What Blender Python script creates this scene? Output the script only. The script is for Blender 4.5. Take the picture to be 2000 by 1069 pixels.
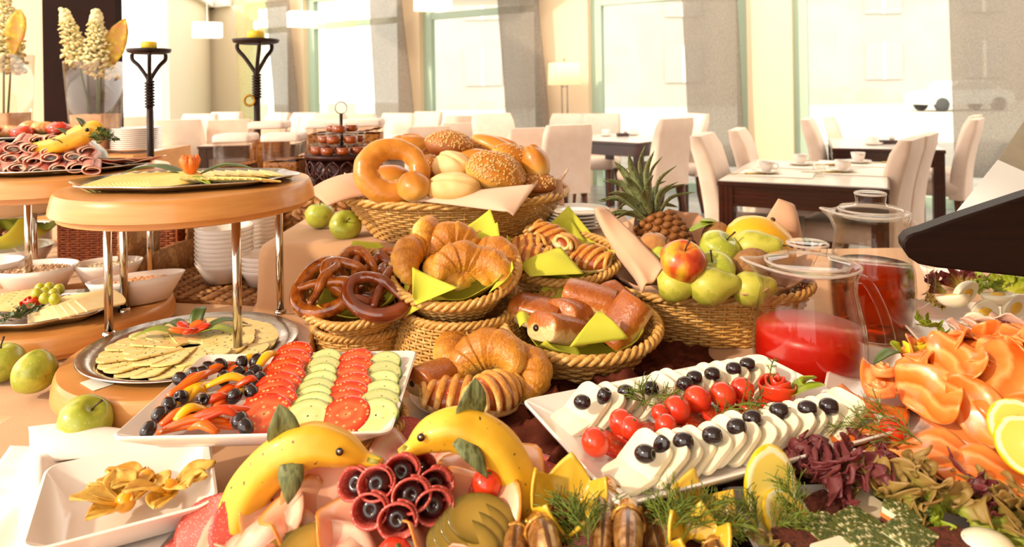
import bpy, math, random
from mathutils import Vector, Matrix, Euler, noise
random.seed(7)
PI = math.pi
sc = bpy.context.scene
col = sc.collection
for o in list(bpy.data.objects): bpy.data.objects.remove(o)

# ---------------------------------------------------------------- camera, sky, sun, exposure
F, CAMZ, ROLL, HX, HY = 1340.0, 1.25, math.radians(0.9), 1000.0, 172.0
cam_d = bpy.data.cameras.new('camera'); cam = bpy.data.objects.new('camera', cam_d); col.objects.link(cam)
cam.location = (0, 0, CAMZ)
cam.rotation_euler = (Matrix.Rotation(PI/2, 3, 'X') @ Matrix.Rotation(-ROLL, 3, 'Z')).to_euler()
cam_d.sensor_width = 36.0; cam_d.lens = F/2000*36
cam_d.shift_y = -(534.5-HY)/2000
cam_d.clip_start = 0.02; cam_d.clip_end = 300
cam_d.dof.use_dof = True; cam_d.dof.focus_distance = 1.08; cam_d.dof.aperture_fstop = 6.3
sc.camera = cam
w = bpy.data.worlds.new('world'); sc.world = w; w.use_nodes = True
bg = w.node_tree.nodes['Background']; bg.inputs[0].default_value = (1.0, 0.90, 0.78, 1); bg.inputs[1].default_value = 3.0
sun_d = bpy.data.lights.new('sun', 'SUN'); sun = bpy.data.objects.new('sun', sun_d); col.objects.link(sun)
sun_d.energy = 3.2; sun_d.angle = math.radians(2.2); sun_d.color = (1.0, 0.82, 0.60)
SUNDIR = Vector((0.76, 0.46, -0.50)).normalized()
sun.rotation_euler = SUNDIR.to_track_quat('-Z', 'Y').to_euler(); sun.location = (-4, -3, 4)
cy = sc.cycles; cy.max_bounces = 7; cy.diffuse_bounces = 3; cy.glossy_bounces = 3; cy.transmission_bounces = 4; cy.transparent_max_bounces = 16; cy.caustics_reflective = False; cy.caustics_refractive = False
vs = sc.view_settings
vs.view_transform = 'Standard'; vs.look = 'None'; vs.exposure = 0.0; vs.gamma = 1.0; vs.use_curve_mapping = False

# ---------------------------------------------------------------- helpers
CR, SR = math.cos(ROLL), math.sin(ROLL)
def _uv(px, py):
    dx, dy = px-HX, py-HY
    return dx*CR-dy*SR, dx*SR+dy*CR
def P(px, py, z):
    """point of the place at height z seen at photograph pixel px,py"""
    u, v = _uv(px, py); d = F*(CAMZ-z)/v
    return Vector((u/F*d, d, z))
def PD(px, py, d):
    """point of the place at distance d along the room seen at pixel px,py"""
    u, v = _uv(px, py)
    return Vector((u/F*d, d, CAMZ-v/F*d))
def X4(loc=(0,0,0), rot=(0,0,0), s=1.0):
    s = (s, s, s) if not hasattr(s, '__len__') else s
    return Matrix.LocRotScale(Vector(loc), Euler(rot), Vector(s))
def hx(h):
    h = h.lstrip('#'); c = [int(h[i:i+2], 16)/255 for i in (0, 2, 4)]
    return tuple(((x/12.92) if x <= .04045 else ((x+.055)/1.055)**2.4) for x in c)+(1.0,)
class MB:
    def __init__(s): s.v = []; s.f = []; s.a = []
    def add(s, vs, fs, M=None, at=None):
        b = len(s.v)
        s.v += [tuple(M @ Vector(p)) for p in vs] if M is not None else [tuple(p) for p in vs]
        s.a += list(at) if at else [0.0]*len(vs)
        s.f += [tuple(i+b for i in f) for f in fs]; return s
    def box(s, c, d, rz=0, M=None, rot=None):
        x, y, z = d[0]/2, d[1]/2, d[2]/2
        vs = [(-x,-y,-z),(x,-y,-z),(x,y,-z),(-x,y,-z),(-x,-y,z),(x,-y,z),(x,y,z),(-x,y,z)]
        m = X4(c, rot or (0,0,rz)); m = M @ m if M is not None else m
        return s.add(vs, [(3,2,1,0),(4,5,6,7),(0,1,5,4),(1,2,6,5),(2,3,7,6),(3,0,4,7)], m)
    def rings(s, rs, closed=True, cap0=True, cap1=True, M=None, at=None):
        n = len(rs[0]); vs = [p for r in rs for p in r]; fs = []
        m = n if closed else n-1
        for k in range(len(rs)-1):
            for i in range(m):
                j = (i+1) % n
                fs.append((k*n+i, k*n+j, (k+1)*n+j, (k+1)*n+i))
        if cap0: fs.append(tuple(range(n-1, -1, -1)))
        if cap1: b = (len(rs)-1)*n; fs.append(tuple(range(b, b+n)))
        return s.add(vs, fs, M, at)
    def lathe(s, prof, n=28, M=None, sx=1.0, sy=1.0, cap=True, mod=None):
        rs = []
        for (r, z) in prof:
            rs.append([(r*sx*math.cos(2*PI*i/n)*(mod(2*PI*i/n, r) if mod else 1), r*sy*math.sin(2*PI*i/n)*(mod(2*PI*i/n, r) if mod else 1), z) for i in range(n)])
        return s.rings(rs, True, cap, cap, M)
    def tube(s, pts, r, n=8, closed=False, M=None, flat=1.0, up=None, mod=None):
        pts = [Vector(p) for p in pts]; L = len(pts)
        rr = r if hasattr(r, '__len__') else [r]*L
        rs = []; N = None
        for i, p in enumerate(pts):
            t = (pts[(i+1) % L]-pts[i-1]) if closed else (pts[min(i+1, L-1)]-pts[max(i-1, 0)])
            if t.length < 1e-9: t = Vector((0,0,1))
            t.normalize()
            if N is None:
                a = Vector(up) if up else (Vector((0,0,1)) if abs(t.z) < .9 else Vector((1,0,0)))
                N = (a-t*a.dot(t)).normalized()
            else:
                N = N-t*N.dot(t); N = N.normalized() if N.length > 1e-6 else t.orthogonal().normalized()
            B = t.cross(N)
            rs.append([tuple(p+(N*math.cos(2*PI*k/n)*flat+B*math.sin(2*PI*k/n))*rr[i]*(mod(2*PI*k/n) if mod else 1)) for k in range(n)])
        if closed: rs.append(rs[0])
        return s.rings(rs, True, not closed, not closed, M)
    def grid(s, fn, nu, nv, cu=False, cv=False, M=None, at=None):
        U = nu if cu else nu+1; V = nv if cv else nv+1
        vs = []; aa = []
        for i in range(U):
            for j in range(V):
                vs.append(fn(i/nu, j/nv)); aa.append(at(i/nu, j/nv) if at else 0.0)
        fs = []
        for i in range(nu):
            for j in range(nv):
                a, b = (i+1) % U, (j+1) % V
                fs.append((i*V+j, a*V+j, a*V+b, i*V+b))
        return s.add(vs, fs, M, aa)
    def blob(s, rad, n=16, m=10, disp=None, M=None):
        vs = []; fs = []
        for j in range(m+1):
            th = PI*j/m
            for i in range(n):
                ph = 2*PI*i/n
                d = Vector((math.sin(th)*math.cos(ph), math.sin(th)*math.sin(ph), math.cos(th)))
                k = disp(d) if disp else 1.0
                vs.append((d.x*rad[0]*k, d.y*rad[1]*k, d.z*rad[2]*k))
        for j in range(m):
            for i in range(n):
                a = (i+1) % n
                fs.append((j*n+i, (j+1)*n+i, (j+1)*n+a, j*n+a))
        return s.add(vs, fs, M)
    def prism(s, out, h, M=None, bev=0.0):
        n = len(out)
        if bev:
            cx = sum(p[0] for p in out)/n; cy = sum(p[1] for p in out)/n
            def sh(k): return [(cx+(x-cx)*k, cy+(y-cy)*k) for x, y in out]
            ext = max(math.hypot(x-cx, y-cy) for x, y in out); k = 1-bev/ext
            rs = [[(x, y, 0) for x, y in sh(k)], [(x, y, bev) for x, y in out], [(x, y, h-bev) for x, y in out], [(x, y, h) for x, y in sh(k)]]
        else: rs = [[(x, y, 0) for x, y in out], [(x, y, h) for x, y in out]]
        return s.rings(rs, True, True, True, M)
    def mesh(s, name):
        me = bpy.data.meshes.new(name); me.from_pydata(s.v, [], s.f); me.validate(); return me
    def build(s, name, mat, parent=None, smooth=True, solid=0.0, sub=0, loc=None, rot=None, stuff=False):
        me = bpy.data.meshes.new(name); me.from_pydata(s.v, [], s.f)
        if smooth: me.polygons.foreach_set('use_smooth', [True]*len(me.polygons))
        if any(s.a):
            at = me.attributes.new('rad', 'FLOAT', 'POINT'); at.data.foreach_set('value', s.a)
        me.update()
        o = bpy.data.objects.new(name, me); col.objects.link(o)
        if mat: me.materials.append(mat)
        if parent: o.parent = parent
        if loc is not None: o.location = loc
        if rot is not None: o.rotation_euler = rot
        if solid:
            m = o.modifiers.new('thickness', 'SOLIDIFY'); m.thickness = solid; m.offset = 0
        if sub:
            m = o.modifiers.new('smooth', 'SUBSURF'); m.levels = sub; m.render_levels = sub
        if smooth == 'angle' or smooth == 2:
            m = None
        if stuff: o['kind'] = 'stuff'
        return o
def hard(o, ang=40):
    """flat shading kept on sharp edges"""
    me = o.data; me.set_sharp_from_angle(angle=math.radians(ang)); return o
def bevel(o, wd, seg=2):
    m = o.modifiers.new('bevel', 'BEVEL'); m.width = wd; m.segments = seg; m.limit_method = 'ANGLE'; m.angle_limit = math.radians(40); return o
def tag(o, label, cat, group=None):
    o['label'] = label; o['category'] = cat
    if group: o['group'] = group
    return o
def thing(name, label, cat, loc=(0,0,0), rot=(0,0,0), group=None, s=1.0):
    o = bpy.data.objects.new(name, None); col.objects.link(o); o.empty_display_size = .03
    o.location = loc; o.rotation_euler = rot; o.scale = (s,)*3 if not hasattr(s, '__len__') else s
    return tag(o, label, cat, group)
def struct(o): o['kind'] = 'structure'; return o
def sgroup(name, loc=(0,0,0)):
    o = bpy.data.objects.new(name, None); col.objects.link(o); o.location = loc; o['kind'] = 'structure'; return o
def dup(root, loc=None, rot=None, s=None, label=None, group=None, mats=None):
    r = root.copy(); col.objects.link(r)
    if loc is not None: r.location = loc
    if rot is not None: r.rotation_euler = rot
    if s is not None: r.scale = (s,)*3 if not hasattr(s, '__len__') else s
    if label: r['label'] = label
    if group: r['group'] = group
    for ch in list(root.children):
        c = ch.copy(); col.objects.link(c); c.parent = r
        for g in list(ch.children):
            d = g.copy(); col.objects.link(d); d.parent = c
    return r
class Proto:
    """first use moves the built thing itself, later uses copy it"""
    def __init__(s, root): s.root = root; s.used = False
    def put(s, loc, rot=(0,0,0), sc_=1.0, label=None, group=None):
        if not s.used:
            s.used = True; r = s.root
            r.location = loc; r.rotation_euler = rot; r.scale = (sc_,)*3 if not hasattr(sc_, '__len__') else sc_
            if label: r['label'] = label
            if group: r['group'] = group
            return r
        return dup(s.root, loc, rot, sc_, label, group)
ORD = 'first second third fourth fifth sixth seventh eighth ninth tenth eleventh twelfth thirteenth fourteenth fifteenth sixteenth seventeenth eighteenth nineteenth twentieth twenty-first twenty-second twenty-third twenty-fourth twenty-fifth twenty-sixth twenty-seventh twenty-eighth twenty-ninth thirtieth'.split()
def spline(pts, n=8, closed=False):
    pts = [Vector(p) for p in pts]; L = len(pts); out = []
    for i in range(L if closed else L-1):
        p1, p2 = pts[i], pts[(i+1) % L]
        p0 = pts[i-1] if (closed or i > 0) else p1*2-p2
        p3 = pts[(i+2) % L] if (closed or i+2 < L) else p2*2-p1
        for k in range(n):
            t = k/n
            out.append(.5*((2*p1)+(p2-p0)*t+(2*p0-5*p1+4*p2-p3)*t*t+(3*p1-p0-3*p2+p3)*t**3))
    if not closed: out.append(pts[-1])
    return out
def lerp(a, b, t): return a+(b-a)*t
def interp(xs, t):
    k = t*(len(xs)-1); i = min(int(k), len(xs)-2); return lerp(xs[i], xs[i+1], k-i)
def rrect(w_, d_, r, n=5, z=0.0):
    out = []
    for (cx, cy, a0) in ((w_/2-r, d_/2-r, 0), (-w_/2+r, d_/2-r, 90), (-w_/2+r, -d_/2+r, 180), (w_/2-r, -d_/2+r, 270)):
        for k in range(n+1):
            a = math.radians(a0+90*k/n); out.append((cx+r*math.cos(a), cy+r*math.sin(a), z))
    return out
def nz(p, s=1.0, seed=0): return noise.noise(Vector((p[0]*s+seed*13.7, p[1]*s+seed*7.1, p[2]*s+seed*3.3)))

# ---------------------------------------------------------------- materials
def nodes(name):
    m = bpy.data.materials.new(name); m.use_nodes = True; nt = m.node_tree
    return m, nt, nt.nodes['Principled BSDF']
def N(nt, t, **kw):
    n = nt.nodes.new(t)
    for k, v in kw.items():
        if hasattr(n, k): setattr(n, k, v)
        else: n.inputs[k.replace('_', ' ')].default_value = v
    return n
def ramp(nt, stops):
    r = nt.nodes.new('ShaderNodeValToRGB'); e = r.color_ramp.elements
    while len(e) < len(stops): e.new(0.5)
    for k, (p, c) in enumerate(stops): e[k].position = p; e[k].color = c if not isinstance(c, str) else hx(c)
    return r
def mat(name, c1, c2=None, scale=30, rough=.5, bump=0.0, bscale=None, metal=0.0, sss=0.0, sssc=None, coat=0.0, rnd=0.0, detail=3, spec=.5, lo=.35, hi=.65, stretch=None, c3=None, speck=None, aniso=0, sheen=0):
    m, nt, b = nodes(name)
    tc = N(nt, 'ShaderNodeTexCoord'); src = tc.outputs['Object']
    if stretch:
        mp = N(nt, 'ShaderNodeMapping'); mp.inputs['Scale'].default_value = stretch; nt.links.new(src, mp.inputs['Vector']); src = mp.outputs['Vector']
    colr = None
    if c2:
        n = N(nt, 'ShaderNodeTexNoise', Scale=scale, Detail=detail); nt.links.new(src, n.inputs['Vector'])
        st = [(lo, c1), (hi, c2)] if not c3 else [(lo, c1), ((lo+hi)/2, c2), (hi, c3)]
        r = ramp(nt, st); nt.links.new(n.outputs['Fac'], r.inputs['Fac']); colr = r.outputs['Color']
    if speck:
        sn = N(nt, 'ShaderNodeTexNoise', Scale=speck[1], Detail=1); nt.links.new(tc.outputs['Object'], sn.inputs['Vector'])
        sr = ramp(nt, [(speck[2], (0,0,0,1)), (speck[2]+.04, (1,1,1,1))]); nt.links.new(sn.outputs['Fac'], sr.inputs['Fac'])
        mx = N(nt, 'ShaderNodeMix', data_type='RGBA'); nt.links.new(sr.outputs['Color'], mx.inputs[0])
        if colr: nt.links.new(colr, mx.inputs[6])
        else: mx.inputs[6].default_value = hx(c1)
        mx.inputs[7].default_value = hx(speck[0]); colr = mx.outputs[2]
    if rnd:
        oi = N(nt, 'ShaderNodeObjectInfo'); mr = N(nt, 'ShaderNodeMapRange'); mr.inputs[3].default_value = 1-rnd; mr.inputs[4].default_value = 1+rnd
        nt.links.new(oi.outputs['Random'], mr.inputs[0])
        hs = N(nt, 'ShaderNodeHueSaturation'); nt.links.new(mr.outputs[0], hs.inputs['Value'])
        if colr: nt.links.new(colr, hs.inputs['Color'])
        else: hs.inputs['Color'].default_value = hx(c1)
        colr = hs.outputs['Color']
    if colr: nt.links.new(colr, b.inputs['Base Color'])
    else: b.inputs['Base Color'].default_value = hx(c1)
    b.inputs['Roughness'].default_value = rough; b.inputs['Metallic'].default_value = metal
    b.inputs['Specular IOR Level'].default_value = spec
    if coat: b.inputs['Coat Weight'].default_value = coat; b.inputs['Coat Roughness'].default_value = .08
    if sheen: b.inputs['Sheen Weight'].default_value = sheen
    if sss:
        b.inputs['Subsurface Weight'].default_value = sss; b.inputs['Subsurface Radius'].default_value = (1, .5, .3) if not sssc else sssc
        b.inputs['Subsurface Scale'].default_value = .006
    if bump:
        bn = N(nt, 'ShaderNodeTexNoise', Scale=bscale or scale*2, Detail=4); nt.links.new(src, bn.inputs['Vector'])
        bp = N(nt, 'ShaderNodeBump', Strength=bump, Distance=.004); nt.links.new(bn.outputs['Fac'], bp.inputs['Height']); nt.links.new(bp.outputs[0], b.inputs['Normal'])
    return m
def mat_zramp(name, stops, zlo, zhi, rough=.45, nscale=45, namp=.35, bump=.25, bscale=120, coat=0.0, rnd=.06, speck=None, axis=2, sss=0):
    """crust colours from base to top of the piece, broken up by noise"""
    m, nt, b = nodes(name)
    tc = N(nt, 'ShaderNodeTexCoord'); sx = N(nt, 'ShaderNodeSeparateXYZ'); nt.links.new(tc.outputs['Object'], sx.inputs[0])
    mr = N(nt, 'ShaderNodeMapRange'); mr.inputs[1].default_value = zlo; mr.inputs[2].default_value = zhi
    nt.links.new(sx.outputs[axis], mr.inputs[0])
    n = N(nt, 'ShaderNodeTexNoise', Scale=nscale, Detail=4); nt.links.new(tc.outputs['Object'], n.inputs['Vector'])
    a1 = N(nt, 'ShaderNodeMath', operation='MULTIPLY_ADD'); a1.inputs[1].default_value = namp*2; a1.inputs[2].default_value = -namp
    nt.links.new(n.outputs['Fac'], a1.inputs[0])
    a2 = N(nt, 'ShaderNodeMath', operation='ADD'); nt.links.new(mr.outputs[0], a2.inputs[0]); nt.links.new(a1.outputs[0], a2.inputs[1])
    r = ramp(nt, stops); nt.links.new(a2.outputs[0], r.inputs['Fac']); c = r.outputs['Color']
    oi = N(nt, 'ShaderNodeObjectInfo'); m2 = N(nt, 'ShaderNodeMapRange'); m2.inputs[3].default_value = 1-rnd; m2.inputs[4].default_value = 1+rnd
    nt.links.new(oi.outputs['Random'], m2.inputs[0]); hs = N(nt, 'ShaderNodeHueSaturation'); nt.links.new(m2.outputs[0], hs.inputs['Value']); nt.links.new(c, hs.inputs['Color'])
    nt.links.new(hs.outputs[0], b.inputs['Base Color'])
    b.inputs['Roughness'].default_value = rough
    if coat: b.inputs['Coat Weight'].default_value = coat; b.inputs['Coat Roughness'].default_value = .15
    if sss: b.inputs['Subsurface Weight'].default_value = sss; b.inputs['Subsurface Scale'].default_value = .006
    bn = N(nt, 'ShaderNodeTexNoise', Scale=bscale, Detail=3); nt.links.new(tc.outputs['Object'], bn.inputs['Vector'])
    bp = N(nt, 'ShaderNodeBump', Strength=bump, Distance=.003); nt.links.new(bn.outputs['Fac'], bp.inputs['Height']); nt.links.new(bp.outputs[0], b.inputs['Normal'])
    return m
def mat_rad(name, stops, rough=.35, sss=0, coat=0, nscale=60, namp=.06, bump=.1, speck=None, rnd=0.0):
    """colour by the 'rad' value stored on a slice (middle to rim)"""
    m, nt, b = nodes(name)
    at = N(nt, 'ShaderNodeAttribute'); at.attribute_name = 'rad'
    tc = N(nt, 'ShaderNodeTexCoord'); n = N(nt, 'ShaderNodeTexNoise', Scale=nscale, Detail=4); nt.links.new(tc.outputs['Object'], n.inputs['Vector'])
    a1 = N(nt, 'ShaderNodeMath', operation='MULTIPLY_ADD'); a1.inputs[1].default_value = namp*2; a1.inputs[2].default_value = -namp; nt.links.new(n.outputs['Fac'], a1.inputs[0])
    a2 = N(nt, 'ShaderNodeMath', operation='ADD'); nt.links.new(at.outputs['Fac'], a2.inputs[0]); nt.links.new(a1.outputs[0], a2.inputs[1])
    r = ramp(nt, stops); nt.links.new(a2.outputs[0], r.inputs['Fac']); c = r.outputs['Color']
    if speck:
        sn = N(nt, 'ShaderNodeTexVoronoi', Scale=speck[1]); nt.links.new(tc.outputs['Object'], sn.inputs['Vector'])
        sr = ramp(nt, [(speck[2], (1,1,1,1)), (speck[2]+.1, (0,0,0,1))]); nt.links.new(sn.outputs['Distance'], sr.inputs['Fac'])
        mx = N(nt, 'ShaderNodeMix', data_type='RGBA'); nt.links.new(sr.outputs['Color'], mx.inputs[0]); nt.links.new(c, mx.inputs[6]); mx.inputs[7].default_value = hx(speck[0]); c = mx.outputs[2]
    if rnd:
        oi = N(nt, 'ShaderNodeObjectInfo'); m2 = N(nt, 'ShaderNodeMapRange'); m2.inputs[3].default_value = 1-rnd; m2.inputs[4].default_value = 1+rnd
        nt.links.new(oi.outputs['Random'], m2.inputs[0]); hs = N(nt, 'ShaderNodeHueSaturation'); nt.links.new(m2.outputs[0], hs.inputs['Value']); nt.links.new(c, hs.inputs['Color']); c = hs.outputs[0]
    nt.links.new(c, b.inputs['Base Color']); b.inputs['Roughness'].default_value = rough
    if sss: b.inputs['Subsurface Weight'].default_value = sss; b.inputs['Subsurface Scale'].default_value = .006
    if coat: b.inputs['Coat Weight'].default_value = coat; b.inputs['Coat Roughness'].default_value = .1
    if bump:
        bp = N(nt, 'ShaderNodeBump', Strength=bump, Distance=.003); nt.links.new(n.outputs['Fac'], bp.inputs['Height']); nt.links.new(bp.outputs[0], b.inputs['Normal'])
    return m
def mat_glass(name, tint='#ffffff', edge=.55, rough=.02, base=.04):
    m, nt, b = nodes(name); nt.nodes.remove(b); out = nt.nodes['Material Output']
    t = N(nt, 'ShaderNodeBsdfTransparent'); t.inputs[0].default_value = hx(tint)
    g = N(nt, 'ShaderNodeBsdfGlossy'); g.inputs['Roughness'].default_value = rough
    lw = N(nt, 'ShaderNodeLayerWeight', Blend=.5)
    mr = N(nt, 'ShaderNodeMapRange'); mr.inputs[3].default_value = base; mr.inputs[4].default_value = edge
    pw = N(nt, 'ShaderNodeMath', operation='POWER'); pw.inputs[1].default_value = 2.4; nt.links.new(lw.outputs['Facing'], pw.inputs[0]); nt.links.new(pw.outputs[0], mr.inputs[0])
    mx = N(nt, 'ShaderNodeMixShader'); nt.links.new(mr.outputs[0], mx.inputs[0]); nt.links.new(t.outputs[0], mx.inputs[1]); nt.links.new(g.outputs[0], mx.inputs[2])
    nt.links.new(mx.outputs[0], out.inputs[0]); return m
def mat_sheer(name, c1, c2, op=.6, var=.25, scale=200, stretch=(1,1,1), transl=.5):
    m, nt, b = nodes(name); nt.nodes.remove(b); out = nt.nodes['Material Output']
    tc = N(nt, 'ShaderNodeTexCoord'); mp = N(nt, 'ShaderNodeMapping'); mp.inputs['Scale'].default_value = stretch; nt.links.new(tc.outputs['Object'], mp.inputs['Vector'])
    n = N(nt, 'ShaderNodeTexNoise', Scale=scale, Detail=3); nt.links.new(mp.outputs[0], n.inputs['Vector'])
    r = ramp(nt, [(.3, c1), (.7, c2)]); nt.links.new(n.outputs['Fac'], r.inputs['Fac'])
    d = N(nt, 'ShaderNodeBsdfDiffuse'); tl = N(nt, 'ShaderNodeBsdfTranslucent'); nt.links.new(r.outputs[0], d.inputs[0]); nt.links.new(r.outputs[0], tl.inputs[0])
    m1 = N(nt, 'ShaderNodeMixShader'); m1.inputs[0].default_value = transl; nt.links.new(d.outputs[0], m1.inputs[1]); nt.links.new(tl.outputs[0], m1.inputs[2])
    t = N(nt, 'ShaderNodeBsdfTransparent')
    mr = N(nt, 'ShaderNodeMapRange'); mr.inputs[1].default_value = .3; mr.inputs[2].default_value = .7; mr.inputs[3].default_value = op-var; mr.inputs[4].default_value = op+var
    nt.links.new(n.outputs['Fac'], mr.inputs[0])
    mx = N(nt, 'ShaderNodeMixShader'); nt.links.new(mr.outputs[0], mx.inputs[0]); nt.links.new(t.outputs[0], mx.inputs[1]); nt.links.new(m1.outputs[0], mx.inputs[2])
    nt.links.new(mx.outputs[0], out.inputs[0]); return m
def mat_emit(name, c, s):
    m, nt, b = nodes(name); b.inputs['Base Color'].default_value = hx(c); b.inputs['Emission Color'].default_value = hx(c); b.inputs['Emission Strength'].default_value = s; return m
M = {}
M['cloth'] = mat('tan tablecloth', '#d6a87c', '#cc9c70', 6, .8, .08, 300, sheen=.2)
M['linen'] = mat('blush linen', '#ecc9ae', '#e6bfa2', 8, .8, .06, 400, sheen=.2)
M['napkin_tan'] = mat('tan linen napkin', '#dcae8c', '#d4a280', 8, .8, .06, 400, sheen=.2)
M['white_linen'] = mat('ivory linen', '#f8ece2', '#f4e4d8', 8, .8, .05, 400, sheen=.2)
M['cream'] = mat('cream wall', '#ecd4b2', rough=.9)
M['wall_green'] = mat('pale wall', '#f0e4cc', rough=.9)
M['white'] = mat('white paint', '#f4efe6', rough=.6)
M['ceil'] = mat('ceiling white', '#f3ece0', rough=.9)
M['floor'] = mat('grey stone floor', '#8d8a8c', '#a6a2a2', 3, .22, spec=.6)
M['green_frame'] = mat('grey green frame', '#b4ccb8', rough=.5)
M['pane'] = mat_glass('window glass', '#fbfffc', .25, .02, .02)
M['curtain'] = mat_sheer('grey sheer weave', '#8a8078', '#c4bab0', .62, .2, 60, (1, 1, 6), .6)
M['yellow_blind'] = mat_sheer('pale yellow sheer', '#f4ecb0', '#f8f4d0', .4, .08, 40, (1, 1, 4), .6)
M['dark_panel'] = mat('dark brown panel', '#1d0a05', '#240e07', 4, .8, spec=.15)
M['leather'] = mat('cream upholstery', '#ead2bf', '#e4c9b4', 10, .55, .03, 200, rnd=.04)
M['leg_wood'] = mat('brown chair wood', '#5a2f17', '#6d3a1c', 25, .4, stretch=(1, 1, .2))
M['mahogany'] = mat('dark mahogany', '#2b0d06', '#3c140a', 30, .25, coat=.3, stretch=(.15, 1, 1))
M['table_glare'] = mat('painted window glare', '#efe4d8', rough=.2, coat=.3)  # pale colour paints the windows' reflection onto the dark table tops
M['porcelain'] = mat('white porcelain', '#f6ebe2', rough=.18, coat=.4)
M['chrome'] = mat('polished steel', '#c9c2ba', rough=.12, metal=1.0)
M['tray_silver'] = mat('silver tray', '#cfc8c0', '#bdb5ad', 60, .2, .1, 90, metal=1.0)
M['steel'] = mat('brushed steel', '#a8a099', '#8f8780', 60, .25, metal=1.0)
M['iron'] = mat('wrought iron', '#21120c', '#33201a', 80, .45, .2, 200, metal=.4)
M['iron_red'] = mat('dark openwork metal', '#4a1c14', '#2b100b', 60, .4, .2, 120, metal=.3)
M['brass'] = mat('aged brass', '#a8802c', rough=.3, metal=.9)
M['beech'] = mat('beech wood', '#da9a54', '#cc8844', 14, .35, .03, 60, coat=.25, stretch=(.3, 1, 6))
M['dark_wood'] = mat('black brown wood', '#150804', '#200d07', 20, .55, spec=.2, stretch=(.2, 1, 6))
M['glass'] = mat_glass('clear glass', '#fdfbf8', .6, .02, .02)
M['glass_edge_glint'] = mat_sheer('painted glass glint', '#fff4ea', '#fffaf4', .42, .05, 20, (1,1,1), .6)  # whitish diffuse mix paints bright highlights along the glass rims
M['acrylic'] = mat_glass('clear acrylic', '#f8f4f0', .2, .03, .03)
M['frost'] = mat_sheer('milky acrylic', '#cfcbb8', '#dad6c4', .62, .04, 20, (1,1,1), .5)
M['wicker'] = mat('honey wicker', '#e0b062', '#cc9648', 90, .45, rnd=.03, c3='#eac27a')
M['wicker_dark'] = mat('chestnut wicker', '#8a4420', '#a4582c', 60, .45)
M['seagrass'] = mat('seagrass plait', '#a87440', '#8c5c30', 50, .65, c3='#bd8b50')
M['tulle'] = mat_sheer('burgundy organza', '#5c2a20', '#8a4a38', .72, .2, 30, (1, 1, 1), .4)
M['paper_green'] = mat('lime paper napkin', '#c8c838', '#d2d044', 12, .8, .04, 200, sss=.0)
M['apple'] = mat('green apple skin', '#a3ac34', '#b9bd48', 24, .3, coat=.25, c3='#8f9a2a', speck=('#d6d88a', 260, .70), rnd=.05)
M['apple_red'] = mat('blushed apple skin', '#d9a52c', '#c8501e', 18, .3, coat=.25, c3='#a82c14', stretch=(1.5, 1.5, .35), lo=.38, hi=.66)
M['stem'] = mat('woody stem', '#4a3016', rough=.7)
M['kiwi'] = mat('brown kiwi skin', '#8a5e30', '#a07040', 60, .8, .3, 300, c3='#7a5028')
M['pear'] = mat('green pear skin', '#b8b83c', '#c6c04e', 30, .4, c3='#a8a834', speck=('#8a7a2c', 220, .70))
M['melon'] = mat('yellow melon rind', '#eeb01c', '#f2bc30', 14, .35, .2, 30, coat=.2)
M['peach'] = mat('fuzzy peach skin', '#b8803c', '#a86c34', 30, .8, c3='#c08a48', sheen=.4)
M['leaf'] = mat('dark green leaf', '#3f5220', '#566a2c', 30, .4)
M['leaf_light'] = mat('fresh green leaf', '#94a42c', '#7f9426', 40, .45, sss=.2)
M['pine_leaf'] = mat('pineapple leaf', '#5a6238', '#7c8250', 40, .55, c3='#4a4c28', stretch=(4, 4, .5))
M['pine_skin'] = mat('pineapple rind', '#a0642a', '#7c4a1c', 60, .6, .4, 140)
M['pear_d'] = M['pear']

# ================================================================ THE ROOM
B0 = 11.5
def wk(k, off=0.0, z=0.0):
    """point on the window wall line; k counts bays, off steps into the room"""
    d = Vector((.1827, -.1117, 0)).normalized()
    nrm = Vector((d.y, -d.x, 0))
    p = Vector((B0*(-.3+.1827*k), B0*(1-.1117*k), 0))+nrm*off
    return Vector((p.x, p.y, z))
WANG = math.atan2(-.1117, .1827); BAY = B0*math.hypot(.1827, .1117); CEIL = 2.95
def wbox(mb, k0, k1, z0, z1, off=0.0, th=.3):
    a, b = wk(k0, off), wk(k1, off); c = (a+b)/2; mb.box((c.x, c.y, (z0+z1)/2), ((b-a).length, th, z1-z0), WANG); return mb
fl = MB(); fl.box((1.5, 5.5, -.05), (18, 17, .1)); struct(fl.build('floor', M['floor'], smooth=False))
ce = MB()
for x0, x1, y0, y1 in ((-2.1, 10.9, -1.4, 4.0), (-3.3, -1.75, 4.0, 9.4), (-1.75, 10.9, 8.2, 14.0)): ce.box(((x0+x1)/2, (y0+y1)/2, CEIL+.05), (x1-x0, y1-y0, .1))   # opening added to let sky light brighten the dining tables
struct(ce.build('ceiling', M['ceil'], smooth=False))
wb = sgroup('wall_back')
for k, hw in ((-.02, .075), (.97, .075), (2.0, .14), (3.02, .095), (4.15, .11)):
    wbox(MB(), k-hw, k+hw, 0, CEIL, 0, .34).build('column', M['cream'], wb, False)
wbox(MB(), -.9, -.56, 0, CEIL, 0, .3).build('column', M['wall_green'], wb, False)
wbox(MB(), -.9, 4.6, 2.8, CEIL, 0, .3).build('lintel', M['cream'], wb, False)
wl = sgroup('wall_left')
def seg(mb, a, b, z0, z1, th=.12):
    a, b = Vector(a), Vector(b); c = (a+b)/2; d = b-a
    mb.box((c.x, c.y, (z0+z1)/2), (d.length, th, z1-z0), math.atan2(d.y, d.x)); return mb
seg(MB(), (-5.0, 12.35), (-5.62, 12.75), 0, CEIL).build('wall_panel', M['wall_green'], wl, False)
seg(MB(), (-5.62, 12.75), (-4.86, 9.6), 0, CEIL).build('wall_panel', M['wall_green'], wl, False)
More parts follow.
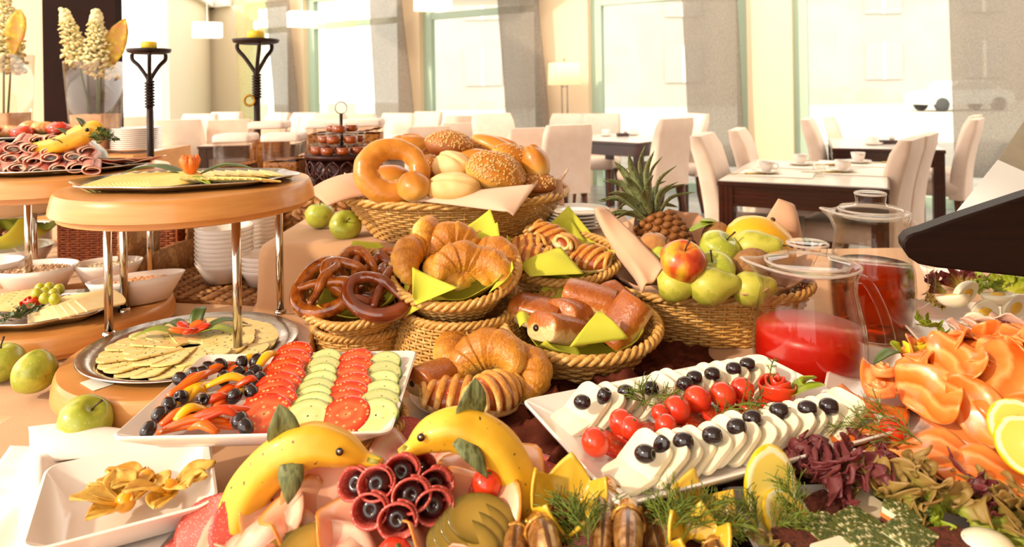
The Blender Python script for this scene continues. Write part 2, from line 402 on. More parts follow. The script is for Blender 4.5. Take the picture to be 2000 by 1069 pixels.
seg(MB(), (-2.42, 3.62), (-4.6, 3.62), 0, CEIL).build('wall_panel', M['cream'], wl, False)
t1 = MB(); seg(t1, (-5.55, 12.68), (-4.81, 9.6), CEIL-.16, CEIL-.005, .24); seg(t1, (-5.0, 12.26), (-5.55, 12.62), CEIL-.16, CEIL-.005, .2)
struct(t1.build('trim_1', M['white'], smooth=False))
sw = MB(); seg(sw, (-4.75, 9.45), (-4.75, 8.2), 0, .35); struct(sw.build('wall_low', M['white'], smooth=False))
pil = MB(); pil.box((-2.185, 3.5, CEIL/2), (.37, .06, CEIL-.01)); tag(pil.build('pillar', M['dark_panel'], smooth=False), 'dark brown flat pillar behind the tall flower vases', 'pillar')
rw = MB(); rw.box((4.6, 1.0, CEIL/2), (.1, 4.8, CEIL)); struct(rw.build('wall_right_blocker', M['cream'], smooth=False))  # unseen wall added to cut the ambient light from this side
rear = MB(); rear.box((4.2, -1.4, CEIL/2), (8.4, .1, CEIL)); struct(rear.build('wall_rear_blocker', M['cream'], smooth=False))  # added behind the camera to keep sky light off the buffet
# windows: frame, transom, pane in every bay
for n, (k0, k1) in enumerate(((-.56, -.095), (.055, .895), (1.045, 1.86), (2.14, 2.925), (3.115, 4.04))):
    w_ = sgroup('window_%d' % (n+1))
    fr = .028
    for kk in (k0+fr, k1-fr): wbox(MB(), kk-fr, kk+fr, 0, 2.8, .02, .09).build('frame_post', M['green_frame'], w_, False)
    wbox(MB(), k0, k1, 2.27, 2.36, .02, .08).build('transom', M['green_frame'], w_, False)
    wbox(MB(), k0, k1, 0, .10, .02, .1).build('frame_rail', M['green_frame'], w_, False)
    wbox(MB(), k0, k1, 2.72, 2.8, .02, .1).build('frame_rail', M['green_frame'], w_, False)
    wbox(MB(), k0+fr, k1-fr, .1, 2.72, .02, .008).build('pane', M['pane'], w_, False)
# curtains: flat hanging lengths, top and bottom taken from the photograph
def curtain(px0, px1, pyt, qx0, qx1, pyb, k, label, m='curtain', off=.35):
    c = wk(k, off); d = (wk(k+1, off)-wk(k, off)).normalized()
    def hit(px):
        u = (px-1000)/F
        # intersect the ray X = u*Y with the line c + s*d
        s = (u*c.y-c.x)/(d.x-u*d.y); return c+d*s
    a, b, e, f = hit(px0), hit(px1), hit(qx0), hit(qx1)
    zt = 2.9; zb = .35
    mb = MB()
    nrm = Vector((d.y, -d.x, 0))
    def fn(u, v):
        p = lerp(lerp(a, b, u), lerp(e, f, u), v); z = lerp(zt, zb, v)
        p = p+nrm*(.02*math.sin(u*9+v*1.5)+.012*math.sin(v*7))
        return (p.x, p.y, z)
    mb.grid(fn, 24, 14)
    o = mb.build('curtain_panel', M[m], None, True, .004)
    return tag(o, label, 'curtain', None)
curtain(523, 568, 0, 540, 585, 220, -.25, 'narrow grey sheer curtain panel in the farthest window')
curtain(724, 785, 0, 735, 812, 220, .75, 'grey sheer curtain panel above the far cereal containers')
curtain(972, 1050, 0, 992, 1075, 250, 1.75, 'grey woven sheer curtain beside the lit floor lamp')
curtain(1332, 1440, 0, 1345, 1452, 220, 2.65, 'grey sheer curtain hanging behind the set table with cups')
curtain(1852, 2070, 0, 1862, 2085, 250, 3.7, 'broad grey sheer curtain at the rightmost window')
curtain(462, 522, 0, 470, 520, 220, -.42, 'pale yellow sheer curtain panel beside the far corner', 'yellow_blind', .3)
curtain(640, 695, 0, 642, 690, 220, .35, 'pale yellow sheer curtain in the second window', 'yellow_blind', .3)

# outside: pavement, facade opposite, car
M['pavement'] = mat('pale pavement', '#c8c2ba', rough=.9)
M['facade'] = mat('grey render', '#b8b0aa', '#c0b8b2', .5, .9)
M['facade_dark'] = mat('window dark', '#b5b0ad', rough=.3)
M['car_white'] = mat('white car paint', '#dcdcdc', rough=.3)
M['tyre'] = mat('black rubber', '#4a4a4c', rough=.8)
M['tree'] = mat('tree leaves', '#5f7434', '#7f9448', 2, .7)
g = MB(); g.box((30, 45, -.25), (120, 64, .1)); tag(g.build('street_ground', M['pavement'], smooth=False), 'bright pavement and street outside the windows', 'street')['kind'] = 'structure'
bl = thing('street_building', 'grey building with rows of windows across the street', 'building', (26, 52, -.25))
b_ = MB(); b_.box((0, 0, 8), (64, 8, 16)); b_.build('wall', M['facade'], bl, False)
for i in range(9):
    for j in range(3):
        wn = MB(); wn.box((-28+i*7, -4.02, 3.0+j*4.6), (2.6, .2, 2.6)); q = wn.build('window', M['facade_dark'], bl, False)
        pb = MB(); pb.box((-28+i*7, -4.14, 3.0+j*4.6), (.2, .1, 2.6)); pb.build('mullion', M['white'], q, False)
def car(loc, rz, label):
    t = thing('parked_car', label, 'car', loc, (0, 0, rz), 'cars parked along the street')
    b = MB()
    prof = [(-2.2, .35), (-2.2, .8), (-1.9, .98), (-1.2, 1.02), (-.65, 1.45), (.9, 1.48), (1.6, 1.0), (2.15, .9), (2.25, .35)]
    b.rings([[(x, y, z) for x, z in prof] for y in (-.82, -.75, .75, .82)], True, True, True); b.build('body', M['car_white'], t, False)
    wd = MB(); wd.rings([[(x, y, z) for x, z in [(-1.05, 1.05), (-.58, 1.4), (.85, 1.42), (1.4, 1.05)]] for y in (-.835, .835)], True); wd.build('side_window', M['facade_dark'], t, False)
    for x in (-1.4, 1.4):
        for y in (-.78, .78):
            wh = MB(); wh.lathe([(.05, -.1), (.33, -.1), (.34, 0), (.33, .1), (.05, .1)], 20, X4((x, y, .33), (PI/2, 0, 0))); wh.build('wheel', M['tyre'], t)
    return t
car((21.8, 33.5, -.2), .05, 'white parked car half hidden by the rightmost curtain')
# ---------------------------------------------------------------- pendant lamps
M['shade'] = mat_emit('lit white shade', '#fff6ea', .9)
def pendant(px, py, d, label, sc_=1.0):
    c = PD(px, py, d); t = thing('pendant_lamp', label, 'lamp', c, (0, 0, .5), 'square pleated pendant lamps', sc_)
    mb = MB(); rs = []
    for z, k in ((-.07, 1.0), (.07, 1.0)):
        ring = []
        for i in range(64):
            a = 2*PI*i/64; q = 1/max(abs(math.cos(a)), abs(math.sin(a))); rr = .125*min(q, 1.25)*(1+.05*math.cos(a*16))
            ring.append((rr*math.cos(a)*k, rr*math.sin(a)*k, z))
        rs.append(ring)
    mb.rings(rs, True, True, True); hard(mb.build('shade', M['shade'], t))
    c_ = MB(); top = (CEIL-c.z)/sc_; c_.tube([(0, 0, .07), (0, 0, top)], .006, 6); c_.build('cord', M['white'], t)
    cp = MB(); cp.lathe([(.05, top-.03), (.05, top-.005)], 16); cp.build('ceiling_cap', M['white'], t)
pendant(405, 59, 6.6, 'white pleated pendant lamp in front of the pale corner wall')
pendant(590, 38, 6.6, 'white pleated pendant lamp over the farthest grey curtain')
pendant(845, 3, 8.7, 'white pendant lamp at the photo top between second and third windows', 1.6)
pendant(280, 8, 5.4, 'large white pendant lamp at the top beside the dark panel', 1.15)

# ---------------------------------------------------------------- floor lamp
lp = PD(1103, 190, 8.3); t = thing('floor_lamp', 'lit floor lamp with square cream shade against the cream column', 'lamp', (lp.x, lp.y, 0), (0, 0, .3))
M['lamp_shade'] = mat_emit('lit fabric shade', '#ffdca8', .75)
zb = PD(1100, 166, 8.3).z; zt = PD(1100, 123, 8.3).z
s_ = MB(); s_.rings([rrect(.36, .2, .02, 3, zb), rrect(.34, .19, .02, 3, zt)], True, False, False); s_.build('lamp_shade', M['lamp_shade'], t, True, .006)
p_ = MB()
for x in (-.035, .035): p_.box((x, 0, zb/2), (.014, .014, zb))
p_.box((0, 0, zb-.02), (.084, .014, .014)); p_.build('pole', M['steel'], t, False)
b_ = MB(); b_.lathe([(.13, 0), (.13, .015), (.02, .025)], 24); b_.build('base', M['steel'], t)
f_ = MB(); f_.lathe([(.006, zb), (.006, zt+.03), (.012, zt+.04), (.003, zt+.06)], 10); f_.build('finial', M['brass'], t)

# ---------------------------------------------------------------- dining chairs and tables
CH = .96
def make_chair():
    t = thing('dining_chair', 'cream upholstered dining chair', 'chair')
    # seat faces +Y, backrest at -Y
    s_ = MB()
    s_.rings([rrect(.40, .40, .03, 3, .38), rrect(.45, .45, .03, 3, .40), rrect(.46, .46, .035, 3, .45), rrect(.44, .44, .04, 3, .485), rrect(.36, .36, .05, 3, .492)], True, True, True)
    s_.build('seat', M['leather'], t)
    b_ = MB(); rs = []
    for k in range(9):
        v = k/8; z = lerp(.36, CH, v); y = -.20-.11*v*v; th = lerp(.11, .095, v) if k < 8 else .065; wv = .45-.02*v-(.025 if k == 8 else 0)
        rs.append([(x, y+yy, z) for x, yy, _ in rrect(wv, th, .028, 3)])
    b_.rings(rs, True, True, True); hard(b_.build('backrest', M['leather'], t), 50)
    for sx in (-1, 1):
        for sy in (-1, 1):
            l_ = MB(); y1 = -.2 if sy < 0 else .19
            l_.tube([(sx*.18, y1, .39), (sx*.185, y1+sy*.01, .2), (sx*.19, y1+sy*.05, 0)], [.026, .022, .016], 8, up=(1, 1, 0)); l_.build('leg', M['leg_wood'], t)
    return t
chair = Proto(make_chair())
def put_chair(px, topy, face, label, d=None):
    """px, topy: middle of the backrest's top edge; face: degrees the seat points, 0 = away from the viewer, 90 = towards the photo's left"""
    if d is None:
        u, v = _uv(px, topy); d = F*(CAMZ-CH)/v
    u, v = _uv(px, topy); a = math.radians(face)
    bx, by = u/F*d, d
    off = Matrix.Rotation(a, 3, 'Z') @ Vector((0, -.31, 0))
    zs = min(1.06, max(.88, (CAMZ-v*d/F)/CH))
    return chair.put((bx-off.x, by-off.y, 0), (0, 0, a), (1.0, 1.0, zs), label, 'cream upholstered dining chairs')
CHAIRS = [
 (348, 234, 10, 'cream dining chair seen from behind, beside the smaller candle stand', 6.5),
 (448, 234, 14, 'cream dining chair seen from behind, between the two candle stands', 6.7),
 (392, 222, 170, 'brightly lit cream chair beyond the dark table between candle stands', 7.6),
 (443, 219, 165, 'cream chair back under the pale yellow far curtain', 8.2),
 (262, 224, 60, 'cream chair by the white opening next to the dark panel', 7.0),
 (545, 220, 150, 'cream chair back just right of the taller candle stand', 8.9),
 (598, 220, 150, 'cream chair back below the farthest cream column', 8.1),
 (645, 222, -30, 'cream chair back behind the honey stand ring, at its side toward the corner', 7.1),
 (704, 222, -30, 'cream chair back below the second window, past the honey stand ring', 7.9),
 (778, 221, 155, 'cream chair back in front of the second grey curtain', 7.8),
 (837, 218, 150, 'small far chair back below the second cream column', 8.6),
 (902, 226, -20, 'far cream chair above the seeded bread roll', 7.6),
 (900, 240, 15, 'cream chair seen from behind, rising directly behind the seeded bread', 7.2),
 (838, 247, 15, 'cream chair seen from behind, behind the pale bread rolls', 6.5),
 (960, 222, -150, 'cream chair back at the edge of the third grey curtain', 6.6),
 (1038, 250, 20, 'cream chair seen from behind, left of the pair behind the bread basket', 6.3),
 (1112, 244, 20, 'cream chair seen from behind, right of the pair behind the bread basket', 5.7),
 (1110, 222, 150, 'cream chair facing the viewer below the floor lamp', 8.0),
 (1175, 222, 160, 'cream chair at the window side of the middle table', 7.7),
 (1322, 231, 36, 'cream chair in profile at the end of the middle table', 6.0),
 (1358, 222, 110, 'cream chair behind the profile chair at the middle table', 6.9),
 (1372, 262, -118, 'large cream chair at the near corner of the cup-laid table', 4.0),
 (1440, 252, -116, 'cream chair at the window side corner of the cup-laid table', 4.6),
 (1576, 232, -118, 'cream chair in front of the last cream column, by the far right table', 5.6),
 (1618, 228, -118, 'second cream chair at the window end of the far right table', 6.3),
 (1782, 270, 50, 'large cream chair at the near end of the cup-laid table, seen side on', 3.7),
 (1812, 262, 50, 'cream chair half hidden behind the large side-on chair', 4.15),
 (1908, 232, 50, 'cream chair at the end of the far table before the broad curtain', 5.2),
 (1906, 226, 50, 'cream chair just beyond the one before the broad curtain', 5.85),
]
for q in CHAIRS: put_chair(*q[:4], d=q[4])
def dining_table(c0, rz, wx, wy, label, fl=True, H=.75):
    t = thing('dining_table', label, 'table', (c0[0], c0[1], 0), (0, 0, rz))
    tp = MB(); tp.box((0, 0, H-.0125), (wx, wy, .025)); bevel(tp.build('tabletop', M['mahogany'], t, False), .004)
    gl = MB(); gl.box((0, 0, H+.002), (wx-.02, wy-.02, .004)); gl.build('glare_sheet', M['table_glare'], t, False)
    for sx, sy, L in ((0, -1, wx), (0, 1, wx), (-1, 0, wy), (1, 0, wy)):
        ap = MB()
        nrib = 5 if fl else 1
        for i in range(nrib):
            hh = .105/nrib; zc = H-.025-hh*(i+.5)
            if sx == 0: ap.box((0, sy*(wy/2-.03), zc), (L-.16, .03 if i % 2 == 0 else .02, hh*.92))
            else: ap.box((sx*(wx/2-.03), 0, zc), (.03 if i % 2 == 0 else .02, L-.16, hh*.92))
        ap.build('apron', M['mahogany'], t, False)
    for sx in (-1, 1):
        for sy in (-1, 1):
            lg = MB(); cx, cy = sx*(wx/2-.045), sy*(wy/2-.045)
            lg.box((cx, cy, (H-.025)/2), (.07, .07, H-.026))
            if fl:
                for i in (-1, 0, 1):
                    lg.box((cx+i*.024, cy-.036, (H-.025)/2), (.014, .008, H-.03)); lg.box((cx+sx*.036, cy+i*.024, (H-.025)/2), (.008, .014, H-.03))
            lg.build('leg', M['mahogany'], t, False)
    return t
# cup-laid table
a, b = P(1400, 353, .75), P(1738, 370, .75); rz1 = math.atan2(b.y-a.y, b.x-a.x); wx1 = (b-a).length; n1 = Vector((-math.sin(rz1), math.cos(rz1), 0))
c1 = (a+b)/2+n1*.55; dining_table(c1, rz1, wx1, 1.1, 'dark mahogany dining table laid with cups and paper mats')
a, b = P(1625, 290, .75), P(1848, 294, .75); rz2 = math.atan2(b.y-a.y, b.x-a.x); wx2 = (b-a).length; n2 = Vector((-math.sin(rz2), math.cos(rz2), 0))
c2 = (a+b)/2+n2*.5; dining_table(c2, rz2, wx2, 1.0, 'dark dining table by the last window, holding one cup')
a, b = P(1085, 272, .75), P(1250, 280, .75); rz3 = math.atan2(b.y-a.y, b.x-a.x); wx3 = (b-a).length; n3 = Vector((-math.sin(rz3), math.cos(rz3), 0))
c3 = (a+b)/2+n3*.45; dining_table(c3, rz3, wx3, .9, 'dark dining table below the floor lamp, beyond the bread basket', False)
dining_table((-3.75, 6.6), .2, 1.0, .9, 'dark dining table glimpsed past the smaller candle stand', False)
dining_table((-2.55, 6.9), .1, .9, .9, 'dark dining table between the two candle stands', False)
dining_table((-1.25, 7.4), -.2, .9, .9, 'dark dining table behind the cereal containers', False)
# cups, saucers, mats
def make_cup():
    t = thing('coffee_cup', 'white coffee cup', 'cup')
    c = MB(); c.lathe([(.001, .004), (.022, .004), (.036, .03), (.041, .062), (.038, .062), (.033, .03), (.02, .008), (.001, .008)], 24); c.build('bowl', M['porcelain'], t)
    h = MB(); h.tube(spline([(.036, 0, .052), (.056, 0, .05), (.06, 0, .034), (.05, 0, .02), (.032, 0, .022)], 4), .0045, 8); h.build('handle', M['porcelain'], t)
    return t
def make_saucer():
    s_ = MB(); s_.lathe([(.001, 0), (.035, 0), (.075, .014), (.075, .017), (.035, .005), (.001, .004)], 28); return tag(s_.build('saucer', M['porcelain']), 'white saucer', 'saucer')
cup = Proto(make_cup()); sau = Proto(make_saucer())
M['mat_paper'] = mat('paper place mat', '#f4ead8', rough=.8)
M['cutlery_gold'] = mat('warm steel cutlery', '#b89a58', rough=.25, metal=1)
def make_mat():
    m_ = MB(); m_.box((0, 0, .001), (.38, .27, .002)); return tag(m_.build('place_mat', M['mat_paper'], smooth=False), 'paper place mat', 'place mat')
def make_knife():
    t = thing('table_knife', 'table knife', 'knife')
    b1 = MB(); b1.rings([[(x, y, z) for z, y in ((0, -.008), (0, .008), (.002, .008), (.002, -.008))] for x in (-.1, -.02)], True); b1.box((-.06, 0, .0015), (.1, .014, .002)); b1.build('blade', M['cutlery_gold'], t, False)
    b2 = MB(); b2.tube([(-.01, 0, .004), (.04, 0, .005), (.1, 0, .004)], [.005, .0065, .006], 8); b2.build('handle', M['cutlery_gold'], t); return t
pm = Proto(make_mat()); kn = Proto(make_knife())
ZT = .755
CUPS = [(1497, 338, 'cup upside on its saucer at the near left of the laid table'), (1563, 322, 'cup behind the nearest one, toward the window, on the laid table'),
        (1645, 335, 'cup at the middle of the laid table'), (1676, 318, 'cup at the far side of the laid table')]
for i, (px, py, lb) in enumerate(CUPS):
    p = P(px, py, ZT+.004)
    pm.put((p.x+.05*(1 if i % 2 == 0 else -1), p.y-.02, ZT+.0005), (0, 0, rz1), 1.0, 'paper place mat under the '+lb.replace(' on the laid table', '').replace('cup upside on its saucer', 'cup'), 'place mats')
    kn.put((p.x+(-.12 if i % 2 == 0 else .14), p.y-.03, ZT+.003), (0, 0, rz1+.2), 1.0, 'table knife by the '+lb.replace(' of the laid table', '').replace(' on the laid table', '').replace('cup upside on its saucer', 'cup'), 'table knives')
    sau.put((p.x, p.y, ZT+.003), (0, 0, 0), 1.0, 'saucer under the '+lb.replace('upside on its saucer ', ''), 'saucers')
    cup.put((p.x, p.y, ZT+.006), (0, 0, -.4+i*.4), 1.0, 'white '+lb.replace('upside on its saucer ', ''), 'coffee cups')
for (px, py, lb) in ((1704, 283, 'white cup on the far table by the last window'), (1237, 264, 'white cup on the middle table beside the profile chair'), (1183, 266, 'white cup on the middle table nearer the bread basket'), (268, 270, 'white cup on the dark table beside the smaller candle stand')):
    p = P(px, py, ZT); sau.put((p.x, p.y, ZT+.001), (0, 0, 0), 1.0, 'saucer under the '+lb.replace('white ', ''), 'saucers'); cup.put((p.x, p.y, ZT+.004), (0, 0, .4), 1.0, lb, 'coffee cups')
def caddy(px, py, label):
    p = P(px, py, ZT); t = thing('condiment_caddy', label, 'caddy', (p.x, p.y, ZT))
    b_ = MB(); b_.rings([rrect(.12, .08, .01, 2, 0), rrect(.12, .08, .01, 2, .03)]); b_.build('tray', M['mahogany'], t)
    j = MB(); j.lathe([(.02, .03), (.022, .05), (.018, .075), (.02, .08), (.001, .08)], 14, X4((-.02, 0, 0))); j.build('shaker', M['glass'], t)
    j = MB(); j.lathe([(.018, .03), (.02, .05), (.016, .065), (.001, .07)], 14, X4((.03, 0, 0))); j.build('shaker', M['porcelain'], t)
caddy(1735, 281, 'small dark condiment tray with shaker on the far table'); caddy(1216, 266, 'small condiment tray between cups on the middle table')
for (px, py, lb) in ((1600, 345, 'small clear tea light glass in the middle of the laid table'),):
    p = P(px, py, ZT); g_ = MB(); g_.lathe([(.001, .002), (.03, .002), (.034, .07), (.031, .07), (.027, .008), (.001, .008)], 20); tag(g_.build('tea_light_glass', M['glass'], loc=(p.x, p.y, ZT)), lb, 'glass')

# ================================================================ BUFFET TABLE
T = .75
tb = thing('buffet_table', 'long buffet table covered with a tan cloth', 'table', (0, 0, 0))
o_ = MB(); o_.prism([(-.80, .4), (1.6, .4), (1.6, 2.08), (-.28, 2.08), (-.28, 2.78), (-3, 2.78), (-3, 1.06), (-.80, 1.06)], T-.02, X4((0, 0, .02)))
bevel(o_.build('tablecloth', M['cloth'], tb, False), .012, 3)
# cloth-covered riser carrying the bread basket
rv = MB(); rings_ = []
for z, e, r in ((T+.001, .012, .03), (T+.02, .004, .03), (.875, 0, .035), (.893, -.006, .04), (.90, -.022, .05)):
    rings_.append([(x+.004*math.sin(y*40+z*20), y+.004*math.sin(x*33+1), z) for x, y, _ in rrect(.90+2*e, .46+2*e, r, 5)])
rv.rings(rings_, True, False, True)
ro = rv.build('cloth_covered_riser', M['cloth'], None, True, loc=(-.14, 1.785, 0)); hard(ro, 60); tag(ro, 'box riser draped in tan cloth below the bread basket', 'riser')

# ---------------------------------------------------------------- two-tier wooden stands
def disc_prof(r, z1, th):
    return [(r*.90, z1-th), (r*.945, z1-th+.003), (r*.95, z1-th*.75), (r*.985, z1-th*.74), (r*1.0, z1-th*.70), (r*.995, z1-th*.5), (r*.978, z1-.008), (r*.968, z1-.003), (r*.955, z1), (.001, z1)]
def stand(label, c, rad, z1, z2, poles):
    t = thing('tiered_stand', label, 'stand', (c[0], c[1], T))
    a = MB(); a.lathe([(.001, 0)]+[(r, z-T) for r, z in disc_prof(rad, z1, .05)], 72); hard(a.build('lower_disc', M['beech'], t), 24)
    b = MB(); b.lathe([(.001, z2-.046-T)]+[(r, z-T) for r, z in disc_prof(rad, z2, .046)], 72); hard(b.build('upper_disc', M['beech'], t), 24)
    for p in poles:
        q = MB(); q.tube([(p[0]-c[0], p[1]-c[1], z1-T-.002), (p[0]-c[0], p[1]-c[1], z2-T-.048)], .0075, 14); q.lathe([(.012, z1-T), (.012, z1-T+.006), (.008, z1-T+.008)], 14, X4((p[0]-c[0], p[1]-c[1], 0)), cap=False); q.build('pole', M['chrome'], t)
    return t
CA = Vector((-.568, 1.205, 0)); CB = Vector((-.955, 1.46, 0))
pA = [P(213, 655, .80), P(465, 692, .80), P(548, 612, .80)]
stand('two-tier beech stand with sliced cheese on both discs', CA, .21, .80, 1.092, pA)
pB = [P(243, 608, .80), P(258, 520, .80), (CB.x-.15, CB.y+.1, .8)]
pB[1] = Vector((CB.x+.10, CB.y+.15, .8))
stand('two-tier beech stand with ham on top, at the photo edge', CB, .21, .80, 1.092, pB)
# trays
def tray(label, c, z, a, b, rz, lobes=0, m='tray_silver', dp=.010):
    t = MB()
    md = (lambda an, r: 1+.035*math.cos(lobes*an)*(r > .5)) if lobes else None
    t.lathe([(.001, 0), (.80, 0), (.86, dp*.4), (1.0, dp), (1.005, dp*1.1), (.995, dp*1.25), (.86, dp*.55), (.80, .0018), (.001, .0018)], 72, None, a, b, True, md)
    return tag(t.build('serving_tray', M[m], loc=(c[0], c[1], z), rot=(0, 0, rz)), label, 'tray')
tray('round steel tray of cheese on the lower disc of the cheese stand', CA, .8005, .178, .165, .1)
tray('lobed oval silver tray of cheese on the upper disc', CA+Vector((.0, -.01, 0)), 1.0925, .185, .125, .12, 8)
tray('lobed silver tray of assorted cheese on the lower disc of the ham stand', CB+Vector((-.03, -.06, 0)), .8005, .17, .115, .1, 10, dp=.016)
tray('oval silver tray under the folded ham slices', CB+Vector((-.01, -.02, 0)), 1.0925, .188, .13, .1, 8)
# cheese slices
M['cheese'] = mat('pale yellow cheese', '#f3d98c', '#efd07a', 40, .45, .08, 160, sss=.25, rnd=.04)
M['cheese_pep'] = mat('peppered cheese', '#f4de98', '#eed184', 40, .45, .06, 160, sss=.25, rnd=.03, speck=('#5a4420', 130, .68))
def slice_out(L, W, n=7):
    pts = [(-L/2, -W*.36), (L*.35, -W/2)]
    for k in range(n+1):
        a = -PI/2+PI*k/n; pts.append((L*.35+L*.15*math.cos(a), W/2*math.sin(a)))
    pts += [(L*.35, W/2), (-L/2, W*.36)]
    return pts
def make_slice(nm, L, W, m, h=.003, cat='cheese'):
    s_ = MB(); s_.prism(slice_out(L, W), h, None, .0006); return tag(s_.build(nm, M[m], smooth=False), 'cheese slice', cat)
ch1 = Proto(make_slice('cheese_slice', .088, .05, 'cheese_pep'))
for ring, (R_, n_, z_, off) in enumerate(((.098, 26, .8035, 0), (.060, 15, .8075, .1))):
    for i in range(n_):
        a = 2*PI*i/n_+off
        ch1.put((CA.x+R_*1.04*math.cos(a), CA.y-.004+R_*.96*math.sin(a), z_+.0018*(i % 2)), (.10, -.06, a), 1.0,
                ORD[i]+(' peppered cheese slice in the outer fan of the lower tray, counting counterclockwise' if ring == 0 else ' peppered cheese slice in the inner fan of the lower tray, counting counterclockwise'), 'outer fan of lower cheese' if ring == 0 else 'inner fan of lower cheese')
ch2 = Proto(make_slice('cheese_slice', .085, .042, 'cheese'))
for i in range(17):
    u = i/16; ch2.put((CA.x-.112+.115*u, CA.y-.055+.012*math.sin(u*3), 1.098+.004*u), (.35, -.1, 1.25-.5*u), 1.0, ORD[i]+' pale cheese slice from the tray end, upper disc front row', 'pale cheese slices on the upper disc')
for i in range(12):
    u = i/11; ch2.put((CA.x+.02+.12*u, CA.y-.03-.01*u, 1.101-.002*u), (.22, .08, 1.9+.35*u), 1.1, ORD[i]+' cheese slice of the flat right-hand fan on the upper disc', 'right-hand fan on the upper disc')
for i in range(12):
    u = i/11; ch2.put((CA.x-.12+.25*u, CA.y+.052, 1.098), (-.2, 0, -1.3+.3*u), 1.1, ORD[i]+' cheese slice in the back row of the upper disc', 'back row on the upper disc')
tg_ = MB(); tg_.rings([rrect(.05, .03, .002, 2, 0), rrect(.05, .03, .002, 2, .0006)]); tag(tg_.build('paper_tag', M['mat_paper'], None, False, loc=P(165, 757, .8)+Vector((.012, .012, .0006)), rot=(0, 0, -.65)), 'small blank paper tag on the rim of the lower disc', 'tag')
# leaves and flower garnish
def leaf(name, pts, wd, m, label, cat='leaf', th=.0012, fold=.25, side=None, prof=None):
    pts = spline(pts, 5); n = len(pts); mb = MB()
    def fn(u, v):
        i = min(int(u*(n-1)+.5), n-1); p = pts[i]; tgt = (pts[min(i+1, n-1)]-pts[max(i-1, 0)]).normalized()
        sd = Vector(side) if side else tgt.cross(Vector((0, 0, 1)))
        if sd.length < .15: sd = Vector((1, 0, 0))
        sd = (sd-tgt*sd.dot(tgt)).normalized(); ww = wd*math.sin(PI*(.06+.94*u**.8))**.8*.5 if not prof else wd*.5*interp(prof, u)
        if u > .97: ww *= .2
        s = (v-.5)*2; nn = sd.cross(tgt)
        return tuple(p+sd*ww*s+nn*(abs(s)*ww*fold))
    mb.grid(fn, n-1, 4)
    o = mb.build(name, M[m], None, True, th)
    return tag(o, label, cat) if label else o
def rose(loc, R_, m, label, cat='garnish', rot=(0, 0, 0), turns=2.6, hgt=1.0, name='carved_rose', th=.0022):
    mb = MB(); nu = 60
    def fn(u, v):
        a = u*turns*2*PI; r = R_*(.12+.80*u)*(1+.10*v*u)+R_*.03*math.sin(a*3.3); z = R_*hgt*(.85-.30*u)*v+R_*.10*math.sin(a*2.3)*v-R_*.0*u
        return (r*math.cos(a), r*math.sin(a), z)
    mb.grid(fn, nu, 4)
    o = mb.build(name, M[m], None, True, th, loc=loc, rot=rot)
    return tag(o, label, cat)
M['tomato'] = mat('tomato skin', '#d8321a', '#e6451e', 24, .22, coat=.4, sss=.15)
M['carrot'] = mat('orange tomato petal', '#ee6a22', '#f08a34', 30, .35, sss=.3)
c = P(372, 655, .812)
for i, (dx, dy, L) in enumerate(((-.10, -.02, .11), (.10, -.015, .10), (-.075, .045, .1), (.085, .05, .1), (0, .06, .06))):
    p0 = Vector((c.x+dx*.15, c.y+dy*.2, .816)); p1 = Vector((c.x+dx, c.y+dy, .814 if i != 4 else .845))
    leaf('garnish_leaf', [p0, (p0+p1)/2+Vector((0, 0, .012)), p1], .026, 'leaf' if i > 1 else 'leaf_light', '%s flat leaf around the tomato garnish on the lower cheese tray' % ORD[i])
M['tomato_wedge'] = M['tomato']
for i in range(5):
    a = 2*PI*i/5; s_ = MB(); s_.blob((.022, .013, .006), 14, 8); tag(s_.build('tomato_petal', M['carrot'] if i % 2 else M['tomato'], loc=(c.x+.016*math.cos(a), c.y+.014*math.sin(a), .824), rot=(.2, -.3, a)), 'red tomato petal in the lower cheese tray flower', 'tomato', 'petals of the lower cheese flower')
c = PD(372, 325, 1.18)
for i in range(7):
    a = 2*PI*i/7; s_ = MB()
    s_.grid(lambda u, v: (.030*u, .022*(v-.5)*math.sin(PI*(.15+.8*u)), .016*u*u+.010*(2*v-1)**2), 6, 4)
    tag(s_.build('flower_petal', M['carrot'], None, True, .002, loc=(c.x, c.y, 1.106), rot=(0, -.55, a)), 'orange petal of the carved flower on the upper cheese tray', 'garnish', 'petals of the upper cheese flower')
for i, (q0, q1, q2) in enumerate((((365, 338), (300, 320), (238, 334)), ((392, 336), (440, 318), (492, 324)))):
    pts = [PD(q0[0], q0[1]+4, 1.185), PD(q1[0], q1[1]+6, 1.2), PD(q2[0], q2[1]+4, 1.20)]
    leaf('garnish_leaf', pts, .03, 'leaf', ('long dark leaf sweeping from the carved flower toward the ham stand', 'long dark leaf sweeping from the carved flower toward the cereal')[i])
lf = [PD(378, 345, 1.15), PD(395, 352, 1.13), PD(412, 362, 1.11)]
leaf('garnish_leaf', lf, .018, 'leaf_light', 'small pale leaf hanging over the front of the upper cheese')

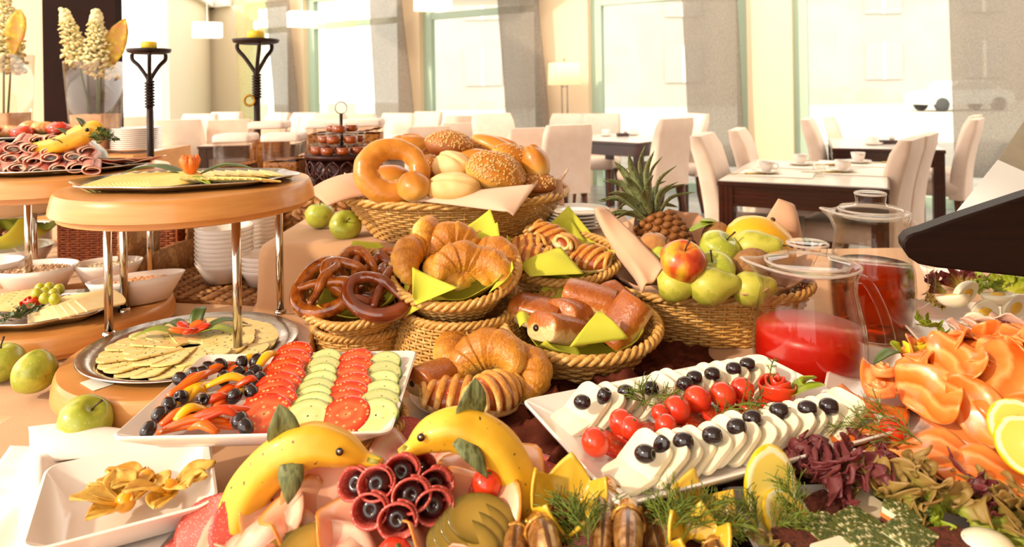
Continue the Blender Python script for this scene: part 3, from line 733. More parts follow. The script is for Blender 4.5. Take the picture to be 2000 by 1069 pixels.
# ham on the upper disc of the other stand
def folded_disc(rad, curl, seed, wave=.12, nr=8, na=26, th=.0016, fold=0.0, rim=0.0, sq=1.0, stripes=False):
    """thin round slice bent over a cylinder, with ripples; stores middle-to-rim value"""
    mb = MB()
    def fn(u, v):
        r = rad*u; a = v*2*PI; x, y = r*math.cos(a), r*math.sin(a)*sq
        w_ = wave*rad*u*u*math.sin(3*a+seed)*.6+wave*rad*u*nz((x/rad, y/rad, 0), 1.6, seed)
        if curl:
            R_ = 1/curl; th_ = x*curl; X_, Z_ = R_*math.sin(th_), R_*(1-math.cos(th_))
        else: X_, Z_ = x, 0
        if fold: Z_ += fold*abs(x)
        return (X_, y, Z_+w_)
    mb.grid(fn, nr, na, False, True, None, (lambda u, v: .5+.45*u*math.sin(v*2*PI)+.06*math.sin(u*5*math.cos(v*2*PI))) if stripes else (lambda u, v: u*.98+.01))
    return mb
M['ham'] = mat_rad('pink ham', [(0, '#e2968a'), (.6, '#dd8a7c'), (.86, '#e6a594'), (.92, '#f2d0b8'), (1, '#e8b89a')], .35, .3, .1, 40, .06, .1, rnd=.06)
M['ham_smoked'] = mat_rad('smoked turkey ham', [(0, '#f0b89c'), (.6, '#eeac8e'), (.88, '#f2bf9c'), (.95, '#e89c48'), (1, '#d8842c')], .3, .35, .15, 30, .05, .1, rnd=.05)
M['salami'] = mat_rad('pink salami', [(0, '#d06054'), (.85, '#cc584c'), (.95, '#b8483c'), (1, '#a83c32')], .4, .25, .05, 50, .05, .15, ('#e8a090', 330, .22), rnd=.06)
M['bacon'] = mat_rad('streaky ham', [(0, '#e89c86'), (.35, '#f2c8ae'), (.55, '#dc8270'), (.8, '#f4cfb4'), (1, '#e2a084')], .3, .3, .1, 22, .28, .1)
def roll_slice(R_, L, m, nm='ham_slice', turns=1.25, flat=.55):
    mb = MB()
    def fn(u, v):
        a = u*turns*2*PI; r = R_*(.55+.45*u); return (L*(v-.5), r*math.cos(a), r*flat*math.sin(a)+R_*flat)
    mb.grid(fn, 22, 5, False, False, None, lambda u, v: abs(v-.5)*1.9)
    return tag(mb.build(nm, M[m], None, True, .0022), 'ham slice', 'ham')
hm = Proto(roll_slice(.018, .07, 'ham'))
k = 0
for row, (n_, y0, z0, xw) in enumerate(((9, -.085, 1.097, .26), (8, -.06, 1.114, .22), (7, -.035, 1.131, .18), (5, -.005, 1.146, .12))):
    for i in range(n_):
        x = CB.x-.02+xw*(i/(n_-1)-.5)+.006*random.uniform(-1, 1)
        hm.put((x, CB.y+y0+.006*random.uniform(-1, 1), z0), (random.uniform(-.15, .15), random.uniform(-.2, .1), PI/2+.55+random.uniform(-.25, .25)), random.uniform(.9, 1.1),
               '%s rolled ham slice in %s layer of the ham pile' % (ORD[i], ('the bottom', 'the second', 'the third', 'the top')[row]), 'rolled ham slices'); k += 1
hd = folded_disc(.042, 6, 2, .1).build('ham_slice', M['ham'], None, True, .0018); tag(hd, 'flat ham slice', 'ham'); hdp = Proto(hd)
for i in range(6): hdp.put((CB.x+.06+.02*i, CB.y-.05+.015*i, 1.104), (.1, .15, i*.7), 1, ORD[i]+' flat pale ham slice at the tray end of the ham pile', 'flat ham slices')
# banana on the ham
def banana(name, path, rad, label, m='banana', n=12, fac=.10):
    t = thing(name, label, 'banana', path[0])
    pts = spline([Vector(p)-Vector(path[0]) for p in path], 7); L = len(pts)
    rr = [interp(rad, i/(L-1)) for i in range(L)]
    mb = MB(); mb.tube(pts, rr, 25, mod=lambda a: 1+.055*math.cos(5*a+.6)); mb.a = [.001]*len(mb.v)
    b = mb.build('peel', M[m], t); return t, b, pts, rr
M['banana'] = mat('ripe banana peel', '#e2a820', '#ecb830', 14, .42, .04, 80, coat=.1, speck=('#6a4a18', 170, .72), c3='#d69c18')
M['banana_tip'] = mat('green banana stem', '#a8a030', '#8a8424', 40, .5)
M['black'] = mat('black peppercorn', '#140c0a', rough=.35)
t, _, _, _ = banana('carved_banana', [PD(60, 290, 1.42), PD(110, 285, 1.40), PD(150, 268, 1.39), PD(185, 252, 1.39), PD(203, 262, 1.385)], [.010, .018, .021, .017, .005], 'carved banana animal lying on the ham pile')
e_ = MB(); e_.blob((.004, .004, .004), 10, 6); e_.build('eye', M['black'], t, loc=PD(170, 254, 1.365)-PD(60, 290, 1.42))
for i, (q0, q1) in enumerate((((140, 272), (108, 250)), ((165, 252), (148, 230)), ((128, 282), (98, 272)))):
    p0, p1 = PD(*q0, 1.38), PD(*q1, 1.38); leaf('fin_leaf', [p0, (p0+p1)/2+Vector((0, 0, .004)), p1], .02, 'leaf', ORD[i]+' dark leaf fin stuck in the banana on the ham')
def parsley(loc, n, R_, label, m='leaf_light', seed=0):
    rnd_ = random.Random(seed); t = MB()
    for i in range(n):
        d = Vector((rnd_.uniform(-1, 1), rnd_.uniform(-1, 1), rnd_.uniform(.1, 1))).normalized(); p = d*R_*rnd_.uniform(.5, 1)
        t.tube([(0, 0, 0), tuple(p*.5+Vector((0, 0, R_*.1))), tuple(p)], .0008, 4)
        for j in range(3):
            q = p+Vector((rnd_.uniform(-1, 1), rnd_.uniform(-1, 1), rnd_.uniform(-1, 1)))*R_*.25; s_ = R_*.24
            e = Euler((rnd_.uniform(-1, 1), rnd_.uniform(-1, 1), rnd_.uniform(0, 6)))
            out = []
            for k in range(10):
                a = 2*PI*k/10; r = s_*(1 if k % 2 else .5); out.append((r*math.cos(a), r*math.sin(a)))
            t.prism(out, .0006, X4(q, e))
    o = t.build('parsley_sprig', M[m], None, False, loc=loc); return tag(o, label, 'herb')
parsley(PD(200, 275, 1.37), 14, .028, 'green parsley sprig at the banana snout on the ham', 'leaf', 3)
# cheese tray on the lower disc of the ham stand
M['mild'] = mat('ivory cheese', '#f2dfae', '#ecd498', 40, .45, .05, 160, sss=.25, rnd=.05)
ch3 = Proto(make_slice('cheese_slice', .08, .06, 'mild', .004))
for i in range(8):
    p = P(100+14*i, 610-3*i, .82+.003*i); ch3.put(p, (.35, -.35+.05*i, .5+.08*i), 1.0, ORD[i]+' ivory cheese slice leaning beside the small red rose', 'ivory cheese slices on the ham stand')
for i in range(5):
    p = P(18+8*i, 600-6*i, .822); ch1.put(p, (.2, .1, .3+.15*i), .9, ORD[i]+' yellow cheese slice at the photo edge, before the grain bowl', 'yellow cheese at the photo edge')
rose(P(62, 600, .822), .020, 'tomato', 'small red tomato rose on the lower disc of the ham stand', hgt=1.3)
parsley(P(40, 622, .815), 10, .03, 'parsley sprig under the small red tomato rose', 'leaf', 5)
M['grape'] = mat('green grape', '#c2c032', '#b2b02a', 40, .25, coat=.3, sss=.3)
gr = MB(); gr.blob((.011, .011, .012), 12, 8); gr = Proto(tag(gr.build('green_grape', M['grape']), 'green grape', 'grape'))
for i, (dx, dy) in enumerate(((0, 0), (22, 3), (-20, 4), (10, -12), (-12, -10), (34, -8), (0, 14), (24, 16))):
    gr.put(P(88+dx*.8, 572+dy*.8, .845), (0, 0, i), 1.0, 'green grape in the cluster behind the small tomato rose', 'grapes behind the small rose')
# white bowls on the ham stand
def bowl_mesh(a, b, h, n=40):
    m_ = MB(); m_.lathe([(.001, .002), (.55, .002), (.62, 0), (.66, .003), (.92, .75), (1.0, 1.0), (.965, 1.0), (.88, .74), (.6, .10), (.001, .08)], n, X4((0, 0, 0), (0, 0, 0), (1, 1, h)), a, b); return m_
M['muesli'] = mat('mixed grain', '#d9b488', '#a87850', 160, .8, .6, 220, c3='#f0d8b4')
M['oats'] = mat('pale oat flakes', '#efdfc0', '#dcc49a', 160, .8, .6, 220, c3='#f6ecd6')
M['fruit_salad'] = mat('peach fruit pieces', '#f0c89a', '#e89a5c', 60, .5, .4, 90, c3='#f6dfc0')
def bowl(px, py, z, a, b, h, label, cat='bowl', rz=0, fill=None, flabel=None, name='serving_bowl'):
    p = P(px, py, z); o = bowl_mesh(a, b, h).build(name, M['porcelain'], loc=p, rot=(0, 0, rz)); tag(o, label, cat)
    if fill:
        f = MB(); f.grid(lambda u, v: (a*.90*u*math.cos(2*PI*v), b*.90*u*math.sin(2*PI*v), h*(.86-.12*u*u)+.004*nz((u*math.cos(2*PI*v), u*math.sin(2*PI*v), 0), 9, 2)), 14, 40, False, True)
        rnd_ = random.Random(int(px))
        for i in range(170):
            r, an = math.sqrt(rnd_.random())*.84, rnd_.uniform(0, 6.28); f.blob((.0045, .003, .002), 6, 4, None, X4((a*r*math.cos(an), b*r*math.sin(an), h*(.87-.12*r*r)), (rnd_.uniform(-.6, .6), rnd_.uniform(-.6, .6), rnd_.uniform(0, 6))))
        fo = f.build(flabel[0], M[fill], loc=p, rot=(0, 0, rz)); tag(fo, flabel[1], flabel[2]); fo['kind'] = 'stuff'
    return o
bowl(72, 566, .803, .088, .07, .055, 'white oval bowl of grain at the photo edge of the ham stand', rz=.1, fill='muesli', flabel=('grain_mix', 'brown mixed grains heaped in a white oval bowl', 'grain'))
bowl(212, 552, .803, .075, .055, .05, 'white oval bowl of pale oats behind the stand poles', rz=.3, fill='oats', flabel=('oat_flakes', 'pale oat flakes in the middle white bowl', 'oats'))
bowl(268, 590, .803, .095, .042, .055, 'long white boat bowl of orange fruit on the ham stand', rz=.55, fill='fruit_salad', flabel=('fruit_pieces', 'orange fruit pieces in the long white bowl', 'fruit'))
bowl(-12, 560, .803, .06, .06, .06, 'white bowl cut by the photo edge below the lime napkin')
# green apples on the table
def make_apple(m='apple'):
    t = thing('green_apple', 'green apple', 'apple')
    R_ = .037; b = MB(); pr = []
    for k in range(19):
        th = PI*k/18; r = math.sin(th); z = -math.cos(th)
        zz = z*.92
        if th < .5: zz += .16*(1-th/.5)**1.5
        if th > PI-.62: zz -= .30*(1-(PI-th)/.62)**1.4
        pr.append((max(R_*r*(1+.06*math.sin(th)*(z > 0)), .0004), R_*(zz+.90)))
    b.lathe(pr, 28, None, 1, 1, True, lambda a, r: 1+.012*math.cos(5*a)); b.build('fruit', M[m], t)
    s_ = MB(); s_.tube([(0, 0, R_*1.42), (.001, 0, R_*1.75), (.005, .002, R_*2.12)], [.0016, .0013, .002], 6); s_.build('stem', M['stem'], t); return t
ap = Proto(make_apple())
def put_apple(px, py, z, rot, s, label, g='green apples'): return ap.put(P(px, py, z), rot, s, label, g)
ap.put(Vector((-.618, .985, .783)), (.2, .62, 0), 1.04, 'green apple lying by the white napkin, stem tilted sideways', 'green apples')
ap.root.location = Vector((-.634, .985, .760)); ap.root.scale = (.94,)*3
ap.put(P(98, 738, .785), (-.5, -1.3, .3), .92, 'green apple on its side against the lower disc, near the photo edge', 'green apples')
ap.put(P(2, 745, .752), (0, 0, .5), .98, 'upright green apple cut off by the photo edge', 'green apples')
ap.put(P(625, 446, .901), (0, 0, .5), .98, 'green apple on the cloth riser, further from the bread basket', 'green apples')
ap.put(P(672, 452, .908), (.9, .5, 0), 1.0, 'green apple on the riser with its blossom end turned to the viewer', 'green apples')

# ---------------------------------------------------------------- left wing: vases, candle stands, pots, wicker
ctr = MB(); ctr.box((-2.3, 3.05, .5), (1.5, .5, 1.0)); tag(ctr.build('side_counter', M['beech'], smooth=False), 'wooden side counter carrying the tall flower vases', 'counter')
M['sand'] = mat('pinkish sand', '#e8b890', '#d89c74', 30, .9, .3, 200)
M['petal'] = mat('cream petals', '#f6ecc0', '#efe0a0', 60, .6, sss=.3)
M['leaf_yellow'] = mat('yellow mottled leaf', '#e8c83c', '#c8a028', 30, .5, c3='#d89048')
def vase(px, d, label, w0, w1, h, z0=1.002, nfl=2, seed=1, dx=0):
    b = PD(px, 300, d); base = Vector((b.x, b.y, z0)); t = thing('glass_vase', label, 'vase', base)
    g_ = MB(); g_.rings([rrect(w0*.99, w0*.99, .01, 3, 0), rrect(w0, w0, .012, 3, .012), rrect(w1, w1, .014, 3, h)], True, True, False); g_.build('glass_body', M['glass'], t, True, .004)
    s_ = MB(); hs = h*.42
    s_.rings([rrect(w0*.94, w0*.94, .01, 3, .014), rrect(lerp(w0, w1, .42)*.95, lerp(w0, w1, .42)*.95, .012, 3, hs)], True); s_.build('sand_filling', M['sand'], t)
    return base
def delphinium(base, tip, label, seed, n=60):
    rnd_ = random.Random(seed); t = thing('delphinium_stem', label, 'flower', base)
    tipv = Vector(tip)-Vector(base); pts = spline([Vector((0, 0, 0)), tipv*.4+Vector((0, 0, .02)), tipv*.75+Vector((.0, 0, .01)), tipv], 8)
    s_ = MB(); s_.tube(pts, [lerp(.005, .002, i/(len(pts)-1)) for i in range(len(pts))], 6); s_.build('stem', M['leaf'], t)
    f_ = MB()
    for i in range(n):
        u = .34+.66*i/n; k = u*(len(pts)-1); p = lerp(pts[int(k)], pts[min(int(k)+1, len(pts)-1)], k-int(k))
        a = i*2.4; R_ = lerp(.050, .010, (u-.34)/.66); q = p+Vector((math.cos(a), math.sin(a), .2))*R_*rnd_.uniform(.6, 1)
        rr = lerp(.031, .010, ((u-.34)/.66)**.8)
        if u > .82: f_.blob((rr, rr, rr), 8, 6, None, X4(q))
        else:
            for j in range(5):
                b2 = a+j*1.256; f_.blob((rr*.55, rr*.42, rr*.2), 6, 4, None, X4(q+Vector((math.cos(b2), math.sin(b2), .3*math.sin(j*2.0)))*rr*.6, (rnd_.uniform(-.8, .8), rnd_.uniform(-.8, .8), b2)))
    f_.build('blossom_spike', M['petal'], t)
vb = vase(188, 2.95, 'tall square glass vase of cream delphiniums before the dark panel', .135, .175, .39)
delphinium(vb+Vector((-.02, 0, .16)), PD(124, 18, 2.9), 'cream delphinium spike leaning toward the photo edge in the panel-side vase', 4)
delphinium(vb+Vector((.01, 0, .16)), PD(188, 20, 2.92), 'upright cream delphinium spike in the panel-side vase', 5, 70)
delphinium(vb+Vector((.0, .02, .16)), PD(205, 75, 2.98), 'short cream delphinium spike behind in the panel-side vase', 15, 50)
leaf('mottled_leaf', [PD(218, 130, 2.95), PD(225, 90, 2.95), PD(245, 35, 2.96)], .085, 'leaf_yellow', 'broad yellow mottled leaf in the panel-side vase', th=.003, side=(1, .2, 0), prof=(.2, .6, 1, 1.05, .8, .1))
vb2 = vase(8, 2.85, 'tall glass vase of delphiniums cut by the photo edge', .14, .165, .42)
delphinium(vb2+Vector((0, 0, .12)), PD(8, -30, 2.85), 'cream delphinium spike at the photo edge', 6, 80)
delphinium(vb2+Vector((0, .02, .12)), PD(30, 20, 2.88), 'second cream delphinium spike at the photo edge', 16, 70)
leaf('mottled_leaf', [PD(24, 110, 2.83), PD(32, 60, 2.83), PD(40, 18, 2.84)], .075, 'leaf_yellow', 'yellow mottled leaf in the vase at the photo edge', th=.003, side=(1, .2, 0), prof=(.2, .6, 1, 1.05, .8, .1))
def candle_stand(px, pyt, d, wpx, label, ring=False):
    top = PD(px, pyt, d); R_ = wpx/2/F*d; H_ = top.z-T; b = Vector((top.x, top.y, T)); t = thing('candle_stand', label, 'candle stand', b)
    pl = MB(); pl.lathe([(.001, H_-.012), (R_*.7, H_-.012), (R_*.95, H_-.006), (R_, H_+.004), (R_*.97, H_+.006), (R_*.9, H_-.002), (.001, H_-.003)], 40); pl.build('drip_plate', M['iron'], t)
    y0 = H_-R_*1.45
    for k in range(3):
        a = 2*PI*k/3+.5+PI/6; ca, sa = math.cos(a), math.sin(a)
        f_ = MB(); f_.tube(spline([(ca*R_*.85, sa*R_*.85, H_-.01), (ca*R_*.82, sa*R_*.82, H_-.03), (ca*R_*.5, sa*R_*.5, H_-R_*.75), (ca*R_*.12, sa*R_*.12, H_-R_*1.3), (0, 0, y0-.01)], 5), .0065*d/2.2, 8); f_.build('fork_arm', M['iron'], t)
    p_ = MB(); p_.tube([(0, 0, y0), (0, 0, .01)], .0105*d/2.2, 10); p_.build('post', M['iron'], t)
    c_ = MB()
    c_.tube([(.0135*math.cos(i*.7), .0135*math.sin(i*.7), y0-.004-.0011*i) for i in range(80)], .0035, 6); c_.build('wire_coil', M['iron'], t)
    if ring:
        r_ = MB(); zc = PD(px, 196, d).z-T; r_.tube([(-.022+.018*math.cos(a), -.012, zc+.018*math.sin(a)) for a in [2*PI*i/24 for i in range(24)]], .0045, 8, True); r_.build('ring', M['brass'], t)
    b_ = MB(); b_.lathe([(.001, 0), (.075, 0), (.075, .008), (.02, .02), (.012, .03)], 32); b_.build('base', M['iron'], t)
    M.setdefault('candle', mat('yellow candle wax', '#f0c81c', '#f4d440', 30, .4, sss=.5)); M.setdefault('flame', mat_emit('candle flame', '#ffe9a8', 6.0)); M.setdefault('wick', mat('wick', '#2a1a10'))
    cd = thing('pillar_candle', 'burning yellow candle on the '+('taller' if ring else 'smaller')+' candle stand', 'candle', (b.x, b.y, top.z-.002))
    q = MB(); rc = R_*.36; q.lathe([(.001, 0), (rc, 0), (rc, rc*1.15), (rc*.9, rc*1.3), (rc*.75, rc*1.15), (.001, rc*1.05)], 24); q.build('wax', M['candle'], cd)
    q = MB(); q.tube([(0, 0, rc), (0, 0, rc*1.6)], .0012, 5); q.build('wick', M['wick'], cd)
    q = MB(); q.blob((rc*.28, rc*.28, rc*.75), 12, 10, lambda v: 1-.35*max(v.z, 0), X4((0, 0, rc*2.1))); q.build('flame', M['flame'], cd)
candle_stand(291, 99, 2.3, 80, 'smaller wrought iron candle stand beside the dark panel')
candle_stand(500, 80, 2.45, 88, 'taller wrought iron candle stand with a brass ring behind the cheese stand', True)
# pots, lime napkin and eggs at the photo edge
def pot(px, py, z, r, h, label, name='steel_pot'):
    p = P(px, py, z); t = thing(name, label, 'pot', p)
    m_ = MB(); m_.lathe([(.001, 0), (r*.96, 0), (r, .01), (r, h), (r*1.03, h+.003), (r*.97, h), (r*.96, .012), (.001, .008)], 40); m_.build('body', M['steel'], t)
    r_ = MB(); r_.tube([(r*1.0*math.cos(a), r*1.0*math.sin(a), h) for a in [2*PI*i/36 for i in range(36)]], .004, 8, True); r_.build('rim', M['chrome'], t); return t
pot(60, 482, T, .06, .07, 'small steel pot beside the chestnut wicker basket')
cd_ = PD(20, 272, 1.95); t = thing('chafing_dish', 'polished steel chafing dish behind the ham stand', 'chafing dish', (cd_.x, 1.98, T))
m_ = MB(); m_.lathe([(.001, .17), (.17, .17), (.21, .19), (.215, .27), (.225, .275), (.20, .272), (.001, .272)], 48); m_.build('water_pan', M['chrome'], t)
m_ = MB(); m_.lathe([(.218, .275), (.235, .28), (.22, .33), (.18, .37), (.001, .375)], 48); m_.build('lid', M['steel'], t)
for k in range(4):
    a = PI/4+k*PI/2; m_ = MB(); m_.tube([(.19*math.cos(a), .19*math.sin(a), .2), (.2*math.cos(a), .2*math.sin(a), 0)], .009, 8); m_.build('leg', M['chrome'], t)
fd = PD(60, 243, 1.95)
M['gratin'] = mat('baked topping', '#f2c078', '#d88a40', 40, .5, .3, 80, c3='#f8dcae')
tr_ = tray('silver tray of baked canapes above the chafing dish', (cd_.x, 1.98, 0), T+.376, .23, .15, .1)
for i in range(11):
    g_ = MB(); g_.blob((.034, .028, .02), 14, 8, lambda d, i=i: 1+.15*nz(d, 3, i)); tag(g_.build('baked_bite', M['gratin'] if i % 3 else M['tomato_wedge'], loc=(cd_.x-.17+.034*i, 1.98-.03+.04*(i % 3), T+.395+.010*(i % 2)), rot=(0, 0, i)), '%s golden baked bite on the tray above the chafing dish' % ORD[i], 'canape', 'baked bites')
# plate stack beside vase
def make_plate(R_, nm, lb):
    p = MB(); p.lathe([(.001, 0), (R_*.55, 0), (R_*.62, .004), (R_*.98, .014), (R_, .016), (R_*.98, .018), (R_*.6, .008), (.001, .006)], 40); return tag(p.build(nm, M['porcelain']), lb, 'plate')
pl1 = Proto(make_plate(.10, 'small_plate', 'plate'))
q = PD(205, 300, 2.72)
for i in range(11): pl1.put((q.x, 2.95, 1.003+.0085*i), (0, 0, 0), 1.0, ORD[i]+' white plate from the bottom, stack behind the ham beside the panel-side vase', 'plates stacked by the vase')
q = P(1140, 455, .902)
for i in range(5): pl1.put((q.x-.01, q.y+.06, .902+.0085*i), (0, 0, 0), .8, ORD[i]+' white plate from the bottom, stack behind the lattice pastries', 'plates stacked behind the pastries')
# lime napkin nest with brown eggs
M['egg_brown'] = mat('brown egg shell', '#c87c48', '#d08a56', 40, .5)
p = P(30, 515, T+.01)
nb = MB(); nb.grid(lambda u, v: ((u-.5)*.2, (v-.5)*.2, .06*((u-.5)**2+(v-.5)**2)*4+.012*math.sin(u*7)*math.cos(v*6)), 20, 20); tag(nb.build('paper_napkin', M['paper_green'], None, True, .001, loc=(p.x, p.y, T+.055)), 'lime paper napkin lining the egg bowl at the photo edge', 'napkin')
bw = bowl_mesh(.10, .10, .06).build('egg_bowl', M['porcelain'], loc=(p.x, p.y, T+.001)); tag(bw, 'white bowl under the lime napkin of brown eggs', 'bowl')
for i, (dx, dy) in enumerate(((-.035, .0), (.0, .02), (-.01, -.035), (-.05, .04))):
    e_ = MB(); e_.blob((.021, .021, .027), 16, 10, lambda d: 1-.08*d.z); tag(e_.build('brown_egg', M['egg_brown'], loc=(p.x+dx-.03, p.y+dy, T+.085), rot=(1.2, .3, i)), 'brown egg in the lime napkin nest at the photo edge', 'egg', 'brown eggs')

# ---------------------------------------------------------------- wicker builder
def sup(a, e): c_ = math.cos(a); return math.copysign(abs(c_)**e, c_)
def basket(name, label, loc, rot, at, bt, ab, bb, h, sd=.005, stakes=44, ex=1.0, m='wicker', rim=.008, foot=False, cat='basket', flare=1.0, parent_scale=1.0):
    t = thing(name, label, cat, loc, rot)
    def pt(a, v, off=0.0):
        k = v**flare; A, B = lerp(ab, at, k)+off, lerp(bb, bt, k)+off
        return (A*sup(a, ex), B*math.copysign(abs(math.sin(a))**ex, math.sin(a)))
    rows = max(3, int(h/(sd*.92))); w_ = MB()
    for r in range(rows):
        v = (r+.5)/rows; pts = []
        for j in range(stakes*2):
            a = 2*PI*j/(stakes*2); off = sd*.42*math.cos(PI*j/2+PI*r) if False else (sd*.45*(1 if ((j//2+r) % 2) else -1) if j % 2 == 0 else 0)
            x, y = pt(a, v, off); pts.append((x, y, v*h))
        w_.tube(pts, sd*.5, 5, True, flat=.95)
    w_.build('weave', M[m], t, stuff=True)
    s_ = MB()
    for j in range(stakes):
        a = 2*PI*j/stakes; s_.tube([(*pt(a, 0), 0), (*pt(a, .5), h*.5), (*pt(a, 1), h)], sd*.42, 5)
    s_.build('stakes', M[m], t, stuff=True)
    for ph in range(3):
        r_ = MB(); pts = []; n_ = 110
        for i in range(n_):
            a = 2*PI*i/n_; q = a*18+ph*2*PI/3; x, y = pt(a, 1, rim*.62*math.cos(q)); pts.append((x, y, h+rim*.62*math.sin(q)))
        r_.tube(pts, rim*.52, 6, True); r_.build('rim_strand', M[m], t)
    b_ = MB(); pts = []
    nt = max(5, int(bb/(sd*1.05)))
    for i in range(nt*22):
        u = 1-i/(nt*22); a = i*2*PI/22; pts.append((ab*u*math.cos(a), bb*u*math.sin(a), sd*.5))
    b_.tube(pts, sd*.55, 5); b_.build('base_coil', M[m], t)
    return t
def bm(t): return Matrix.LocRotScale(t.location, t.rotation_euler, t.scale)
def rimloc(px, py, d, tilt, h):
    c = PD(px, py, d); return c-Matrix.Rotation(tilt, 3, 'X') @ Vector((0, 0, h))
# chestnut lidded basket
p = P(195, 540, T); t = thing('wicker_hamper', 'chestnut wicker basket with rope rim behind the oat bowl', 'basket', (p.x+.0, p.y+.2, T), (0, 0, .05))
def box_weave(t, wx, wy, h, sd, m, nx, ny, rimr=.012):
    w_ = MB(); rows = int(h/sd); per = []
    for (x0, y0, x1, y1, n_) in ((-wx/2, -wy/2, wx/2, -wy/2, nx), (wx/2, -wy/2, wx/2, wy/2, ny), (wx/2, wy/2, -wx/2, wy/2, nx), (-wx/2, wy/2, -wx/2, -wy/2, ny)):
        for i in range(n_): per.append((lerp(x0, x1, i/n_), lerp(y0, y1, i/n_), (y1-y0), -(x1-x0)))
    L = len(per)
    for r in range(rows):
        pts = []
        for i, (x, y, nx_, ny_) in enumerate(per):
            l_ = math.hypot(nx_, ny_); o_ = sd*.5*(1 if (i+r) % 2 else -1); pts.append((x+nx_/l_*o_, y+ny_/l_*o_, (r+.5)*h/rows))
        w_.tube(pts, sd*.52, 5, True)
    w_.build('weave', M[m], t, stuff=True)
    s_ = MB()
    for (x, y, _, _) in per[::2]: s_.tube([(x, y, 0), (x, y, h)], sd*.6, 5)
    s_.build('stakes', M[m], t, stuff=True)
    for zz in (h, .006):
        r_ = MB(); r_.tube([(x, y, zz) for x, y, _, _ in per], rimr, 8, True); r_.build('rim', M[m], t)
    return t
box_weave(t, .33, .24, .20, .0065, 'wicker_dark', 24, 18)
# seagrass crates (plaited)
def plait_panel(mb, w_, h, cell, Mx):
    nx, nz_ = max(1, round(w_/cell)), max(1, round(h/(cell*.55)))
    for i in range(nx):
        for j in range(nz_):
            x, z = (i+.5)*w_/nx-w_/2, (j+.5)*h/nz_; s_ = 1 if i % 2 else -1
            mb.blob((w_/nx*.62, .006, h/nz_*.42), 6, 5, None, Mx @ X4((x, -.004, z), (0, s_*.5, 0)))
    mb.box((0, .002, h/2), (w_, .008, h), 0, Mx)
ct = thing('seagrass_crate', 'plaited seagrass crate holding stacks of white bowls', 'crate', P(432, 592, T)+Vector((-.05, .20, 0)), (0, 0, -.17))
for nm, wd_, hh, Mx in (('back_panel', .42, .20, X4((.03, .20, .0))), ('base_panel', .42, .40, X4((.03, -.20, .004), (-PI/2, 0, 0)))):
    q = MB(); plait_panel(q, wd_, hh, .036, Mx); q.build(nm, M['seagrass'], ct)
q = MB(); Mx = X4((-.18, 0, 0), (0, 0, -PI/2))
plait_panel(q, .40, .09, .036, Mx); plait_panel(q, .40, .035, .036, Mx @ X4((0, 0, .165))); plait_panel(q, .14, .075, .036, Mx @ X4((-.13, 0, .09))); plait_panel(q, .14, .075, .036, Mx @ X4((.13, 0, .09)))
q.build('side_panel', M['seagrass'], ct)
c2t = thing('seagrass_box', 'plaited seagrass box under the honey stand and cereal containers', 'box', (-.70, 2.30, T), (0, 0, 0))
for nm, wd_, hh, Mx in (('front_panel', .66, .185, X4((0, -.24, 0))), ('side_panel', .48, .185, X4((.33, 0, 0), (0, 0, PI/2))), ('side_panel', .48, .185, X4((-.33, 0, 0), (0, 0, -PI/2))), ('top_panel', .66, .48, X4((0, -.24, .187), (-PI/2, 0, 0)))):
    q = MB(); plait_panel(q, wd_, hh, .036, Mx); q.build(nm, M['seagrass'], c2t)
bwl = bowl_mesh(.073, .073, .05).build('cereal_bowl', M['porcelain']); tag(bwl, 'white cereal bowl', 'bowl'); bwl = Proto(bwl)
q = P(424, 560, T+.012)
for i in range(9): bwl.put((q.x, q.y+.05, T+.016+.0112*i), (0, 0, 0), 1.0, ORD[i]+' white cereal bowl from the bottom, taller stack inside the seagrass crate', 'taller bowl stack')
q = P(505, 568, T+.012)
for i in range(4): bwl.put((q.x, q.y+.05, T+.016+.0112*i), (0, 0, 0), .86, ORD[i]+' white cereal bowl from the bottom, low stack behind the chrome pole', 'low bowl stack')
q = P(470, 520, T+.012)
for i in range(9): bwl.put((q.x+.03, q.y+.04, T+.016+.0112*i), (0, 0, 0), .95, ORD[i]+' white cereal bowl from the bottom, rear stack inside the seagrass crate', 'rear bowl stack')
# cereal containers
M['flakes'] = mat('cereal flakes', '#b4743c', '#d89a58', 120, .8, .8, 160, c3='#8c5028')
M['corn'] = mat('corn flakes', '#d88a2c', '#eaa848', 90, .7, .8, 120, c3='#b8681c')
M['lid_white'] = mat('milky lid', '#f2ddd0', rough=.4)
def container(px, pyb, d, w_, h, fillh, m, label, scoop=True, z0=.947):
    b = PD(px, pyb, d); t = thing('cereal_container', label, 'container', (b.x, b.y, z0), (0, 0, .08))
    g_ = MB(); g_.rings([rrect(w_*.96, w_*.96, .012, 3, 0), rrect(w_, w_, .014, 3, h)], True, True, False); g_.build('clear_body', M['acrylic'], t, True, .003)
    f_ = MB(); f_.grid(lambda u, v: ((u-.5)*w_*.94, (v-.5)*w_*.94, fillh*(1+.12*(u-.5))+.006*nz((u, v, 0), 12, 3)), 16, 16)
    f_.rings([rrect(w_*.91, w_*.91, .01, 3, .004), rrect(w_*.94, w_*.94, .01, 3, fillh*.95)], True, True, False); f_.build('cereal', M[m], t)
    l_ = MB(); l_.rings([rrect(w_*1.03, w_*1.03, .014, 3, h), rrect(w_*1.04, w_*1.04, .015, 3, h+.004), rrect(w_*1.04, w_*1.04, .015, 3, h+.018), rrect(w_*.95, w_*.95, .014, 3, h+.024)], True, True, True); l_.build('lid', M['lid_white'], t)
    if scoop:
        s_ = MB(); s_.tube([(w_*.25, -.01, h*.5), (w_*.35, .0, h+.04), (w_*.42, 0, h+.075)], .005, 8, flat=.5); s_.build('scoop_handle', M['acrylic'], t)
container(462, 300, 2.22, .115, .145, .07, 'flakes', 'clear container of brown bran left of the tall candle post')
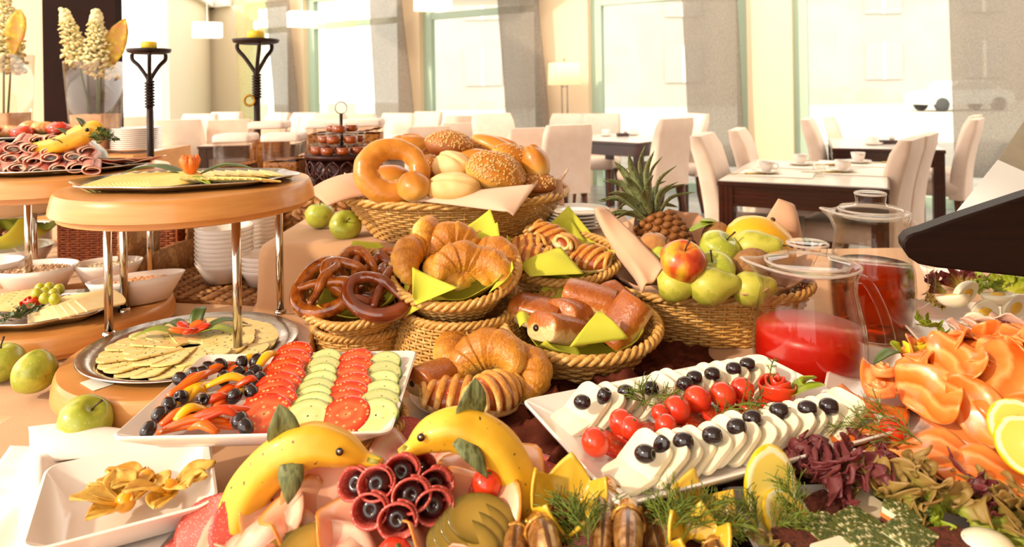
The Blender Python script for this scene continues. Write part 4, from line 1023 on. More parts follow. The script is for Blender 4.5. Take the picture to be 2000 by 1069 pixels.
container(556, 300, 2.22, .120, .145, .085, 'flakes', 'clear container of brown bran right of the tall candle post')
container(528, 290, 2.42, .12, .175, .15, 'corn', 'rear clear container of cornflakes behind the bran', True)
container(640, 290, 2.42, .13, .175, .16, 'flakes', 'clear container of dark flakes behind the honey stand', False)
container(712, 290, 2.42, .13, .178, .16, 'corn', 'clear container of cornflakes nearest the bread basket', False)
# honey stand
hs_ = PD(668, 345, 2.12); t = thing('honey_stand', 'dark openwork round stand with a ring handle, holding honey jars', 'stand', (hs_.x, hs_.y, .947))
R_ = 68/F*2.12; H0 = PD(668, 300, 2.12).z-.947
m_ = MB(); m_.lathe([(.001, 0), (R_*.92, 0), (R_*.95, .006), (R_*.9, .01)], 40); m_.build('base_plate', M['iron_red'], t)
m_ = MB(); m_.lathe([(.001, H0-.012), (R_, H0-.012), (R_*1.04, H0-.004), (R_*1.03, H0), (.001, H0-.002)], 48); m_.build('tray', M['iron_red'], t)
m_ = MB()
for i in range(16):
    a = 2*PI*i/16
    for s_ in (-1, 1):
        m_.tube([(R_*.98*math.cos(a+s_*(.0+.18*math.sin(v*PI*2))), R_*.98*math.sin(a+s_*(.18*math.sin(v*PI*2))), .005+(H0-.02)*v) for v in [k/10 for k in range(11)]], .0035, 5)
    m_.tube([(R_*.98*math.cos(a+.19+.06*math.cos(w2)), R_*.98*math.sin(a+.19+.06*math.cos(w2)), H0*.5+.018*math.sin(w2)) for w2 in [k*PI/5 for k in range(10)]], .003, 5, True)
m_.build('scroll_wall', M['iron_red'], t)
m_ = MB(); m_.lathe([(.001, .01), (R_*.86, .01), (R_*.86, H0-.014), (.001, H0-.014)], 36); m_.build('inner_drum', M['iron_red'], t)
m_ = MB(); zr = PD(668, 222, 2.12).z-.947; m_.tube([(0, 0, H0-.002), (0, 0, zr)], .005, 10); m_.build('centre_rod', M['iron'], t)
m_ = MB(); m_.tube([(.018*math.cos(a), 0, zr+.018+.018*math.sin(a)) for a in [2*PI*i/28 for i in range(28)]], .0018, 6, True); m_.build('ring_handle', M['steel'], t)
M['honey'] = mat('amber honey', '#8c3a08', '#a84c0c', 30, .1, coat=.5, sss=.3)
def make_jar():
    t = thing('honey_jar', 'honey jar', 'jar')
    g_ = MB(); g_.lathe([(.001, 0), (.017, 0), (.022, .006), (.022, .024), (.0205, .026), (.024, .028), (.024, .031), (.021, .031)], 20); g_.build('glass_pot', M['glass'], t)
    f_ = MB(); f_.lathe([(.001, .002), (.0165, .002), (.0205, .007), (.0205, .022), (.001, .0225)], 20); f_.build('honey', M['honey'], t); return t
jr = Proto(make_jar()); ang = [(.075, k*2*PI/10) for k in range(10)]
for i, (r, a) in enumerate(ang): jr.put((hs_.x+r*math.cos(a), hs_.y+r*math.sin(a), .947+H0+.001), (0, 0, 0), 1.0, 'amber honey jar in the bottom ring of the honey stand', 'bottom ring of honey jars')
for i in range(6):
    a = .3+i*2*PI/6; jr.put((hs_.x+.05*math.cos(a), hs_.y+.05*math.sin(a), .947+H0+.033), (0, 0, 0), 1.0, 'amber honey jar in the second layer of the honey stand', 'second layer of honey jars')
for i in range(3):
    a = .6+i*2*PI/3; jr.put((hs_.x+.032*math.cos(a), hs_.y+.032*math.sin(a), .947+H0+.065), (0, 0, 0), 1.0, 'amber honey jar on the top layer by the rod', 'top honey jars')

# ================================================================ BREAD, PASTRY AND FRUIT BASKETS
M['crust_gold'] = mat_zramp('golden crust', [(0, '#f2cf88'), (.35, '#e4a848'), (.8, '#d08628'), (1, '#be741e')], -.02, .03, .38, 30, .25, .15, 90, .15)
M['crust_pale'] = mat_zramp('floury crust', [(0, '#cc8a40'), (.35, '#dba458'), (.65, '#e2b268'), (1, '#ecca90')], -.02, .03, .55, 40, .3, .2, 110, 0)
M['crust_brown'] = mat_zramp('dark rye crust', [(0, '#8a4a20'), (.5, '#9c5c2a'), (1, '#b87838')], -.02, .03, .5, 40, .3, .4, 140)
M['flake'] = mat('oat flake', '#d8a660', '#e6bd7c', 300, .6, rnd=.1)
M['croissant'] = mat_zramp('croissant crust', [(0, '#f6d890'), (.3, '#eebc58'), (.6, '#dd9832'), (1, '#bc7420')], -.018, .024, .38, 60, .5, .75, 210, .12)
M['pastry_pale'] = mat_zramp('pale laminated pastry', [(0, '#f6dfae'), (.4, '#f2cd86'), (.8, '#e3a54c'), (1, '#d08a36')], -.014, .022, .4, 70, .45, .7, 200, .1)
M['choc_pastry'] = mat_zramp('glazed brown pastry', [(0, '#f2d8a4'), (.38, '#edc684'), (.5, '#c4742e'), (1, '#a0521c')], -.02, .026, .32, 60, .3, .65, 170, .25)
M['choc'] = mat('dark chocolate', '#2a0f08', rough=.3)
M['pretzel'] = mat('lye crust', '#a04c14', '#c06a20', 40, .16, .1, 80, coat=.7, c3='#7c340c')
M['pretzel_choc'] = mat('dark glazed lye crust', '#6e2c12', '#8a3c18', 30, .12, coat=.8)
M['filling'] = mat('fruit filling', '#c06a2c', '#a84a24', 60, .25, coat=.4)
def place(o, p, rot, s=1.0): o.location = p; o.rotation_euler = rot; o.scale = (s,)*3; return o
def bun(px, py, d, rad, rot, m, label, score=0, seeds=0, seed=0, kind='bread_roll'):
    p = PD(px, py, d); t = thing(kind, label, 'bread roll', p, rot)
    def dp(v):
        k = 1+.05*nz(v, 2.2, seed)
        if v.z < 0: k *= 1-.25*v.z*v.z
        if score == 1: k *= 1-.17*math.exp(-((v.x-.12*v.y)/.09)**2)*max(v.z, 0)+.05*math.exp(-((v.x-.12*v.y-.2)/.08)**2)*max(v.z, 0)
        if score == 2: k *= 1-.07*abs(math.sin(math.atan2(v.y, v.x)*2.5))*max(v.z, 0)**2
        if score == 3:
            q = max(abs(v.x), abs(v.y)); k *= 1+.16*(1-q)*(1-abs(v.z)) if q else 1
        return k
    b = MB(); b.blob(rad, 30, 20, dp); b.build('crust', M[m], t)
    if seeds:
        rnd_ = random.Random(seed); s_ = MB()
        for i in range(seeds):
            v = Vector((rnd_.gauss(0, 1), rnd_.gauss(0, 1), abs(rnd_.gauss(0, 1))+.15)).normalized(); k = dp(v)*1.005
            q = Vector((v.x*rad[0]*k, v.y*rad[1]*k, v.z*rad[2]*k))
            s_.blob((.0036, .0022, .0012), 6, 4, None, Matrix.Translation(q) @ v.to_track_quat('Z', 'Y').to_matrix().to_4x4() @ Matrix.Rotation(rnd_.uniform(0, 6), 4, 'Z') @ Matrix.Rotation(rnd_.uniform(-.4, .4), 4, 'X'))
        s_.build('oat_seeds', M['flake'], t, stuff=True)
    return t
# the big bread basket
bb = basket('bread_basket', 'large honey wicker basket heaped with bread rolls', (-.142, 1.715, .902), (0, 0, 0), .272, .235, .205, .175, .095, .0062, 64, .86, rim=.009)
def drape(name, label, Mx, half, rz, R_, zb, zr, phis, m, sx=1.0, sy=1.0, n=40, th=.0016, cat='napkin', wob=.006, flat=2.2, seed=0):
    """square cloth pressed into a basket; what passes the rim leaves at the corner's own angle"""
    mb = MB(); ca, sa = math.cos(rz), math.sin(rz)
    def fn(u, v):
        s_, t_ = (u*2-1)*half, (v*2-1)*half; x, y = s_*ca-t_*sa, s_*sa+t_*ca
        rho = math.hypot(x, y); th_ = math.atan2(y, x); q = (1 if s_ > 0 else 0)+(2 if t_ > 0 else 0)
        ph = math.radians(phis[q])
        if rho < R_: r = rho*.9; z = zb+(zr-zb)*(rho/R_)**flat
        else:
            e = rho-R_; r = R_*.9+.012*(1-math.exp(-e/.01))+e*math.cos(ph); z = zr+.006*(1-math.exp(-e/.01))*(1 if ph < 0 else .3)+e*math.sin(ph)
        w_ = wob*nz((x*18, y*18, 0), 1, seed)
        return tuple(Mx @ Vector((r*math.cos(th_)*sx+w_*.5, r*math.sin(th_)*sy+w_*.5, z+w_)))
    mb.grid(fn, n, n)
    return tag(mb.build(name, M[m], None, True, th), label, cat)
drape('bread_napkin', 'blush linen napkin lining the big bread basket', bm(bb), .20, .80, .235, .012, .100, (60, 60, 60, 60), 'linen', 1.13, .97, 44, .003, flat=1.4)
bun(792, 288, 1.74, (.062, .048, .034), (.1, -.2, .2), 'crust_gold', 'golden roll at the back of the bread basket, next to the honey stand', 2, 0, 1)
bun(838, 292, 1.80, (.04, .035, .03), (0, 0, 0), 'crust_gold', 'small golden roll glimpsed behind the dark seeded roll', 0, 0, 2)
bun(877, 284, 1.68, (.060, .05, .036), (.15, .12, .2), 'crust_brown', 'dark rye roll with oat seeds topping the bread heap', 0, 330, 3)
bun(884, 328, 1.60, (.042, .050, .038), (.35, -.5, .9), 'crust_pale', 'floury scored roll in the middle of the bread heap', 1, 0, 4)
bun(884, 368, 1.50, (.042, .062, .031), (.0, -.62, 1.45), 'crust_pale', 'floury scored roll at the front of the bread basket', 1, 0, 5)
bun(808, 366, 1.50, (.036, .045, .034), (.2, -.35, .5), 'crust_gold', 'smooth golden roll beside the hole of the ring bread', 0, 0, 6)
bun(968, 338, 1.56, (.070, .058, .046), (.45, .25, .3), 'crust_gold', 'large oat-crusted roll in front of the bread heap', 3, 420, 7)
bun(1000, 320, 1.64, (.058, .045, .045), (.2, .6, .3), 'crust_gold', 'rounded golden roll behind the large oat-crusted roll', 0, 120, 17)
bun(978, 292, 1.74, (.085, .03, .026), (.1, .38, -.35), 'crust_gold', 'long golden roll lying across the back of the heap', 0, 0, 8)
bun(1004, 296, 1.80, (.08, .026, .024), (.1, .45, -.3), 'crust_gold', 'second long golden roll at the back of the heap', 1, 0, 9)
bun(1046, 322, 1.62, (.034, .042, .050), (.1, -.3, .2), 'crust_gold', 'upright golden roll at the chair side of the bread basket', 2, 0, 10)
bun(1050, 358, 1.60, (.045, .04, .026), (.2, .1, 0), 'crust_brown', 'small seeded roll below the upright golden roll', 0, 160, 11)
bun(928, 294, 1.76, (.055, .04, .03), (.1, 0, .3), 'crust_brown', 'seeded roll half hidden behind the dark rye roll', 0, 140, 12)
bun(925, 308, 1.66, (.05, .03, .022), (.1, 0, .3), 'crust_gold', 'slim golden roll wedged under the dark rye roll', 0, 0, 13)
bun(840, 330, 1.68, (.05, .045, .034), (.1, 0, .3), 'crust_brown', 'dark roll in the shade behind the ring bread', 0, 60, 14)
bun(790, 375, 1.62, (.06, .05, .03), (0, 0, .3), 'crust_brown', 'dark seeded roll seen through the ring bread', 0, 200, 18)
for i, (px, py, d) in enumerate(((960, 385, 1.6), (1020, 370, 1.68), (900, 350, 1.75), (760, 350, 1.75))): bun(px, py, d, (.06, .05, .036), (0, 0, i), 'crust_gold', '%s golden roll hidden low inside the bread basket' % ORD[i], 0, 0, 20+i)
# ring bread
p = PD(768, 334, 1.54); t = thing('ring_bread', 'big golden ring bread leaning at the front of the bread basket', 'bread', p, (1.12, .18, .12))
b_ = MB()
def rg(u, v):
    a = u*2*PI; bq = v*2*PI; rt = .0255*(1+.12*math.sin(a-2.0)+.03*math.sin(a*9))*(1+.04*nz((math.cos(a)*2, math.sin(a)*2, v*2), 2, 4)); R0 = .054
    return ((R0*1.12+rt*math.cos(bq))*math.cos(a), (R0*.98+rt*math.cos(bq))*math.sin(a), rt*.85*math.sin(bq))
b_.grid(rg, 48, 18, True, True); b_.build('crust', mat_zramp('ring crust', [(0, '#f0c47c'), (.4, '#e0a24a'), (.8, '#cf8428'), (1, '#c27822')], -.03, .03, .34, 40, .45, .3, 110, .2), t)
def flap(pts4, label, bulge=.02, m='linen', th=.0022, name='napkin_fold'):
    f_ = MB(); q = [Vector(p_) for p_ in pts4]; nrm = (q[1]-q[0]).cross(q[3]-q[0]).normalized()
    f_.grid(lambda u, v: tuple(lerp(lerp(q[0], q[1], u), lerp(q[3], q[2], u), v)+nrm*bulge*math.sin(PI*u)*(.4+.6*math.sin(PI*v))), 14, 12)
    return tag(f_.build(name, M[m], None, True, th), label, 'napkin')
flap([PD(602, 372, 1.60), PD(690, 338, 1.66), PD(745, 382, 1.56), PD(640, 402, 1.50)], 'linen corner of the bread napkin reaching toward the cheese stand', -.02, 'napkin_tan')  # tan instead of the lining's blush paints the shade on this corner
flap([PD(815, 392, 1.475), PD(1048, 360, 1.50), PD(1002, 422, 1.42), PD(985, 414, 1.42)], 'linen flap folded over the front rim of the bread basket', -.012, 'linen')
flap([PD(1072, 345, 1.62), PD(1098, 352, 1.62), PD(1102, 402, 1.58), PD(1090, 398, 1.58)], 'linen napkin corner hanging at the chair side of the bread basket', .008, 'napkin_tan')  # shade on this corner painted with the darker tan cloth
# croissants
def make_croissant():
    t = thing('croissant', 'croissant', 'croissant')
    mb = MB(); pts = []; rr = []; n = 64
    for i in range(n+1):
        u = i/n; a = lerp(-1.75, 1.75, u); pts.append((.042*math.sin(a), .042*(math.cos(a)-.4), .004*math.cos(a*1.5)))
        s_ = abs(2*u-1); base = .0255*(1-s_**1.9)**.62+.0035; seg_ = (s_*4.2) % 1.0; rr.append(base*(1+.13*(1-seg_)-.06))
    mb.tube(pts, rr, 16, flat=.92); mb.build('crust', M['croissant'], t); return t
cro = Proto(make_croissant())
def make_pain():
    t = thing('chocolate_pastry', 'pain', 'pastry')
    rs = []
    for x, k in ((-.046, .90), (-.044, .97), (-.03, 1.0), (0, 1.03), (.03, 1.0), (.044, .97), (.046, .9)):
        ring = []
        for i in range(24):
            a = 2*PI*i/24; r = 1+.0*a; y = .033*sup(a, .7)*k; z = .023*math.copysign(abs(math.sin(a))**.6, math.sin(a))*k
            ring.append((x+.0015*nz((y*60, z*60, x*30), 1, 2), y, z+(.003 if z > 0 else 0)*math.cos(y*40)))
        rs.append(ring)
    b = MB(); b.rings(rs); b.build('crust', M['choc_pastry'], t)
    for sx in (-1, 1):
        for sy in (1,):
            c_ = MB(); c_.blob((.004, .0078, .0062), 10, 6, lambda v: 1+.3*nz(v, 2.5, 3), X4((sx*.0455, sy*.013+.003*sx, .003-.006*sy), (0, 0, 0), (1, 1.15-.25*sy, .9))); c_.build('chocolate_stick', M['choc'], t)
    return t
pain = Proto(make_pain())
def make_lattice():
    t = thing('lattice_pastry', 'lattice', 'pastry')
    b = MB(); b.blob((.046, .029, .019), 24, 14, lambda v: 1+.1*(1-abs(v.x))); b.build('fruit_filling', M['filling'], t)
    q = MB(); q.blob((.049, .0325, .013), 24, 12, None, X4((0, 0, -.006))); q.build('pastry_base', M['pastry_pale'], t)
    for i in range(5):
        x0 = -.034+.017*i; s_ = MB(); pts = []
        for k in range(11):
            a = lerp(-1.5, 1.5, k/10); sx_ = math.sqrt(max(.05, 1-((x0)/.05)**2)); pts.append((x0+.012*math.sin(a), .033*math.sin(a)*sx_, .0225*math.cos(a)*sx_-.001))
        s_.tube(pts, [.0052*(.75+.35*math.cos(lerp(-1.5, 1.5, k/10))) for k in range(11)], 8, up=(0, 0, 1), flat=.7); s_.build('lattice_strip', M['pastry_pale'], t)
    for sx in (-1, 1):
        e_ = MB(); e_.tube([(sx*.043, .016*math.cos(a), .003+.012*math.sin(a)) for a in [2*PI*k/16 for k in range(16)]], .0042, 7, True); e_.build('rolled_end', M['pastry_pale'], t)
    return t
lat = Proto(make_lattice())
def make_pretzel(m='pretzel'):
    t = thing('soft_pretzel', 'pretzel', 'pretzel')
    ctrl = [(-.42, -.66, .16), (-.22, -.30, .17), (.02, .02, .12), (.40, .46, .02), (.82, .42, 0), (.98, 0, 0), (.80, -.45, 0), (.42, -.78, 0), (0, -.88, 0), (-.42, -.78, 0), (-.80, -.45, 0), (-.98, 0, 0), (-.82, .42, 0), (-.40, .46, .04), (-.02, .02, .30), (.22, -.30, .20), (.42, -.66, .16)]
    pts = spline([(x*.062, y*.066, z*.07) for x, y, z in ctrl], 6); L = len(pts)
    b = MB(); b.tube(pts, [.0055+.0085*math.sin(PI*i/(L-1))**.8 for i in range(L)], 12); b.build('crust', M[m], t)
    return t
prz = Proto(make_pretzel()); prz2 = Proto(make_pretzel('pretzel_choc'))
# pretzel basket on a small basket
sb = basket('wicker_dish', 'small empty wicker basket propping up the pretzel basket', P(703, 700, T)+Vector((.0, .02, .001)), (0, 0, 0), .088, .085, .080, .075, .058, .005, 34, rim=.007)
TL = math.radians(22)
pb_ = basket('pretzel_basket', 'round honey wicker basket of dark pretzels', rimloc(705, 560, 1.27, TL, .055), (TL, -.06, 0), .106, .106, .07, .07, .055, .0062, 34, rim=.008)
drape('lime_napkin', 'lime paper napkin showing behind and under the pretzels', bm(pb_), .082, .15, .085, .008, .05, (80, 80, 62, 50), 'paper_green', 1, 1, 26, .0008, wob=.004)
prz2.put(PD(748, 562, 1.225), (.62, -.15, .35), 1.0, 'dark glazed pretzel at the front of the pretzel basket', 'pretzels')
prz.put(PD(640, 558, 1.25), (.55, .35, -.9), 1.0, 'brown pretzel leaning on the cloth side of its basket', 'pretzels')
prz.put(PD(690, 535, 1.30), (.75, .1, .9), .95, 'brown pretzel in the middle of the pretzel basket', 'pretzels')
prz2.put(PD(770, 530, 1.32), (.7, -.2, 1.8), .95, 'dark pretzel at the back against the croissant basket', 'pretzels')
prz.put(PD(725, 520, 1.33), (.9, .1, .1), .92, 'brown pretzel standing highest in the pretzel basket', 'pretzels')
prz2.put(PD(700, 585, 1.25), (.4, .1, 2.2), .9, 'dark pretzel lowest in the pretzel basket', 'pretzels')
# croissant basket on an upturned basket
ib = basket('basket_pedestal', 'upturned wicker basket carrying the croissant basket', P(905, 702, T)+Vector((0, .0, .001)), (0, 0, 0), .104, .104, .132, .125, .095, .0056, 44, rim=.0075)
TL2 = math.radians(21)
cb = basket('croissant_basket', 'round honey wicker basket of croissants above the upturned basket', rimloc(888, 522, 1.27, TL2, .068), (TL2, 0, 0), .117, .113, .075, .072, .068, .0062, 36, rim=.0085)
drape('lime_napkin', 'lime paper napkin in the croissant basket with one flap over the rim', bm(cb), .098, .12, .098, .010, .066, (-50, 70, 75, 50), 'paper_green', 1, 1, 30, .0008, wob=.005)
for (px, py, d, rot, lb) in (
    (838, 478, 1.335, (1.3, .2, 1.4), 'croissant standing at the back of its basket toward the pretzels'), (882, 488, 1.31, (1.0, -.3, .3), 'pale croissant in the middle back of the croissant basket'),
    (960, 515, 1.30, (.7, .2, -.5), 'croissant at the back beside the upright lime flap'), (905, 528, 1.225, (.75, .15, .15), 'large croissant arching across the front of its basket'),
    (818, 512, 1.27, (.7, -.3, 1.2), 'croissant low at the pretzel side of its basket'), (940, 540, 1.225, (.7, -.1, -.35), 'croissant at the front by the small lime fold'), (880, 535, 1.27, (.3, 0, 2.0), 'croissant lowest in the croissant basket')):
    cro.put(PD(px, py, d), rot, 1.0, lb, 'croissants')
flap([PD(888, 455, 1.36), PD(958, 408, 1.40), PD(978, 470, 1.34), PD(925, 490, 1.33)], 'upright lime paper flap behind the croissants', .012, 'paper_green', .0008, 'paper_fold')
flap([PD(805, 522, 1.20), PD(895, 562, 1.165), PD(812, 596, 1.155), PD(806, 580, 1.16)], 'lime paper flap hanging over the croissant basket rim', .008, 'paper_green', .0008, 'paper_fold')
flap([PD(975, 545, 1.20), PD(1000, 510, 1.22), PD(1003, 525, 1.20), PD(955, 572, 1.165)], 'small lime fold at the croissant basket edge', .01, 'paper_green', .0008, 'paper_fold')
# lattice pastry basket
TL3 = math.radians(12)
pd_ = basket('basket_pedestal', 'upturned wicker basket hidden below the lattice pastry basket', (PD(1097, 500, 1.42).x, 1.43, T+.001), (0, 0, 0), .09, .09, .115, .115, .082, .0056, 40, rim=.007)
lb_ = basket('lattice_basket', 'round honey wicker basket of lattice pastries beside the bread basket', rimloc(1095, 500, 1.42, TL3, .062), (TL3, 0, 0), .122, .116, .085, .08, .062, .0062, 36, rim=.0085)
drape('lime_napkin', 'lime paper napkin in the lattice pastry basket, peak raised behind', bm(lb_), .098, .55, .104, .010, .062, (75, 70, 75, 62), 'paper_green', 1, 1, 30, .0008, wob=.005)
for (px, py, d, rot, lb) in ((1022, 487, 1.40, (.4, -.2, .3), 'lattice pastry nearest the croissants in its basket'), (1078, 466, 1.44, (.5, .5, -.6), 'glossy lattice pastry standing at the back of its basket'),
    (1108, 480, 1.43, (.5, .3, 1.2), 'lattice pastry turned end-on in the middle of its basket'), (1148, 505, 1.39, (.5, .1, -.5), 'lattice pastry at the fruit side of its basket'), (1035, 502, 1.37, (.3, 0, .1), 'lattice pastry lying low behind the lime fold'), (1050, 470, 1.47, (.4, -.2, 1.5), 'lattice pastry furthest back in its basket')):
    lat.put(PD(px, py, d), rot, 1.0, lb, 'lattice pastries')
fo = MB()
q = [PD(1005, 512, 1.36), PD(1095, 482, 1.35), PD(1140, 535, 1.28), PD(1035, 540, 1.27)]
fo.grid(lambda u, v: tuple(lerp(lerp(q[0], q[1], u), lerp(q[3], q[2], u), v)+Vector((0, 0, .014*math.sin(PI*u)*math.sin(PI*v)))), 12, 10); tag(fo.build('paper_fold', M['paper_green'], None, True, .0008), 'lime paper corner folded over the lattice pastries', 'napkin')
# chocolate pastry basket
TL4 = math.radians(8)
cp = basket('chocolate_pastry_basket', 'shallow honey wicker basket of chocolate pastries in the middle', rimloc(1134, 632, 1.20, TL4, .062), (TL4, 0, 0), .134, .124, .095, .085, .062, .007, 36, rim=.0095)
drape('lime_napkin', 'lime paper napkin in the chocolate pastry basket', bm(cp), .10, .2, .112, .010, .056, (80, 80, 60, 56), 'paper_green', 1, 1, 30, .0008, wob=.005)
for (px, py, d, rot, lb) in ((1052, 612, 1.22, (.1, .1, -.55), 'chocolate pastry at the croissant side of its basket'), (1092, 645, 1.15, (-.1, .35, .75), 'chocolate pastry at the front with its chocolate end turned sideways'),
    (1152, 585, 1.24, (.1, .2, -.3), 'chocolate pastry lying on top of its basket'), (1122, 612, 1.22, (.1, .2, .9), 'pale chocolate pastry wedged in the middle of its basket'),
    (1218, 630, 1.18, (.3, -.9, .3), 'upright chocolate pastry at the fruit side of its basket'), (1212, 600, 1.25, (.2, .4, -.9), 'dark chocolate pastry at the back by the fruit basket')):
    pain.put(PD(px, py, d), rot, 1.0, lb, 'chocolate pastries')
fo = MB(); q = [PD(1168, 608, 1.13), PD(1175, 610, 1.13), PD(1228, 662, 1.10), PD(1112, 678, 1.09)]
fo.grid(lambda u, v: tuple(lerp(lerp(q[0], q[1], u), lerp(q[3], q[2], u), v)+Vector((0, -.008*math.sin(PI*v), .006*math.sin(PI*v)))), 12, 10); tag(fo.build('paper_fold', M['paper_green'], None, True, .0008), 'lime paper triangle standing before the chocolate pastries', 'napkin')
fo = MB(); q = [PD(1008, 615, 1.19), PD(1052, 610, 1.17), PD(1050, 628, 1.14), PD(1015, 640, 1.14)]
fo.grid(lambda u, v: tuple(lerp(lerp(q[0], q[1], u), lerp(q[3], q[2], u), v)+Vector((0, 0, .006*math.sin(PI*u*2)))), 10, 8); tag(fo.build('paper_fold', M['paper_green'], None, True, .0008), 'small lime paper curl at the basket edge near the croissants', 'napkin')
flap([PD(1028, 598, 1.27), PD(1072, 543, 1.33), PD(1112, 572, 1.31), PD(1105, 605, 1.26)], 'lime paper flap standing at the back of the chocolate pastries', .015, 'paper_green', .0008, 'paper_fold')
flap([PD(1062, 445, 1.51), PD(1110, 402, 1.55), PD(1168, 472, 1.50), PD(1120, 485, 1.48)], 'tall lime paper peak behind the lattice pastries', .015, 'paper_green', .0008, 'paper_fold')
flap([PD(660, 508, 1.38), PD(690, 470, 1.41), PD(742, 474, 1.41), PD(770, 505, 1.38)], 'lime paper edge rising behind the pretzels', .015, 'paper_green', .0008, 'paper_fold')
# pastry plate
p = P(933, 775, .762); bigp = MB(); R_ = .107
bigp.lathe([(.001, 0), (R_*.6, 0), (R_*.66, .003), (R_*.97, .012), (R_, .014), (R_*.98, .016), (R_*.64, .007), (.001, .005)], 56); tag(bigp.build('round_plate', M['porcelain'], loc=p), 'round white plate of mixed pastries in the middle', 'plate')
sup_ = MB(); sup_.lathe([(.001, 0), (.07, 0), (.07, .010), (.001, .010)], 40); tag(sup_.build('wicker_mat', M['wicker'], loc=(p.x, p.y, T+.001)), 'small wicker mat under the round pastry plate', 'mat')
cro.put(PD(948, 712, 1.05), (.35, -.25, -.15), 1.12, 'glossy croissant resting on top of the pastry plate', 'croissants')
cro.put(PD(1010, 735, 1.05), (.3, .1, -1.0), 1.0, 'croissant at the mozzarella side of the pastry plate', 'croissants')
cro.put(PD(905, 700, 1.11), (.4, .1, 1.3), .95, 'croissant at the back of the pastry plate', 'croissants')
pain.put(PD(846, 738, 1.03), (.05, .1, .95), .8, 'chocolate pastry on the pastry plate', 'chocolate pastries')
lat.put(PD(885, 773, .985), (.25, .1, .25), 1.0, 'pale lattice pastry with red filling on the pastry plate', 'lattice pastries')
lat.put(PD(965, 770, .98), (.3, .15, .95), 1.12, 'lattice pastry at the front of the pastry plate', 'lattice pastries')
M['filling_red'] = mat('red jam', '#c04030', rough=.2, coat=.4)
j_ = MB(); j_.blob((.008, .006, .004), 10, 6); tag(j_.build('jam_blob', M['filling_red'], loc=PD(880, 768, .965)), 'blob of red jam on the pale lattice pastry', 'jam')

# ---------------------------------------------------------------- fruit basket
fb = basket('fruit_basket', 'large oval honey wicker basket of fruit behind the red juice', P(1395, 655, T)+Vector((0.0, .06, .001)), (0, 0, -.05), .205, .165, .165, .13, .098, .0058, 60, .86, rim=.0085)
FBX, FBY = fb.location.x, fb.location.y
drape('fruit_napkin', 'blush linen napkin lining the fruit basket', bm(fb), .185, .7, .17, .012, .095, (60, 60, 55, 65), 'napkin_tan', 1.12, .92, 36, .0022, wob=.006)
npath = spline([PD(1172, 412, 1.46), PD(1198, 448, 1.42), PD(1232, 492, 1.36), PD(1264, 530, 1.29), PD(1276, 552, 1.255)], 5)
def nfold(u, v):
    k = u*(len(npath)-1); p = lerp(npath[int(k)], npath[min(int(k)+1, len(npath)-1)], k-int(k)); w_ = .030*(.45+.55*min(1, u*2.2))
    sd, nn = Vector((.72, .45, .5)).normalized(), Vector((-.5, -.75, .45)).normalized()
    return tuple(p+sd*w_*(2*v-1)+nn*(.016*math.cos((2*v-1)*1.5)+.004*math.sin(u*9+v*4))+Vector((0, 0, .006*math.sin(v*8)*u)))
nf = MB(); nf.grid(nfold, 20, 12); tag(nf.build('napkin_fold', M['napkin_tan'], None, True, .003), 'folded napkin edge hanging over the fruit basket rim by the pastries', 'napkin')
flap([PD(1188, 440, 1.50), PD(1240, 425, 1.50), PD(1232, 480, 1.46), PD(1210, 490, 1.42)], 'napkin peak beside the pineapple crown', .012, 'napkin_tan')
flap([PD(1305, 408, 1.60), PD(1362, 416, 1.60), PD(1425, 470, 1.55), PD(1330, 490, 1.55)], 'napkin back edge rising behind the fruit', .015, 'napkin_tan')
flap([PD(1520, 388, 1.50), PD(1552, 402, 1.52), PD(1572, 490, 1.50), PD(1482, 450, 1.48)], 'tall pointed napkin corner beside the yellow melon', -.03, 'napkin_tan')
flap([PD(1420, 562, 1.24), PD(1490, 535, 1.26), PD(1500, 565, 1.20), PD(1450, 575, 1.20)], 'napkin fold at the front rim near the red juice', .01, 'napkin_tan')
# pineapple
pb0 = PD(1290, 468, 1.50); pt0 = PD(1268, 425, 1.53); ax = (pt0-pb0).normalized()
t = thing('pineapple', 'pineapple with dark spiky crown lying in the fruit basket', 'pineapple', pb0-Vector((-.02, 0, .03)), ax.to_track_quat('Z', 'Y').to_euler())
b_ = MB()
b_.lathe([(.001, -.05), (.03, -.048), (.05, -.02), (.056, .02), (.05, .06), (.032, .085), (.001, .09)], 30); b_.build('rind', M['pine_skin'], t)
k = 0
for row in range(8):
    z = -.03+.0145*row; r = .0555*(1-((z-.02)/.095)**2)**.5
    for i in range(13):
        a = 2*PI*(i+.5*(row % 2))/13; e_ = MB(); e_.blob((.0075, .012, .0085), 7, 5, lambda v: 1+.35*max(v.x, 0)**6)
        e_.build('rind_eye', M['pine_skin'], t, loc=(r*math.cos(a), r*math.sin(a), z), rot=(0, 0, a)); k += 1
rnd_ = random.Random(5)
for i in range(30):
    a = i*2.4; el = lerp(.25, 1.45, i/30); L = lerp(.075, .135, i/30)*rnd_.uniform(.85, 1.1); d_ = Vector((math.cos(a)*math.cos(el), math.sin(a)*math.cos(el), math.sin(el)))
    p0 = Vector((math.cos(a)*.016, math.sin(a)*.016, .082+.0012*i)); p1 = p0+d_*L*.55+Vector((0, 0, .012)); p2 = p0+d_*L+Vector((math.cos(a)*.02, math.sin(a)*.02, -.006))
    o = leaf('crown_leaf', [p0, p1, p2], .019, 'pine_leaf', None, th=.0012, fold=.5); o.parent = t
